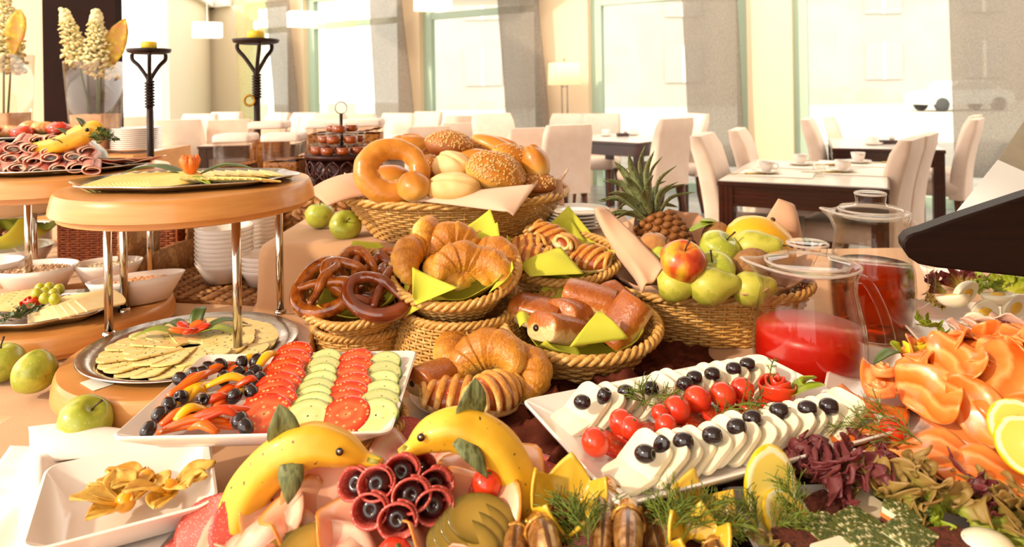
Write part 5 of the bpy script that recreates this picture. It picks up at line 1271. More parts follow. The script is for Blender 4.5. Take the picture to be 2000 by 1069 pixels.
# fruit
def make_pear(m):
    t = thing('pear', 'pear', 'pear'); b = MB()
    b.lathe([(.001, 0), (.018, .001), (.032, .014), (.037, .032), (.033, .052), (.023, .070), (.017, .084), (.010, .091), (.001, .092)], 28, None, 1, 1, True, lambda a, r: 1+.02*math.cos(3*a)); b.build('fruit', M[m], t)
    s_ = MB(); s_.tube([(0, 0, .09), (.002, 0, .1), (.006, 0, .108)], .0014, 6); s_.build('stem', M['stem'], t); return t
pear = Proto(make_pear('pear'))
def make_round(nm, m, rad, cat, stemmed=False):
    t = thing(nm, nm, cat); b = MB(); b.blob(rad, 24, 16, lambda v: 1-.04*max(0, v.z-.8)*8+.015*nz(v, 2, 4)); b.build('skin', M[m], t)
    s_ = MB(); s_.lathe([(.003, rad[2]*.97), (.0035, rad[2]*1.0), (.001, rad[2]*1.03)], 10); s_.build('stem_end', M['stem'], t); return t
kiwi = Proto(make_round('kiwi_fruit', 'kiwi', (.029, .029, .036), 'kiwi')); peach = Proto(make_round('peach', 'peach', (.031, .031, .030), 'peach'))
ra = Proto(make_apple('apple_red')); ra.root.name = 'red_apple'
ra.put(PD(1328, 540, 1.25)-Vector((0, 0, .0)), (.5, .05, 0), 1.08, 'red and yellow blushed apple in the front of the fruit basket', 'red apples')
ap.put(PD(1386, 515, 1.36), (.35, .5, 0), 1.08, 'green apple behind, with its stem hollow showing, in the fruit basket', 'green apples')
ap.put(PD(1402, 558, 1.27), (.25, -.45, .4), 1.02, 'green apple at the front of the fruit basket', 'green apples')
pear.put(PD(1432, 490, 1.38), (.3, 1.35, -.2), 1.05, 'speckled green pear lying below the melon', 'pears')
kiwi.put(PD(1468, 520, 1.28), (0, 1.3, .3), 1.12, 'brown kiwi lying in front of the pear', 'kiwis')
kiwi.put(PD(1398, 458, 1.46), (.4, 1.2, .8), .9, 'brown kiwi tucked behind the green apples', 'kiwis')
peach.put(PD(1277, 482, 1.38), (0, 0, 0), 1.0, 'brown fuzzy peach below the pineapple', 'peaches')
peach.put(PD(1243, 486, 1.46), (0, 0, 0), .95, 'brown fuzzy peach behind the napkin edge', 'peaches')
pear.put(PD(1285, 560, 1.24), (.2, 1.45, .1), .85, 'green pear at the basket rim below the red apple', 'pears')
pear.put(PD(1348, 562, 1.225), (.2, 1.45, .1), .95, 'yellow green pear at the rim beside the red apple', 'pears')
pear.put(PD(1430, 568, 1.235), (.2, 1.4, .0), .85, 'green pear mostly hidden under the napkin fold', 'pears')
ap.put(PD(1300, 540, 1.36), (0, 0, 0), 1.0, 'green apple in the shade behind the red apple', 'green apples')
kiwi.put(PD(1350, 530, 1.36), (0, 1.3, 0), 1.0, 'brown kiwi low between the red and green apples', 'kiwis')
t = thing('yellow_melon', 'yellow melon at the tall napkin corner', 'melon', PD(1485, 478, 1.44), (.2, .4, .2))
b_ = MB(); b_.blob((.078, .062, .058), 36, 22, lambda v: 1+.012*math.cos(9*math.atan2(v.y, v.z))); b_.build('rind', M['melon'], t)
s_ = MB(); s_.lathe([(.005, .056), (.005, .062), (.001, .064)], 10); s_.build('stem_scar', M['stem'], t)
leaf('fruit_leaf', [PD(1348, 452, 1.44), PD(1385, 438, 1.46), PD(1400, 455, 1.45)], .03, 'leaf_light', 'small green leaf behind the fruit')
leaf('fruit_leaf', [PD(1368, 432, 1.47), PD(1395, 436, 1.47), PD(1412, 460, 1.46)], .034, 'leaf_light', 'broad green leaf above the hidden kiwi')

# ---------------------------------------------------------------- glass pitchers
M['tomato_juice'] = mat('red juice', '#b81404', '#c41c08', 10, .35)
def mat_liquid(name, c):
    m, nt, b = nodes(name); nt.nodes.remove(b); out = nt.nodes['Material Output']
    t = N(nt, 'ShaderNodeBsdfTransparent'); t.inputs[0].default_value = hx(c); g = N(nt, 'ShaderNodeBsdfGlossy'); g.inputs['Roughness'].default_value = .03
    d = N(nt, 'ShaderNodeBsdfTranslucent'); d.inputs[0].default_value = hx(c)
    m1 = N(nt, 'ShaderNodeMixShader'); m1.inputs[0].default_value = .35; nt.links.new(t.outputs[0], m1.inputs[1]); nt.links.new(d.outputs[0], m1.inputs[2])
    lw = N(nt, 'ShaderNodeFresnel'); mx = N(nt, 'ShaderNodeMixShader'); nt.links.new(lw.outputs[0], mx.inputs[0]); nt.links.new(m1.outputs[0], mx.inputs[1]); nt.links.new(g.outputs[0], mx.inputs[2]); nt.links.new(mx.outputs[0], out.inputs[0]); return m
M['amber'] = mat_liquid('amber juice', '#dc7418')
def pitcher(p, s, label, liq, lev, rz):
    t = thing('glass_pitcher', label, 'pitcher', p, (0, 0, rz), None, s)
    pr = [(.062, 0), (.072, .006), (.079, .04), (.082, .085), (.0795, .12), (.072, .155), (.068, .18), (.070, .20), (.075, .214)]
    def rp(z):
        for (r0, z0), (r1, z1) in zip(pr, pr[1:]):
            if z <= z1: return lerp(r0, r1, (z-z0)/(z1-z0))
        return pr[-1][0]
    def ring(r, z, sp=0):
        out = []
        for i in range(48):
            a = 2*PI*i/48; g_ = sp*math.exp(-((a-PI)/.24)**2); rr = r*(1+.022*math.cos(4*a))+.024*g_
            out.append((rr*math.cos(a), rr*math.sin(a), z+.006*g_))
        return out
    b = MB(); b.rings([ring(.001, 0)]+[ring(r, z, 0 if k < len(pr)-2 else (.4 if k == len(pr)-2 else 1)) for k, (r, z) in enumerate(pr)], True, False, False); b.build('glass_body', M['glass'], t, True, .003)
    rm = MB(); rm.tube(ring(.075, .214, 1), .0022, 6, True); rm.build('rim', M['glass_edge_glint'], t)
    l_ = MB(); zz = [0.004+(lev-.004)*k/8 for k in range(9)]
    l_.rings([ring(.001, .004)]+[ring(rp(z)-.0032, z) for z in zz]+[ring(.001, lev)], True, False, False); l_.build('juice', M[liq], t)
    ld = MB(); ld.lathe([(.001, .205), (.055, .205), (.062, .212), (.064, .219), (.06, .224), (.033, .227), (.029, .232), (.031, .246), (.030, .2495), (.026, .2505), (.001, .2505)], 44); ld.build('lid', M['glass'], t)
    kn_ = MB(); kn_.tube([(.030*math.cos(a), .030*math.sin(a), .247) for a in [2*PI*i/32 for i in range(32)]], .0022, 6, True); kn_.tube([(.063*math.cos(a), .063*math.sin(a), .219) for a in [2*PI*i/40 for i in range(40)]], .0022, 6, True); kn_.build('lid_edge', M['glass_edge_glint'], t)
    h = MB(); h.tube(spline([(.068, 0, .196), (.085, 0, .190), (.105, 0, .150), (.116, 0, .105), (.112, 0, .075), (.095, 0, .058), (.080, 0, .060)], 6), .0075, 10, up=(0, 1, 0), flat=1.25); h.build('handle', M['glass'], t)
pitcher(P(1590, 792, T)+Vector((0, .015, .001)), (1.0, 1.0, 1.0), 'glass pitcher of red tomato juice with a knobbed lid', 'tomato_juice', .118, -.25)
pitcher(P(1712, 660, T)+Vector((0, .015, .001)), (.93, .93, 1.13), 'glass pitcher of amber tea behind the red juice', 'amber', .125, -.2)

# ================================================================ PLATES AND PLATTERS IN FRONT
def square_plate(name, label, c, z, w_, d_, rz, h=.026, tilt=(0, 0)):
    mb = MB(); k = .80
    mb.rings([rrect(w_*k*.97, d_*k*.97, .012, 4, 0), rrect(w_*k, d_*k, .014, 4, .003), rrect(w_*.995, d_*.995, .012, 4, h-.003), rrect(w_, d_, .013, 4, h), rrect(w_*.985, d_*.985, .012, 4, h+.0015), rrect(w_*k*1.02, d_*k*1.02, .014, 4, .010), rrect(w_*k*.9, d_*k*.9, .014, 4, .006)], True, True, True)
    o = mb.build(name, M['porcelain'], loc=(c[0], c[1], z), rot=(tilt[0], tilt[1], rz)); hard(o, 45); return tag(o, label, 'plate')
# burgundy organza crumpled over the cloth
def organza(label, x0, x1, y0, y1, amp, seed, n=60):
    mb = MB()
    def fn(u, v):
        x, y = lerp(x0, x1, u)+.02*nz((u*4, v*4, 0), 1, seed+5), lerp(y0, y1, v)+.02*nz((u*4, v*4, 3), 1, seed+9)
        e = min(1, min(u, 1-u, v, 1-v)*7); r = abs(nz((x*14, y*14, 0), 1, seed))+.5*abs(nz((x*31, y*31, 1), 1, seed))
        return (x, y, T+.004+amp*(r*e+.15*(1+nz((x*60, y*60, 0), 1, seed))*e))
    mb.grid(fn, n, n); return tag(mb.build('organza_cloth', M['tulle'], None, True, .0006), label, 'cloth')
organza('burgundy organza crumpled below the chocolate pastry basket', .02, .36, 1.02, 1.30, .045, 3)
organza('burgundy organza crumpled under the mozzarella plate', -.02, .50, .60, .98, .035, 7)
organza('dark organza bunched between pastry plate and mozzarella plate', -.05, .08, .80, 1.06, .05, 11)
# ---------------------------------------------------------------- vegetable plate
M['olive'] = mat('black olive', '#1a0f12', '#26161a', 40, .14, coat=.5)
def make_olive(nm='black_olive'):
    b = MB(); pr = []
    for k in range(15):
        th = PI*k/14; z = -math.cos(th)*.0115; r = .0092*math.sin(th)
        if th > PI-.55: z -= .006*(1-(PI-th)/.55)
        pr.append((max(r, .0003), z))
    b.lathe(pr, 18); return tag(b.build(nm, M['olive']), 'olive', 'olive')
olv = Proto(make_olive())
vc = (P(252, 852, .846)+P(785, 694, .846)+P(378, 694, .846)+P(795, 838, .846))/4
square_plate('vegetable_plate', 'square white plate of raw vegetables before the cheese stand', vc, .820, .330, .252, .012)
ZV = .830
basket('basket_pedestal', 'upturned wicker basket under the pastry end of the vegetable plate', (vc.x+.09, vc.y-.02, T+.001), (0, 0, 0), .075, .075, .09, .09, .06, .0056, 34, rim=.006)
M['pep_o'] = mat('orange pepper', '#ee5a0c', '#f07818', 24, .2, coat=.4, rnd=.05); M['pep_y'] = mat('yellow pepper', '#f6b40c', '#f8c428', 24, .2, coat=.4, rnd=.04); M['pep_r'] = mat('red orange pepper', '#e0400c', '#e8541a', 24, .2, coat=.4)
def zq(X_, Y_): return 240+X_/3.448, 660+Y_/3.448
PEP = [((230, 640), (780, 605), 'o'), ((270, 615), (720, 560), 'o'), ((430, 550), (870, 480), 'r'), ((215, 562), (520, 350), 'y'), ((330, 465), (640, 290), 'y'), ((300, 395), (640, 215), 'o'),
 ((750, 190), (930, 140), 'y'), ((480, 290), (760, 170), 'o'), ((560, 330), (850, 290), 'y'), ((700, 480), (845, 350), 'y'), ((540, 450), (740, 400), 'r'), ((380, 330), (560, 270), 'r'), ((600, 500), (760, 420), 'o'), ((250, 590), (450, 500), 'o'),
 ((520, 560), (780, 520), 'r'), ((640, 270), (860, 230), 'o'), ((430, 420), (560, 360), 'y'), ((900, 210), (1040, 110), 'y'), ((300, 440), (420, 380), 'o'), ((560, 240), (720, 190), 'r'), ((760, 330), (900, 300), 'r'), ((620, 400), (800, 340), 'o'), ((450, 610), (640, 640), 'o'), ((350, 560), (560, 480), 'y')]
cn = dict(o='orange', y='yellow', r='red-orange')
rnd_ = random.Random(3)
for i, (a, b, cc) in enumerate(PEP):
    zz = ZV+.006+.014*(i % 3)*.5; p0, p1 = P(*zq(*a), zz), P(*zq(*b), zz); mid = (p0+p1)/2+Vector((rnd_.uniform(-.006, .006), rnd_.uniform(-.006, .006), .008))
    pts = spline([p0, mid, p1], 6); n = len(pts); s_ = MB(); s_.tube([q-p0 for q in pts], [.0085*math.sin(PI*(.12+.78*k/(n-1)))**.6 for k in range(n)], 8, flat=.6)
    tag(s_.build('pepper_strip', M['pep_'+cc], loc=p0), '%s %s pepper strip counted from the plate front corner' % (ORD[i], cn[cc]), 'pepper', 'pepper strips')
OL = [(390, 262), (480, 222), (535, 215), (575, 185), (655, 170), (430, 327), (395, 382), (310, 432), (250, 500), (172, 602), (800, 150), (900, 140), (775, 222), (680, 255), (885, 212), (930, 260), (845, 255), (882, 300), (865, 350), (545, 402), (488, 466), (405, 515), (750, 377), (788, 540), (825, 582)]
for i, q in enumerate(OL): olv.put(P(*zq(q[0], q[1]+18), ZV+.019), (rnd_.uniform(.4, 1.4), rnd_.uniform(-1, 1), rnd_.uniform(0, 6)), rnd_.uniform(.95, 1.08), '%s black olive scattered over the pepper strips' % ORD[i], 'olives on the peppers')
M['tom_slice'] = mat_rad('tomato slice', [(0, '#ee8a5a'), (.3, '#e8542c'), (.62, '#ee6a3c'), (.8, '#e8451c'), (.95, '#d8321a'), (1, '#c82a14')], .18, .3, .4, 55, .22, .15, ('#f0b070', 150, .2))
M['cuc_slice'] = mat_rad('cucumber slice', [(0, '#e6e2a4'), (.45, '#d4da8e'), (.7, '#dfe0a0'), (.9, '#d0d688'), (.955, '#8aa03a'), (1, '#48661c')], .25, .35, .25, 70, .1, .1, ('#6a6428', 120, .10))
def make_round_slice(nm, r, th, m, cat):
    b = MB(); n = 30
    rings_ = [(0.001, 0, 0), (r*.5, 0, .5), (r*.85, 0, .85), (r*.97, 0, .96), (r, th*.3, 1), (r, th*.7, 1), (r*.97, th, .96), (r*.85, th, .85), (r*.5, th, .5), (.001, th, 0)]
    rs_ = [[(q*math.cos(2*PI*i/n), q*math.sin(2*PI*i/n)*.96, z) for i in range(n)] for q, z, _ in rings_]
    b.rings(rs_, True, False, False, None, [v for _, _, v in rings_ for i in range(n)]); b.a = [max(x, .001) for x in b.a]
    return tag(b.build(nm, M[m]), nm, cat)
tsl = Proto(make_round_slice('tomato_slice', .031, .006, 'tom_slice', 'tomato')); csl = Proto(make_round_slice('cucumber_slice', .0245, .005, 'cuc_slice', 'cucumber'))
def column(pr, a, b, n, lab, grp, s0, s1, tilt=.42, jit=5, lift=.0):
    for i in range(n):
        u = i/(n-1); q = (lerp(a[0], b[0], u)+jit*math.sin(i*2.3)*3.4, lerp(a[1], b[1], u)); p = P(*zq(*q), ZV+.012+lift)
        pr.put(p, (tilt, .05*math.sin(i*1.7), .3*math.sin(i*2.1)), lerp(s0, s1, u), '%s %s' % (ORD[i], lab), grp)
column(tsl, (1150, 130), (960, 540), 8, 'tomato slice from the back in the column beside the peppers', 'first tomato column', .95, 1.12)
column(csl, (1365, 165), (1250, 550), 8, 'cucumber slice from the back in the column between the tomatoes', 'first cucumber column', 1.0, 1.18, jit=2)
column(tsl, (1570, 170), (1490, 540), 7, 'tomato slice from the back in the narrower tomato column', 'second tomato column', .86, 1.0)
column(csl, (1765, 185), (1715, 545), 6, 'cucumber slice from the back along the plate end by the pastries', 'second cucumber column', 1.0, 1.18, jit=2)
# ---------------------------------------------------------------- mozzarella plate
MA, MB_, MC = P(1018, 782, .832), P(1448, 698, .832), P(1235, 972, .832)
ex_ = (MB_-MA).normalized(); ey_ = Vector((-ex_.y, ex_.x, 0)); rzm = math.atan2(ex_.y, ex_.x); Lm = .40; Wm = .255
mc = MA+ex_*Lm*.5-ey_*Wm*.5
square_plate('mozzarella_plate', 'long white plate of mozzarella and tomatoes', (mc.x, mc.y), .806, Lm, Wm, rzm)
g_ = MB(); g_.lathe([(.085, 0), (.082, .02), (.07, .042), (.05, .053), (.001, .054)], 48, None, 1, 1, True, lambda a, r: 1+.03*math.cos(16*a)); tag(g_.build('glass_bowl', M['glass'], None, True, .002, loc=(mc.x-.075*ex_.x-.05*ey_.x-.05, mc.y-.02-.03, T+.001)), 'upturned ribbed glass bowl propping the mozzarella plate', 'bowl')
g_ = MB(); g_.lathe([(.085, 0), (.082, .02), (.07, .042), (.05, .053), (.001, .054)], 48, None, 1, 1, True, lambda a, r: 1+.03*math.cos(16*a)); tag(g_.build('glass_bowl', M['glass'], None, True, .002, loc=(mc.x+.10*ex_.x, mc.y+.10*ex_.y, T+.001)), 'second upturned glass bowl under the far end of the mozzarella plate', 'bowl')
M['mozz'] = mat('white mozzarella', '#f8efd8', '#f4e8c8', 30, .3, .05, 80, sss=.4, rnd=.02)
def make_mozz():
    b = MB(); out = rrect(.056, .052, .013, 4); rs_ = [[(x*k, y*k, z) for x, y, _ in out] for k, z in ((.97, 0), (1, .001), (1, .007), (.97, .008))]
    b.rings(rs_); return tag(hard(b.build('mozzarella_slice', M['mozz']), 35), 'mozzarella', 'cheese')
mz = Proto(make_mozz())
def mp(u, v, z): return Vector((mc.x, mc.y, z))+ex_*u+ey_*v
for row, (v_, n_, u0, u1, nm) in enumerate(((.068, 15, -.150, .135, 'back'), (-.068, 16, -.150, .155, 'front'))):
    for i in range(n_):
        u = lerp(u0, u1, i/(n_-1)); fl_ = .30 if i == 0 else .68
        mz.put(mp(u, v_+.003*math.sin(i*2.1), .830+.003*math.sin(i*1.3)-(.010 if i == 0 else 0)), (.10, -fl_, rzm+.10*math.sin(i*1.9)+(.0 if row else .08)), 1.0+.05*math.sin(i), '%s mozzarella slice from the open end, %s row' % (ORD[i], nm), 'mozzarella slices')
OLB = [(1137, 783), (1180, 771), (1222, 763), (1271, 756), (1338, 747), (1357, 735), (1392, 728), (1434, 718), (1461, 709)]
OLF = [(1260, 884), (1292, 868), (1335, 860), (1392, 848), (1440, 832), (1470, 815), (1523, 800), (1578, 796), (1620, 791)]
for nm, LL in (('back', OLB), ('front', OLF)):
    for i, (px, py) in enumerate(LL): olv.put(P(px, py+3, .853), (1.3 if i != 1 else .4, .2*i, .6+rzm), (1.08 if i != 1 else (.5, 1.0, 1.1)) if nm == 'front' else 1.02, '%s black olive from the open end on the %s mozzarella row' % (ORD[i], nm), 'olives on the mozzarella')
for i in range(9):
    u = -.135+.031*i; tsl.put(mp(u, -.002+.006*math.sin(i*2), .818+.002*(i % 2)), (.15, .35, rzm), .92, '%s tomato slice from the open end lying under the cherry tomatoes' % ORD[i], 'tomato slices under the cherry tomatoes')
def make_cherry():
    t = thing('cherry_tomato', 'cherry tomato', 'tomato'); b = MB(); b.blob((.0165, .0165, .0155), 20, 14); b.build('fruit', M['tomato'], t)
    s_ = MB(); s_.lathe([(.0022, .0148), (.0022, .0158), (.0005, .016)], 8); s_.build('stem_scar', M['leaf'], t); return t
cht = Proto(make_cherry())
CHT = [(1163, 856), (1232, 828), (1215, 818), (1300, 822), (1322, 792), (1362, 772), (1412, 764), (1450, 752), (1290, 800)]
for i, (px, py) in enumerate(CHT): cht.put(P(px, py+8, .842), (.5*math.sin(i), .5*math.cos(i*2), i), (1.02, .85, 1, .8, 1.05, 1.08, 1.05, .95, .7)[i], '%s cherry tomato from the open end of the mozzarella plate' % ORD[i], 'cherry tomatoes on the mozzarella plate')
rose(P(1516, 772, .83), .026, 'tomato', 'red tomato peel rose at the juice end of the mozzarella plate', hgt=1.15, turns=3.0)
# dill
M['dill'] = mat('feathery dill', '#5c6c20', '#76862c', 60, .5, rnd=.1)
def dill(base, tip, seed, label, spread=.03, n=9, r=.0006):
    rnd_ = random.Random(seed); mb = MB(); b, t_ = Vector(base), Vector(tip); ax = t_-b; L = ax.length
    main = spline([Vector((0, 0, 0)), ax*.5+Vector((0, 0, L*.12)), ax], 5); mb.tube(main, r*1.5, 4)
    s1 = ax.cross(Vector((0, 0, 1))); s1 = s1.normalized() if s1.length > 1e-5 else Vector((1, 0, 0)); s2 = s1.cross(ax).normalized()
    for i in range(n):
        u = .15+.85*i/n; k = int(u*(len(main)-1)); p = main[k]; side = 1 if i % 2 else -1; a = rnd_.uniform(-.8, .8)
        d = (ax.normalized()*.9+s1*side*rnd_.uniform(.5, 1.0)+s2*a*.7).normalized()*spread*rnd_.uniform(.6, 1.1)*(1.1-.5*u)
        q = p+d; mb.tube([p, p+d*.55+Vector((0, 0, .002)), q], r, 3)
        for j in range(7):
            v = .25+.75*j/7; p2 = p+d*v; e = (d.normalized()*.8+s1*rnd_.uniform(-1, 1)+s2*rnd_.uniform(-1, 1)).normalized()*spread*.42*rnd_.uniform(.5, 1.1); mb.tube([p2, p2+e*.5+Vector((0, 0, .001)), p2+e], r*.8, 3)
    return tag(mb.build('dill_sprig', M['dill'], None, True, loc=b), label, 'herb')
dill(P(1240, 800, .845), P(1315, 772, .85), 1, 'dill sprig lying across the back mozzarella row', .035, 12)
dill(P(1262, 792, .845), P(1250, 765, .86), 21, 'short dill tuft rising between back mozzarella and tomatoes', .03, 8)
dill(P(1385, 822, .842), P(1510, 790, .848), 2, 'long dill sprig between tomatoes and front mozzarella row', .035, 14)
leaf('garnish_leaf', [P(1545, 775, .835), P(1580, 760, .85), P(1612, 752, .86)], .03, 'leaf_light', 'broad green celery leaf behind the tomato rose')
leaf('garnish_leaf', [P(1550, 770, .835), P(1575, 745, .85), P(1590, 735, .875)], .025, 'leaf_light', 'upright green celery leaf behind the tomato rose')
dill(P(1500, 760, .84), P(1512, 700, .86), 22, 'thin dill stem rising before the red juice', .012, 6)

# ---------------------------------------------------------------- napkin and dish of physalis
mbn = MB()
def npk(u, v):
    a, b, c_, d_ = P(20, 880, T), P(375, 865, T), P(470, 1150, T), P(-160, 1150, T); p = lerp(lerp(a, b, u), lerp(d_, c_, u), v)
    z = T+.004+.006*abs(nz((u*3, v*4, 0), 1.4, 6))+.020*math.exp(-((u-.16-.25*v)/.05)**2)*min(1, v*3)+.010*math.exp(-((u-.32+.2*v)/.06)**2)
    return (p.x, p.y, z)
mbn.grid(npk, 50, 40); tag(mbn.build('linen_napkin', M['white_linen'], None, True, .002), 'rumpled ivory linen napkin under the physalis dish', 'napkin')
mbn = MB(); q4 = [P(55, 852, T), P(375, 860, T), P(372, 905, T), P(60, 930, T)]
mbn.grid(lambda u, v: tuple(lerp(lerp(q4[0], q4[1], u), lerp(q4[3], q4[2], u), v)+Vector((0, 0, .012+.018*math.sin(PI*v)+.006*math.sin(u*6)))), 24, 12); tag(mbn.build('linen_napkin', M['white_linen'], None, True, .002), 'rolled ivory napkin edge behind the physalis dish', 'napkin')
dc = Vector((-.452, .795, 0)); dish = MB(); rz_ = .47
def dring(w_, z, r, n=6): return [(x, y, z+.010*(abs(x*y)/(w_*w_/4)) if z > .01 else z) for x, y, _ in rrect(w_, w_, r, n)]
dish.rings([dring(.115, 0, .015), dring(.12, .003, .018), dring(.178, .026, .02), dring(.182, .029, .022), dring(.176, .030, .02), dring(.125, .009, .02), dring(.10, .006, .02)], True, True, True)
tag(hard(dish.build('square_dish', M['porcelain'], loc=(dc.x, dc.y, T+.012), rot=(0, 0, rz_)), 50), 'small square white dish holding physalis on the ivory napkin', 'dish')
M['husk'] = mat('papery husk', '#dca43c', '#e8b85a', 40, .6, .3, 90, c3='#c88c2c', sss=.3); M['physalis'] = mat('orange berry', '#f0a010', '#f4b024', 20, .2, coat=.4)
def physalis(p, rz, label, seed):
    t = thing('physalis_fruit', label, 'physalis', p, (0, 0, rz)); b = MB(); b.blob((.0115, .0115, .0115), 16, 10); b.build('berry', M['physalis'], t, loc=(0, 0, .0115))
    rnd_ = random.Random(seed)
    for i in range(5):
        a = lerp(-1.3, 1.3, i/4)+PI; h = MB(); el = rnd_.uniform(.5, 1.35); L = rnd_.uniform(.038, .05)
        def fn(u, v):
            w_ = .017*math.sin(PI*(.12+.83*u)); x = .006+L*u; zz = L*.9*el*u*(1-.45*u)+.010*(2*v-1)**2*(1-u)+.0018*math.sin(v*12+u*5)
            return (x*math.cos(a)-(v-.5)*2*w_*math.sin(a), x*math.sin(a)+(v-.5)*2*w_*math.cos(a), .006+zz)
        h.grid(fn, 10, 8); h.build('husk_leaf', M['husk'], t, True, .0005)
    return t
physalis(P(262, 1000, .773)+Vector((-.01, 0, 0)), -.2, 'physalis lying open with its orange berry turned to the viewer', 1)
physalis(P(330, 975, .773), 2.4, 'physalis with upright papery husk at the banana side of the dish', 2)
physalis(P(285, 955, .773), 1.2, 'physalis at the back of the square dish', 3)
# ---------------------------------------------------------------- cold cut platter
CP = Vector((-.145, .735, 0))
pt_ = MB(); pt_.lathe([(.001, 0), (.85, 0), (.9, .004), (1.0, .012), (1.0, .014), (.88, .007), (.001, .003)], 72, None, .238, .20); tag(pt_.build('oval_platter', M['tray_silver'], loc=(CP.x, CP.y, T+.002)), 'oval steel platter of cold cuts with banana dolphins', 'platter')
pl_ = MB(); pl_.lathe([(.001, 0), (.05, 0), (.054, .003), (.085, .012), (.086, .014), (.052, .006), (.001, .005)], 40); tag(pl_.build('side_plate', M['porcelain'], loc=P(755, 868, T+.001)+Vector((0, .03, 0))), 'small white plate behind the cold cut platter', 'plate')
rnd_ = random.Random(11); k = 0
sal = folded_disc(.044, 3, 1, .10).build('salami_slice', M['salami'], None, True, .0016); tag(sal, 'salami', 'salami'); salp = Proto(sal)
bac = folded_disc(.055, 5, 4, .28, 10, 30).build('ham_slice', M['bacon'], None, True, .0016); tag(bac, 'ham', 'ham'); bacp = Proto(bac)
smk = folded_disc(.052, 9, 6, .25, 10, 30).build('smoked_ham_slice', M['ham_smoked'], None, True, .002); tag(smk, 'ham', 'ham'); smkp = Proto(smk)
n_ = 20
for i in range(n_):
    a = 2*PI*i/n_; salp.put((CP.x+.195*math.cos(a), CP.y+.160*math.sin(a), T+.020+.002*(i % 2)), (.25*math.sin(a), -.25*math.cos(a), a), rnd_.uniform(.95, 1.1), '%s salami slice counting around the platter rim' % ORD[i], 'salami around the rim')
for i in range(15):
    a = 2*PI*i/15+.2; bacp.put((CP.x+.135*math.cos(a), CP.y+.105*math.sin(a), T+.038+.004*(i % 3)), (.35*math.sin(a)+rnd_.uniform(-.2, .2), -.35*math.cos(a), a+rnd_.uniform(-.5, .5)), rnd_.uniform(.9, 1.1), '%s streaky ham slice counting around inside the salami ring' % ORD[i], 'streaky ham slices')
SM = [(640, 970, .735, (.75, .05, .2), 'amber-edged smoked ham slice standing below the first dolphin'), (600, 1035, .70, (.45, -.05, 1.4), 'folded smoked ham with amber rind beside the salami bouquet'), (700, 1050, .69, (.55, .0, .9), 'pale smoked ham fold under the salami bouquet'), (930, 1005, .70, (.5, .1, -.3), 'smoked ham slice next to the pickle slices'), (935, 955, .74, (.6, -.05, .3), 'smoked ham slice behind the second dolphin fin'), (980, 935, .76, (.55, .1, -.2), 'streaky smoked ham at the tail dolphin side'), (560, 1000, .73, (.5, .1, .3), 'smoked ham slice behind the first dolphin tail'), (860, 1050, .68, (.55, .05, 1.2), 'smoked ham slice in front of the pickles')]
for px, py, d, rot, lb in SM: smkp.put(PD(px, py, d), rot, .95, lb, 'smoked ham slices')
for (px, py, d, rot, lb) in ((480, 1035, .71, (.9, .2, .3), 'folded salami slice leaning at the first dolphin tail'), (405, 1030, .73, (.5, -.4, .2), 'outermost salami slice by the physalis dish'), (1015, 975, .74, (.8, .5, -.5), 'folded salami slice below the second dolphin tail'), (1060, 965, .77, (.6, .2, -.4), 'salami slice poking out toward the organza'), (735, 880, .87, (1.0, .1, .1), 'salami roll behind the first dolphin beak'), (790, 872, .88, (.9, -.1, .2), 'salami roll behind the second dolphin beak'), (975, 990, .71, (.7, .2, .3), 'salami slice tucked between pickles and tail')):
    salp.put(PD(px, py, d), rot, .82, lb, 'folded salami slices')
# salami rose bouquet with olives
def make_cone():
    t = thing('salami_cone', 'cone', 'salami'); mb = MB()
    def fn(u, v):
        a = u*2.5*PI; r0 = lerp(.006, .0178, v**.8)*(1+.16*u-.08); r0 *= 1+.06*math.sin(a*2+1)
        return (r0*math.cos(a), r0*math.sin(a)*.92, .058*v+.003*math.sin(a*1.5)*v)
    mb.grid(fn, 40, 8, False, False, None, lambda u, v: .2+.75*v); mb.build('rolled_slice', M['salami'], t, True, .0022)
    o_ = MB(); pr = []
    for k in range(13):
        th = PI*k/12; z = -math.cos(th)*.0135; r = .0118*math.sin(th)
        if th > PI-.5: z -= .007*(1-(PI-th)/.5)
        pr.append((max(r, .0003), z+.043))
    o_.lathe(pr, 20); o_.build('stuffed_olive', M['olive'], t); return t
cone = Proto(make_cone())
CONES = [(783, 920, .700, 'topmost'), (732, 945, .685, 'upper left'), (803, 968, .672, 'central'), (850, 948, .690, 'upper right'), (720, 998, .670, 'lower left'), (775, 1018, .655, 'lowest'), (848, 990, .668, 'lower right'), (688, 945, .705, 'leftmost'), (825, 905, .735, 'rearmost')]
bc = PD(785, 968, .75)
for px, py, d, nm in CONES:
    m_ = PD(px, py, d); base = bc+Vector((0, .02, -.012)); ax = (m_-base); ax = (ax.normalized()+Vector((0, -.35, .10))).normalized(); q = ax.to_track_quat('Z', 'Y')
    cone.put(m_-ax*.058, q.to_euler(), 1.0 if nm != 'rearmost' else .85, 'salami cone with a black olive, %s in the bouquet' % nm, 'salami cones')
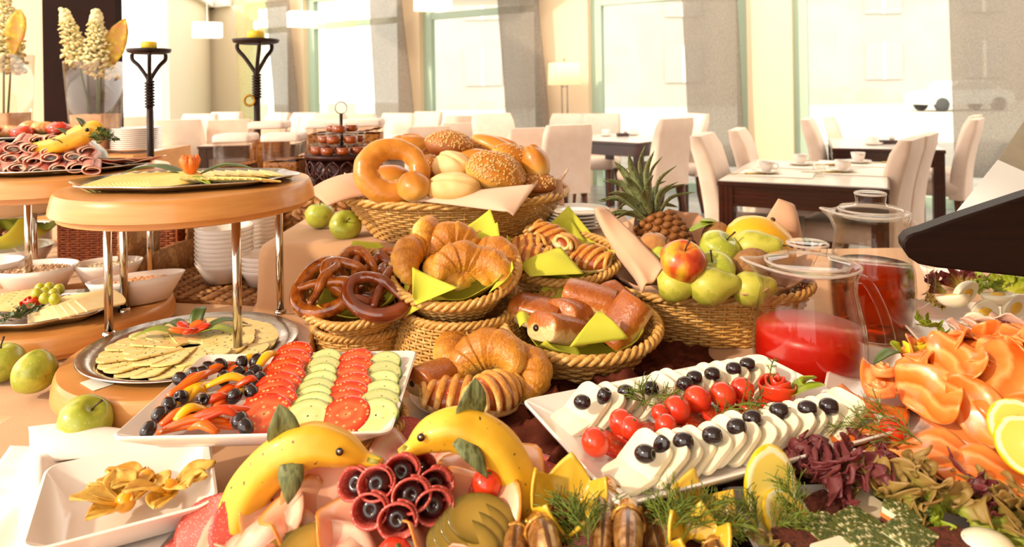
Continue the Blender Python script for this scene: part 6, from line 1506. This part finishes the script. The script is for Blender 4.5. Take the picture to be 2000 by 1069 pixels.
# banana dolphins
def dolphin(path, rad, label, eye, fins, d):
    t, pe, pts, rr = banana('banana_dolphin', path, rad, label, n=14)
    o = Vector(path[0])
    e_ = MB(); e_.blob((.0042, .003, .0042), 12, 8); e_.build('eye', M['black'], t, loc=PD(eye[0], eye[1], d-.0195)-o)
    ew = MB(); ew.blob((.0022, .0016, .0022), 8, 6); ew.build('eye_highlight', M['steel'], t, loc=PD(eye[0], eye[1], d-.0225)-o)
    tp = MB(); L = len(pts); tp.tube([pts[-6], pts[-3], pts[-1]], [rr[-6]*1.03, rr[-3]*1.04, rr[-1]*1.08], 10); tp.build('beak', M['banana_tip'], t)
    for i, (f0, f1, w_, dd, nm) in enumerate(fins):
        p0, p1 = PD(*f0, dd), PD(*f1, dd-.006)
        f = leaf(nm, [p0-o, (p0+p1)/2-o+Vector((.003, -.004, .002)), p1-o], w_, 'pine_leaf', None, th=.0016, fold=.2, side=(1, .3, 0), prof=(.85, 1.0, .95, .75, .45, .05)); f.parent = t
    return t
D1 = .735
dolphin([PD(462, 1085, D1-.02), PD(462, 1030, D1-.01), PD(490, 955, D1), PD(548, 893, D1), PD(610, 868, D1), PD(668, 878, D1), PD(712, 898, D1), PD(745, 905, D1-.005)], [.014, .0225, .0235, .0235, .0225, .018, .0085, .0052], 'banana dolphin with leaf fins diving from the salami side', (663, 883), (((555, 862), (545, 790), .034, D1+.0, 'back_fin'), ((568, 905), (562, 985), .026, D1-.024, 'side_fin')), D1)
D2 = .735
dolphin([PD(1022, 1010, D2-.01), PD(1018, 985, D2-.01), PD(1000, 925, D2), PD(962, 868, D2), PD(900, 838, D2), PD(845, 848, D2), PD(805, 875, D2), PD(780, 888, D2-.005)], [.014, .021, .0235, .024, .0235, .0185, .0088, .0052], 'banana dolphin with leaf fins arching toward the fish platter', (822, 855), (((912, 812), (928, 738), .032, D2+.0, 'back_fin'), ((895, 855), (952, 935), .020, D2-.024, 'side_fin')), D2)
# pickles and cherry tomatoes on the platter
M['pickle'] = mat_rad('gherkin slice', [(0, '#c8a648'), (.6, '#b4923a'), (.9, '#8c7428'), (1, '#5a4c18')], .2, .3, .4, 60, .1, .1)
pk = make_round_slice('gherkin_slice', .030, .004, 'pickle', 'gherkin'); pk = Proto(pk)
for i in range(4): pk.put(PD(940-12*i, 1015+18*i, .675-.008*i), (.62, .25, .3-.1*i), (1.2, .85, .8), '%s gherkin slice fanned beside the salami bouquet' % ORD[i], 'gherkin slices by the bouquet')
for i in range(4): pk.put(PD(590-14*i, 1072+6*i, .66), (.6, -.2, .9), (1.0, .6, .7), '%s gherkin slice fanned below the first dolphin' % ORD[i], 'gherkin slices by the dolphin')
cht.put(PD(950, 945, .715), (.3, .3, 0), .95, 'cherry tomato under the second dolphin fin', 'platter cherry tomatoes'); cht.put(PD(770, 1092, .64), (.3, .3, 0), 1.1, 'cherry tomato at the bottom below the salami bouquet', 'platter cherry tomatoes')
# ---------------------------------------------------------------- smoked fish platter
fp = MB(); fp.lathe([(.001, 0), (.8, 0), (.9, .004), (1.0, .011), (1.0, .013), (.88, .007), (.001, .003)], 64, None, .19, .15); FC = Vector((.135, .60, 0)); tag(fp.build('fish_platter', M['tray_silver'], loc=(FC.x, FC.y, T+.002)), 'oval steel platter of golden smoked fish', 'platter')
M['fish_gold'] = mat('golden smoked skin', '#a8681c', '#d8a040', 70, .2, .5, 120, metal=.45, coat=.5, c3='#6c3810'); M['fish_dark'] = mat('dark smoked back', '#4a2c14', '#6a4420', 60, .25, metal=.3, coat=.4); M['fish_flesh'] = mat('smoked fish flank', '#b88448', '#8c5a28', 50, .25, .3, 120, metal=.35, coat=.4, c3='#d0a468')
def smoked_fish(head, tail, label, r=.017):
    h, t_ = Vector(head), Vector(tail); t = thing('smoked_fish', label, 'fish', h); ax = (t_-h); L = ax.length
    pts = [ax*(k/14) for k in range(15)]; rr = [r*interp([.35, .62, .80, .82, .95, 1.0, 1.0, .95, .9, .8, .7, .6, .5, .4, .3], k/14) for k in range(15)]
    b = MB(); b.tube(pts[4:], rr[4:], 14, flat=1.15); b.build('body', M['fish_flesh'], t)
    hd_ = MB(); hd_.tube(pts[:5], [x*1.08 for x in rr[:5]], 14, flat=1.15); hd_.build('head', M['fish_gold'], t)
    g_ = MB(); axn = ax.normalized(); s1 = axn.cross(Vector((0, 0, 1))).normalized(); up = s1.cross(axn)
    g_.tube([pts[4]+(s1*math.cos(a)+up*1.0*math.sin(a))*rr[4]*1.12 for a in [2*PI*k/18 for k in range(18)]], .0022, 6, True); g_.build('gill_edge', M['fish_gold'], t)
    bk = MB(); bk.tube([p+up*rr[i+4]*.75 for i, p in enumerate(pts[4:])], [x*.42 for x in rr[4:]], 8); bk.build('back_skin', M['fish_dark'], t)
    for sd_ in (-1, 1):
        e = MB(); e.blob((.0035, .0035, .0035), 10, 6); q = pts[2]+s1*sd_*rr[2]*.98+up*rr[2]*.35; eo = e.build('eye', M['brass'], t, loc=q)
        pu = MB(); pu.blob((.0018, .0018, .0018), 8, 6); pu.build('pupil', M['black'], eo, loc=s1*sd_*.0025)
    return t
for (a, b, lb, r) in (((1050, 1010, .69), (1085, 1130, .60), 'smoked fish head nearest the banana dolphin', .018), ((1010, 1022, .70), (1000, 1130, .62), 'pale smoked fish half hidden by the salami', .015), ((1188, 938, .76), (1172, 1130, .60), 'smoked fish with raised golden head at the plate corner', .017), ((1228, 985, .70), (1225, 1130, .58), 'smoked fish in the middle with skin opened', .017), ((1262, 988, .73), (1300, 1130, .62), 'smoked fish behind the middle one', .014), ((1282, 1008, .71), (1340, 1130, .60), 'small smoked fish beside the dill', .014), ((1392, 1058, .66), (1420, 1140, .60), 'smoked fish low at the lemon side', .014)):
    smoked_fish(PD(*a), PD(*b), lb, r*.86)
M['star_fruit'] = mat('yellow fruit rind', '#d8ac28', '#e0bc40', 30, .3, coat=.3, sss=.2)
def star_cup(p, R_, label, rot):
    mb = MB(); n = 60
    def fn(u, v):
        a = v*2*PI; zig = abs(((v*5) % 1)*2-1); zt_ = R_*(.35+.75*zig); r = R_*(.55+.5*math.sin(u*PI/2)); return (r*math.cos(a), r*math.sin(a), -R_*.4+u*(zt_+R_*.1))
    mb.grid(fn, 6, n, False, True); return tag(mb.build('zigzag_lemon', M['star_fruit'], None, True, .003, loc=p, rot=rot), label, 'lemon')
star_cup(PD(1110, 985, .70), .036, 'zigzag-cut yellow lemon half between the smoked fish', (.3, 0, .2)); star_cup(PD(1370, 1010, .70), .034, 'zigzag-cut lemon half behind the dill by the lemon plate', (.3, .2, .6)); star_cup(PD(1365, 1060, .64), .026, 'small zigzag-cut lemon half below the dill', (.2, 0, 0))
for i, (a, b, lb) in enumerate((((1060, 995, .685), (1100, 1060, .66), 'dill sprig over the fish nearest the dolphin'), ((1130, 1060, .655), (1110, 985, .68), 'dill fan standing beside the lemon half'), ((1165, 970, .715), (1190, 1000, .69), 'dill wisp on the raised fish head'), ((1300, 1065, .64), (1330, 980, .67), 'tall dill bunch in the middle of the fish platter'), ((1330, 1060, .645), (1395, 985, .68), 'dill bunch leaning toward the lemon plate'), ((1360, 1040, .66), (1440, 1030, .66), 'dill sprig lying toward the lemon plate'), ((1310, 1050, .66), (1300, 1000, .68), 'dill tuft beside the small smoked fish'), ((1150, 1066, .64), (1145, 1010, .66), 'dill tuft below the raised fish head'))):
    dill(PD(*a), PD(*b), 30+i, lb, .036, 15, .00055)
# ---------------------------------------------------------------- canape plate
cpl = MB(); c_ = Vector((.372, .64, 0))
cpl.rings([rrect(.20, .20, .01, 4, 0), rrect(.205, .205, .012, 4, .004), [(x*(1-.08*(1-abs(y)/.14)), y*(1-.08*(1-abs(x)/.14)), .036+.3*(abs(x*y))) for x, y, _ in rrect(.285, .275, .01, 4)], [(x*(1-.08*(1-abs(y)/.14)), y*(1-.08*(1-abs(x)/.14)), .039+.3*(abs(x*y))) for x, y, _ in rrect(.278, .268, .01, 4)], rrect(.20, .20, .012, 4, .008)], True, True, True)
tag(hard(cpl.build('canape_plate', M['porcelain'], loc=(c_.x, c_.y, T+.004), rot=(0, 0, .02)), 50), 'square white flared plate of salmon canapes and lettuce', 'plate')
M['bread_dark'] = mat('dark rye crumb', '#4c2014', '#6a3020', 120, .8, .5, 260, c3='#3a1610'); M['salmon'] = mat('smoked salmon', '#f07a34', '#f49450', 30, .25, coat=.4, sss=.3); M['cream_ch'] = mat('cream cheese', '#f6e4c8', '#f2dcb8', 40, .5, .1, 90, sss=.2)
M['herb'] = mat('chopped herbs', '#4c5420', '#6a6c2c', 200, .7, .5, 300, c3='#e8dcb0', lo=.40, hi=.66)
def make_canape(top):
    t = thing('canape', 'canape', 'canape')
    for nm, z0, z1, m, k in (('bread_layer', 0, .008, 'bread_dark', 1.0), ('salmon_layer', .008, .012, 'salmon', 1.03), ('bread_layer', .012, .018, 'bread_dark' if top == 'bread_dark' else 'cream_ch', 1.0), ('topping', .018, .023, top, 1.01)):
        q = MB(); q.rings([rrect(.040*k, .036*k, .003, 2, z0), rrect(.040*k, .036*k, .003, 2, z1)]); hard(q.build(nm, M[m], t), 40)
    if top == 'herb':
        q = MB(); rr_ = random.Random(2)
        for i in range(90): q.blob((.0012, .0008, .0007), 5, 3, None, X4((rr_.uniform(-.018, .018), rr_.uniform(-.016, .016), .0232), (0, 0, rr_.uniform(0, 3))))
        q.build('herb_flecks', M['leaf'], t, stuff=True)
    return t
cah, cac, cab = Proto(make_canape('herb')), Proto(make_canape('cream_ch')), Proto(make_canape('bread_dark'))
def canape(pr, px, py, d, rz, lb): pr.put(PD(px, py, d), (.12, .05, rz), 1.0, lb, 'canapes')
for pr_, px, py, d, rz, lb in ((cab, 1608, 1024, .735, .5, 'dark bread canape at the back beside the lemon'), (cac, 1688, 1026, .73, .5, 'cream-topped canape before the red lettuce'), (cah, 1770, 1030, .70, .62, 'herb-topped canape at the back by the green lettuce'),
    (cah, 1608, 1072, .685, .45, 'herb-topped canape nearest the lemon'), (cah, 1672, 1060, .692, .58, 'herb-topped canape in the middle row'), (cah, 1772, 1082, .655, .62, 'herb-topped canape in front of the back herb one'), (cah, 1700, 1102, .645, .55, 'herb-topped canape cut by the photo bottom'), (cab, 1556, 1094, .67, .3, 'dark bread canape at the bottom below the lemon'), (cab, 1858, 1100, .65, .15, 'dark bread canape at the bottom under the green lettuce'), (cac, 1636, 1128, .63, .4, 'cream canape at the very bottom edge')): canape(pr_, px, py, d, rz, lb)
# lemon slices
M['lemon_flesh'] = mat_rad('lemon slice', [(0, '#f6eaa8'), (.2, '#f2dc74'), (.78, '#f0d660'), (.84, '#faf3cc'), (.93, '#f8f0b8'), (.96, '#f0cc1c'), (1, '#e6bc10')], .3, .4, .2, 90, .08, .1)
lem = make_round_slice('lemon_slice', .032, .006, 'lemon_flesh', 'lemon'); lem = Proto(lem)
lem.put(PD(1502, 958, .735), (1.35, .12, .25), (1, 1.5, 1), 'tall lemon slice standing upright on the canape plate', 'lemon slices')
lem.put(PD(1540, 1020, .715), (.75, .25, .4), 1.05, 'lemon slice lying behind the dill on the canape plate', 'lemon slices')
for i, (a, b, lb) in enumerate((((1490, 1062, .67), (1455, 985, .69), 'dill sprig at the near corner of the canape plate'), ((1570, 1030, .695), (1535, 945, .715), 'dill sprig curving over the lemon slice'), ((1500, 1050, .68), (1560, 1010, .69), 'dill wisp across the lemon slice base'))): dill(PD(*a), PD(*b), 60+i, lb, .032, 14, .00055)
# lettuce
def mat_lettuce(name, a, b, c3):
    return mat_rad(name, [(0, a), (.5, b), (.82, c3), (1, c3)], .55, .2, .0, 55, .34, .6)
M['lett_red'] = mat_lettuce('red leaf lettuce', '#a4a03c', '#86642c', '#66282a'); M['lett_green'] = mat_lettuce('green red-tipped lettuce', '#b0b444', '#98a038', '#8c7034'); M['lett_lime'] = mat_lettuce('frilly lime lettuce', '#b8bc3c', '#a2ac2c', '#8c9c20')
def lettuce(p, up, size, label, m, seed, ruff=.16, span=2.4):
    mb = MB(); rnd_ = random.Random(seed); ph = rnd_.uniform(0, 6)
    def fn(u, v):
        a = (v-.5)*span; r = size*(.12+.88*u)*(1+.10*math.sin(v*17+ph))
        ru = ruff*size*u**1.8*(.8*math.sin(v*22+ph)+.6*math.sin(v*47+1.3*ph)+.35*u*math.sin(v*103)); rv = ruff*.7*size*u**2*(math.cos(v*37+ph)+.5*math.cos(v*91))
        e = size*.09*u*nz((a*9, u*7, 0), 1, seed)+size*.05*u*u*nz((a*26, u*15, 0), 1, seed)
        return (r*math.sin(a)+rv+e, -.30*size*math.sin(u*2.2)+ru*.9+e*1.6, r*math.cos(a)*.95*(1-.16*u*u*(.5+.5*math.sin(v*67+ph)))+.3*ru)
    mb.grid(fn, 16, 140, False, False, None, lambda u, v: .02+.97*u)
    q = Vector(up).normalized().to_track_quat('Z', 'Y'); return tag(mb.build('lettuce_leaf', M[m], None, True, .0006, loc=p, rot=q.to_euler()), label, 'lettuce')
rl = random.Random(77)
def clump(pts, n, lean, sz, m, label, grp, span=1.7):
    for i in range(n):
        u = (i+.5)/n; a, b = interp([Vector(p_) for p_ in pts], u), None
        p = PD(a.x+rl.uniform(-10, 10), a.y+rl.uniform(-8, 8), a.z+rl.uniform(-.012, .012))
        lettuce(p, (lean*(u-.5)*1.6+rl.uniform(-.25, .25), rl.uniform(-.25, .12), 1), sz*rl.uniform(.8, 1.15), label, m, 100+i+int(pts[0][0]), .20, span)['group'] = grp
clump([(1618, 955, .775), (1700, 962, .775), (1790, 965, .765)], 11, .9, .058, 'lett_red', 'dark red frilly lettuce leaf in the clump behind the canapes', 'dark red lettuce clump')
clump([(1660, 985, .765), (1740, 990, .76)], 4, .5, .045, 'lett_green', 'green lettuce leaf at the foot of the dark red clump', 'green leaves at the foot of the red clump')
clump([(1770, 985, .75), (1860, 1015, .71), (1970, 1070, .66)], 9, .9, .06, 'lett_green', 'olive green red-edged lettuce leaf along the salmon plate front', 'olive green lettuce clump')
clump([(1850, 985, .745), (1990, 1045, .68)], 5, .6, .045, 'lett_red', 'dark red lettuce leaf behind the olive green ones', 'dark red leaves by the salmon plate')
clump([(1830, 1050, .685), (1900, 1085, .655)], 3, .6, .045, 'lett_lime', 'pale green lettuce leaf at the bottom above the dark canape', 'pale green bottom lettuce')
lettuce(PD(1512, 1072, .67), (-.2, -.2, 1), .022, 'tiny brown lettuce scrap below the lemon', 'lett_green', 8, .2)
eg_ = MB(); eg_.blob((.026, .02, .014), 20, 12); tag(eg_.build('egg_piece', M['porcelain'] if False else M['mozz'], loc=PD(1925, 1068, .65)), 'white egg piece beside the bottom lettuce', 'egg')
# ---------------------------------------------------------------- salmon platter
rzs = -.50; sc_ = Vector((.635, .855, 0)); exs = Vector((math.cos(rzs), math.sin(rzs), 0)); eys = Vector((-exs.y, exs.x, 0))
square_plate('salmon_plate', 'large white plate heaped with smoked salmon', (sc_.x, sc_.y), T+.048, .46, .36, rzs, .03)
bx_ = MB(); bx_.lathe([(.10, 0), (.095, .03), (.08, .046), (.001, .047)], 40); tag(bx_.build('glass_bowl', M['glass'], None, True, .002, loc=(sc_.x, sc_.y, T+.001)), 'upturned glass bowl hidden below the salmon plate', 'bowl')
M['salmon_fold'] = mat_rad('marbled smoked salmon', [(0, '#ee8434'), (.14, '#f3a058'), (.2, '#ea7020'), (.36, '#f08c3c'), (.42, '#f4a860'), (.5, '#e86c1c'), (.66, '#f0883a'), (.72, '#f6b070'), (.8, '#ea7424'), (1, '#f2a45c')], .3, .2, .2, 40, .10, .12, rnd=.06)
def salmon_slice(rad, curl, seed, sq):
    mb = folded_disc(rad, curl, seed, .20, 10, 32, .002, 0, 0, sq, True); return tag(mb.build('salmon_slice', M['salmon_fold'], None, True, .0024), 'salmon', 'salmon')
sA, sB, sC = Proto(salmon_slice(.062, 9, 1, .6)), Proto(salmon_slice(.055, 16, 5, .62)), Proto(salmon_slice(.07, -7, 9, .7))
core = MB(); core.blob((.15, .105, .075), 32, 16, lambda v: 1+.06*nz(v, 2, 1)); tag(core.build('salmon_mound', M['salmon_fold'], loc=(sc_.x+.035, sc_.y+.02, .825), rot=(0, 0, rzs)), 'smoked salmon mound underneath the loose slices', 'salmon')
rnd_ = random.Random(21); k = 0
def dome(u, v):
    return Vector((sc_.x+.035, sc_.y+.02, .825))+exs*.155*u+eys*.11*v+Vector((0, 0, .079*math.sqrt(max(0, 1-u*u-v*v))))
SL = []
for ring, (rr0, n_) in enumerate(((.95, 15), (.68, 11), (.38, 7), (.08, 2))):
    for i in range(n_):
        a = 2*PI*i/n_+.3*ring; u, v = rr0*math.cos(a), rr0*math.sin(a); p = dome(u, v); nrm = (exs*u/.155+eys*v/.11+Vector((0, 0, math.sqrt(max(.05, 1-u*u-v*v))/.066*.6))).normalized()
        q = nrm.to_track_quat('Z', 'Y') @ Euler((0, 0, rnd_.uniform(0, 6.28))).to_quaternion(); pr = (sA, sB, sC)[(i+ring) % 3]
        pr.put(p+nrm*.004, q.to_euler(), rnd_.uniform(.72, .95), '%s smoked salmon slice in the %s ring of the mound' % (ORD[i], ('lowest', 'second', 'third', 'topmost')[ring]), 'salmon slices on the mound')
for i, (px, py, d, rot, lb) in enumerate(((1700, 790, .90, (.1, .2, .6), 'flat salmon slice at the plate edge beside the red juice'), (1680, 840, .85, (.1, .1, .2), 'flat salmon slice at the plate corner by the mozzarella'), (1745, 735, .96, (.2, .1, .9), 'salmon slice near the yellow rose'), (1740, 880, .80, (.1, .1, -.2), 'salmon slice under the thin dill'), (1850, 890, .76, (.1, .1, -.5), 'salmon slice at the plate front above the lettuce'), (1930, 925, .73, (.1, .1, -.5), 'salmon slice at the front plate corner'), (1650, 868, .82, (.15, .1, .3), 'outermost salmon slice overhanging the mozzarella plate'))):
    sC.put(PD(px, py, d), rot, .85, lb, 'flat salmon slices')
def rose2(px, py, d, R_, m, lb, nm='salmon_rose'): rose(PD(px, py, d), R_, m, lb, 'salmon' if 'salmon' in nm else 'garnish', (-.25, .1, .4), 2.2, 1.0, nm, .0026)
M['salmon_plain'] = mat('salmon ribbon', '#f08a48', '#f6a868', 50, .22, coat=.4, sss=.3, stretch=(1, 1, 4))
rose2(1716, 775, .90, .022, 'salmon_plain', 'salmon rose at the juice side of the plate'); rose2(1725, 735, .94, .020, 'salmon_plain', 'second salmon rose below the yellow rose')
M['butter'] = mat('yellow peel', '#f2d434', '#ecc81c', 30, .35, sss=.3); rose2(1790, 690, .98, .022, 'butter', 'yellow lemon peel rose at the back of the salmon', 'peel_rose')
leaf('garnish_leaf', [PD(1760, 690, .98), PD(1735, 690, .97), PD(1705, 712, .95)], .02, 'leaf', 'dark parsley leaf behind the salmon corner'); leaf('garnish_leaf', [PD(1760, 690, .98), PD(1748, 675, .985), PD(1742, 665, .99)], .02, 'leaf_light', 'small parsley tip beside the yellow peel rose')
cht.put(PD(1745, 838, .83), (.4, .2, 0), .95, 'cherry tomato on the smoked salmon', 'salmon cherry tomato')
dill(PD(1820, 885, .775), PD(1690, 800, .83), 80, 'long dill stem crossing the smoked salmon', .045, 12, .0005); dill(PD(1770, 865, .79), PD(1615, 835, .83), 81, 'dill stem reaching toward the mozzarella plate', .04, 10, .0005)
lem.put(PD(1985, 838, .76), (.9, -.3, .2), 1.0, 'lemon slice at the photo edge on the salmon', 'lemon slices'); lem.put(PD(2000, 872, .74), (.9, -.3, .2), 1.0, 'lower lemon slice at the photo edge on the salmon', 'lemon slices')
# ---------------------------------------------------------------- egg platter
ep = PD(1935, 600, 1.30); ez = .775
square_plate('egg_plate', 'white plate of halved eggs and lettuce behind the salmon', (ep.x, ep.y), ez-.015, .32, .26, -.25, .03)
M['yolk'] = mat('egg yolk', '#eab430', '#f0c048', 40, .5)
def make_egg():
    t = thing('egg_half', 'egg', 'egg'); b = MB(); b.blob((.021, .021, .029), 20, 14, lambda v: (1-.07*v.z)*(1 if v.y > 0 else 1)); 
    b.v = [(x, max(y, 0.0), z) for x, y, z in b.v]; b.build('egg_white', M['mozz'], t); y_ = MB(); y_.blob((.0115, .0035, .0125), 14, 8); y_.build('yolk', M['yolk'], t); return t
egg = Proto(make_egg())
for i, (px, py, rot, lb) in enumerate(((1858, 578, (-1.9, .2, .6), 'whole-looking boiled egg half turned over beside the lettuce'), (1925, 612, (.35, .3, -.3), 'egg half with yolk showing in the middle of its plate'), (1985, 602, (.3, .2, .2), 'egg half with yolk toward the photo edge'), (1890, 575, (.4, .4, .4), 'egg half tucked below the celery leaf'), (1948, 575, (-1.7, 0, .8), 'egg half with rounded side up at the back'), (1905, 635, (.5, .2, -.5), 'egg half low at the front of the egg plate'))):
    egg.put(PD(px, py, 1.27-.02*(i % 3)), rot, 1.0, lb, 'egg halves')
for i, (px, py, d, up, sz, m, lb) in enumerate(((1850, 575, 1.36, (-.3, .3, 1), .05, 'lett_red', 'dark red lettuce at the back of the egg plate near the pitcher'), (1885, 570, 1.38, (.1, .3, 1), .05, 'lett_red', 'second dark red lettuce behind the eggs'), (1840, 640, 1.22, (-.6, -.1, .6), .04, 'lett_lime', 'lime frilly lettuce hanging over the egg plate edge'), (1845, 600, 1.3, (-.5, .1, .7), .035, 'lett_green', 'green lettuce beside the turned egg'), (1975, 575, 1.34, (.3, .3, 1), .05, 'lett_lime', 'lime lettuce behind the eggs at the photo edge'), (1960, 660, 1.14, (.2, 0, .7), .03, 'lett_red', 'red frilly lettuce scrap above the salmon'), (1995, 680, 1.12, (.3, 0, .7), .03, 'lett_red', 'red frilly lettuce scrap at the photo edge'))):
    lettuce(PD(px, py, d), up, sz, lb, m, 40+i, .2)
parsley(PD(1925, 565, 1.30), 16, .035, 'bright celery leaves standing among the eggs', 'leaf_light', 9)
M['ham_w'] = mat('pale ham', '#f2cbb8', '#eeb8a4', 30, .35, sss=.3)
for i in range(4):
    f_ = folded_disc(.03, 22, i+3, .2).build('ham_roll', M['ham_w'], None, True, .002, loc=PD(1880+30*i, 650-6*i, 1.2), rot=(.4, .3, .5*i)); tag(f_, ORD[i]+' pale ham curl between eggs and salmon', 'ham')
bowl(1842, 560, T, .05, .05, .05, 'small white bowl behind the amber pitcher handle')
# ---------------------------------------------------------------- dark shelf at the photo edge
sh = thing('dark_shelf', 'dark brown sloping shelf with rounded end at the photo edge', 'shelf', (0, 0, 0))
DS = 1.12
ol = [(1800, 452), (1860, 430), (2000, 384), (2160, 334), (2160, 565), (2000, 542), (1830, 524), (1795, 517), (1775, 504), (1764, 488), (1763, 474), (1772, 462), (1785, 456)]
fr = [PD(x, y, DS) for x, y in ol]; bk_ = [p+Vector((.02, .05, 0)) for p in fr]
m_ = MB(); m_.rings([[tuple(p) for p in fr], [tuple(p) for p in bk_]]); bevel(hard(m_.build('board', M['dark_wood'], sh), 30), .004)
lx = PD(2130, 500, DS); lg = MB(); lg.box((lx.x, DS+.025, (T+.93)/2), (.05, .04, .93-T)); lg.build('support', M['dark_wood'], sh, False)
# white card standing on it
cd0 = thing('menu_card', 'white folded card standing on the dark shelf', 'card', (0, 0, 0))
M['card'] = mat('white card', '#fbf8f2', rough=.7)
def panel(pts, nm, m):
    q = [Vector(p) for p in pts]; nr = (q[1]-q[0]).cross(q[2]-q[0]).normalized()*.002; mm = MB(); mm.rings([[tuple(p) for p in q], [tuple(p+nr) for p in q]]); return mm.build(nm, M[m], cd0, False)
panel([PD(1853, 432, 1.17), PD(1949, 312, 1.30), PD(2075, 440, 1.20), PD(2070, 366, 1.17)], 'front_leaf', 'card')
panel([PD(1949, 312, 1.302), PD(2008, 225, 1.42), PD(2120, 330, 1.34), PD(2075, 438, 1.22)], 'back_leaf', 'frost')
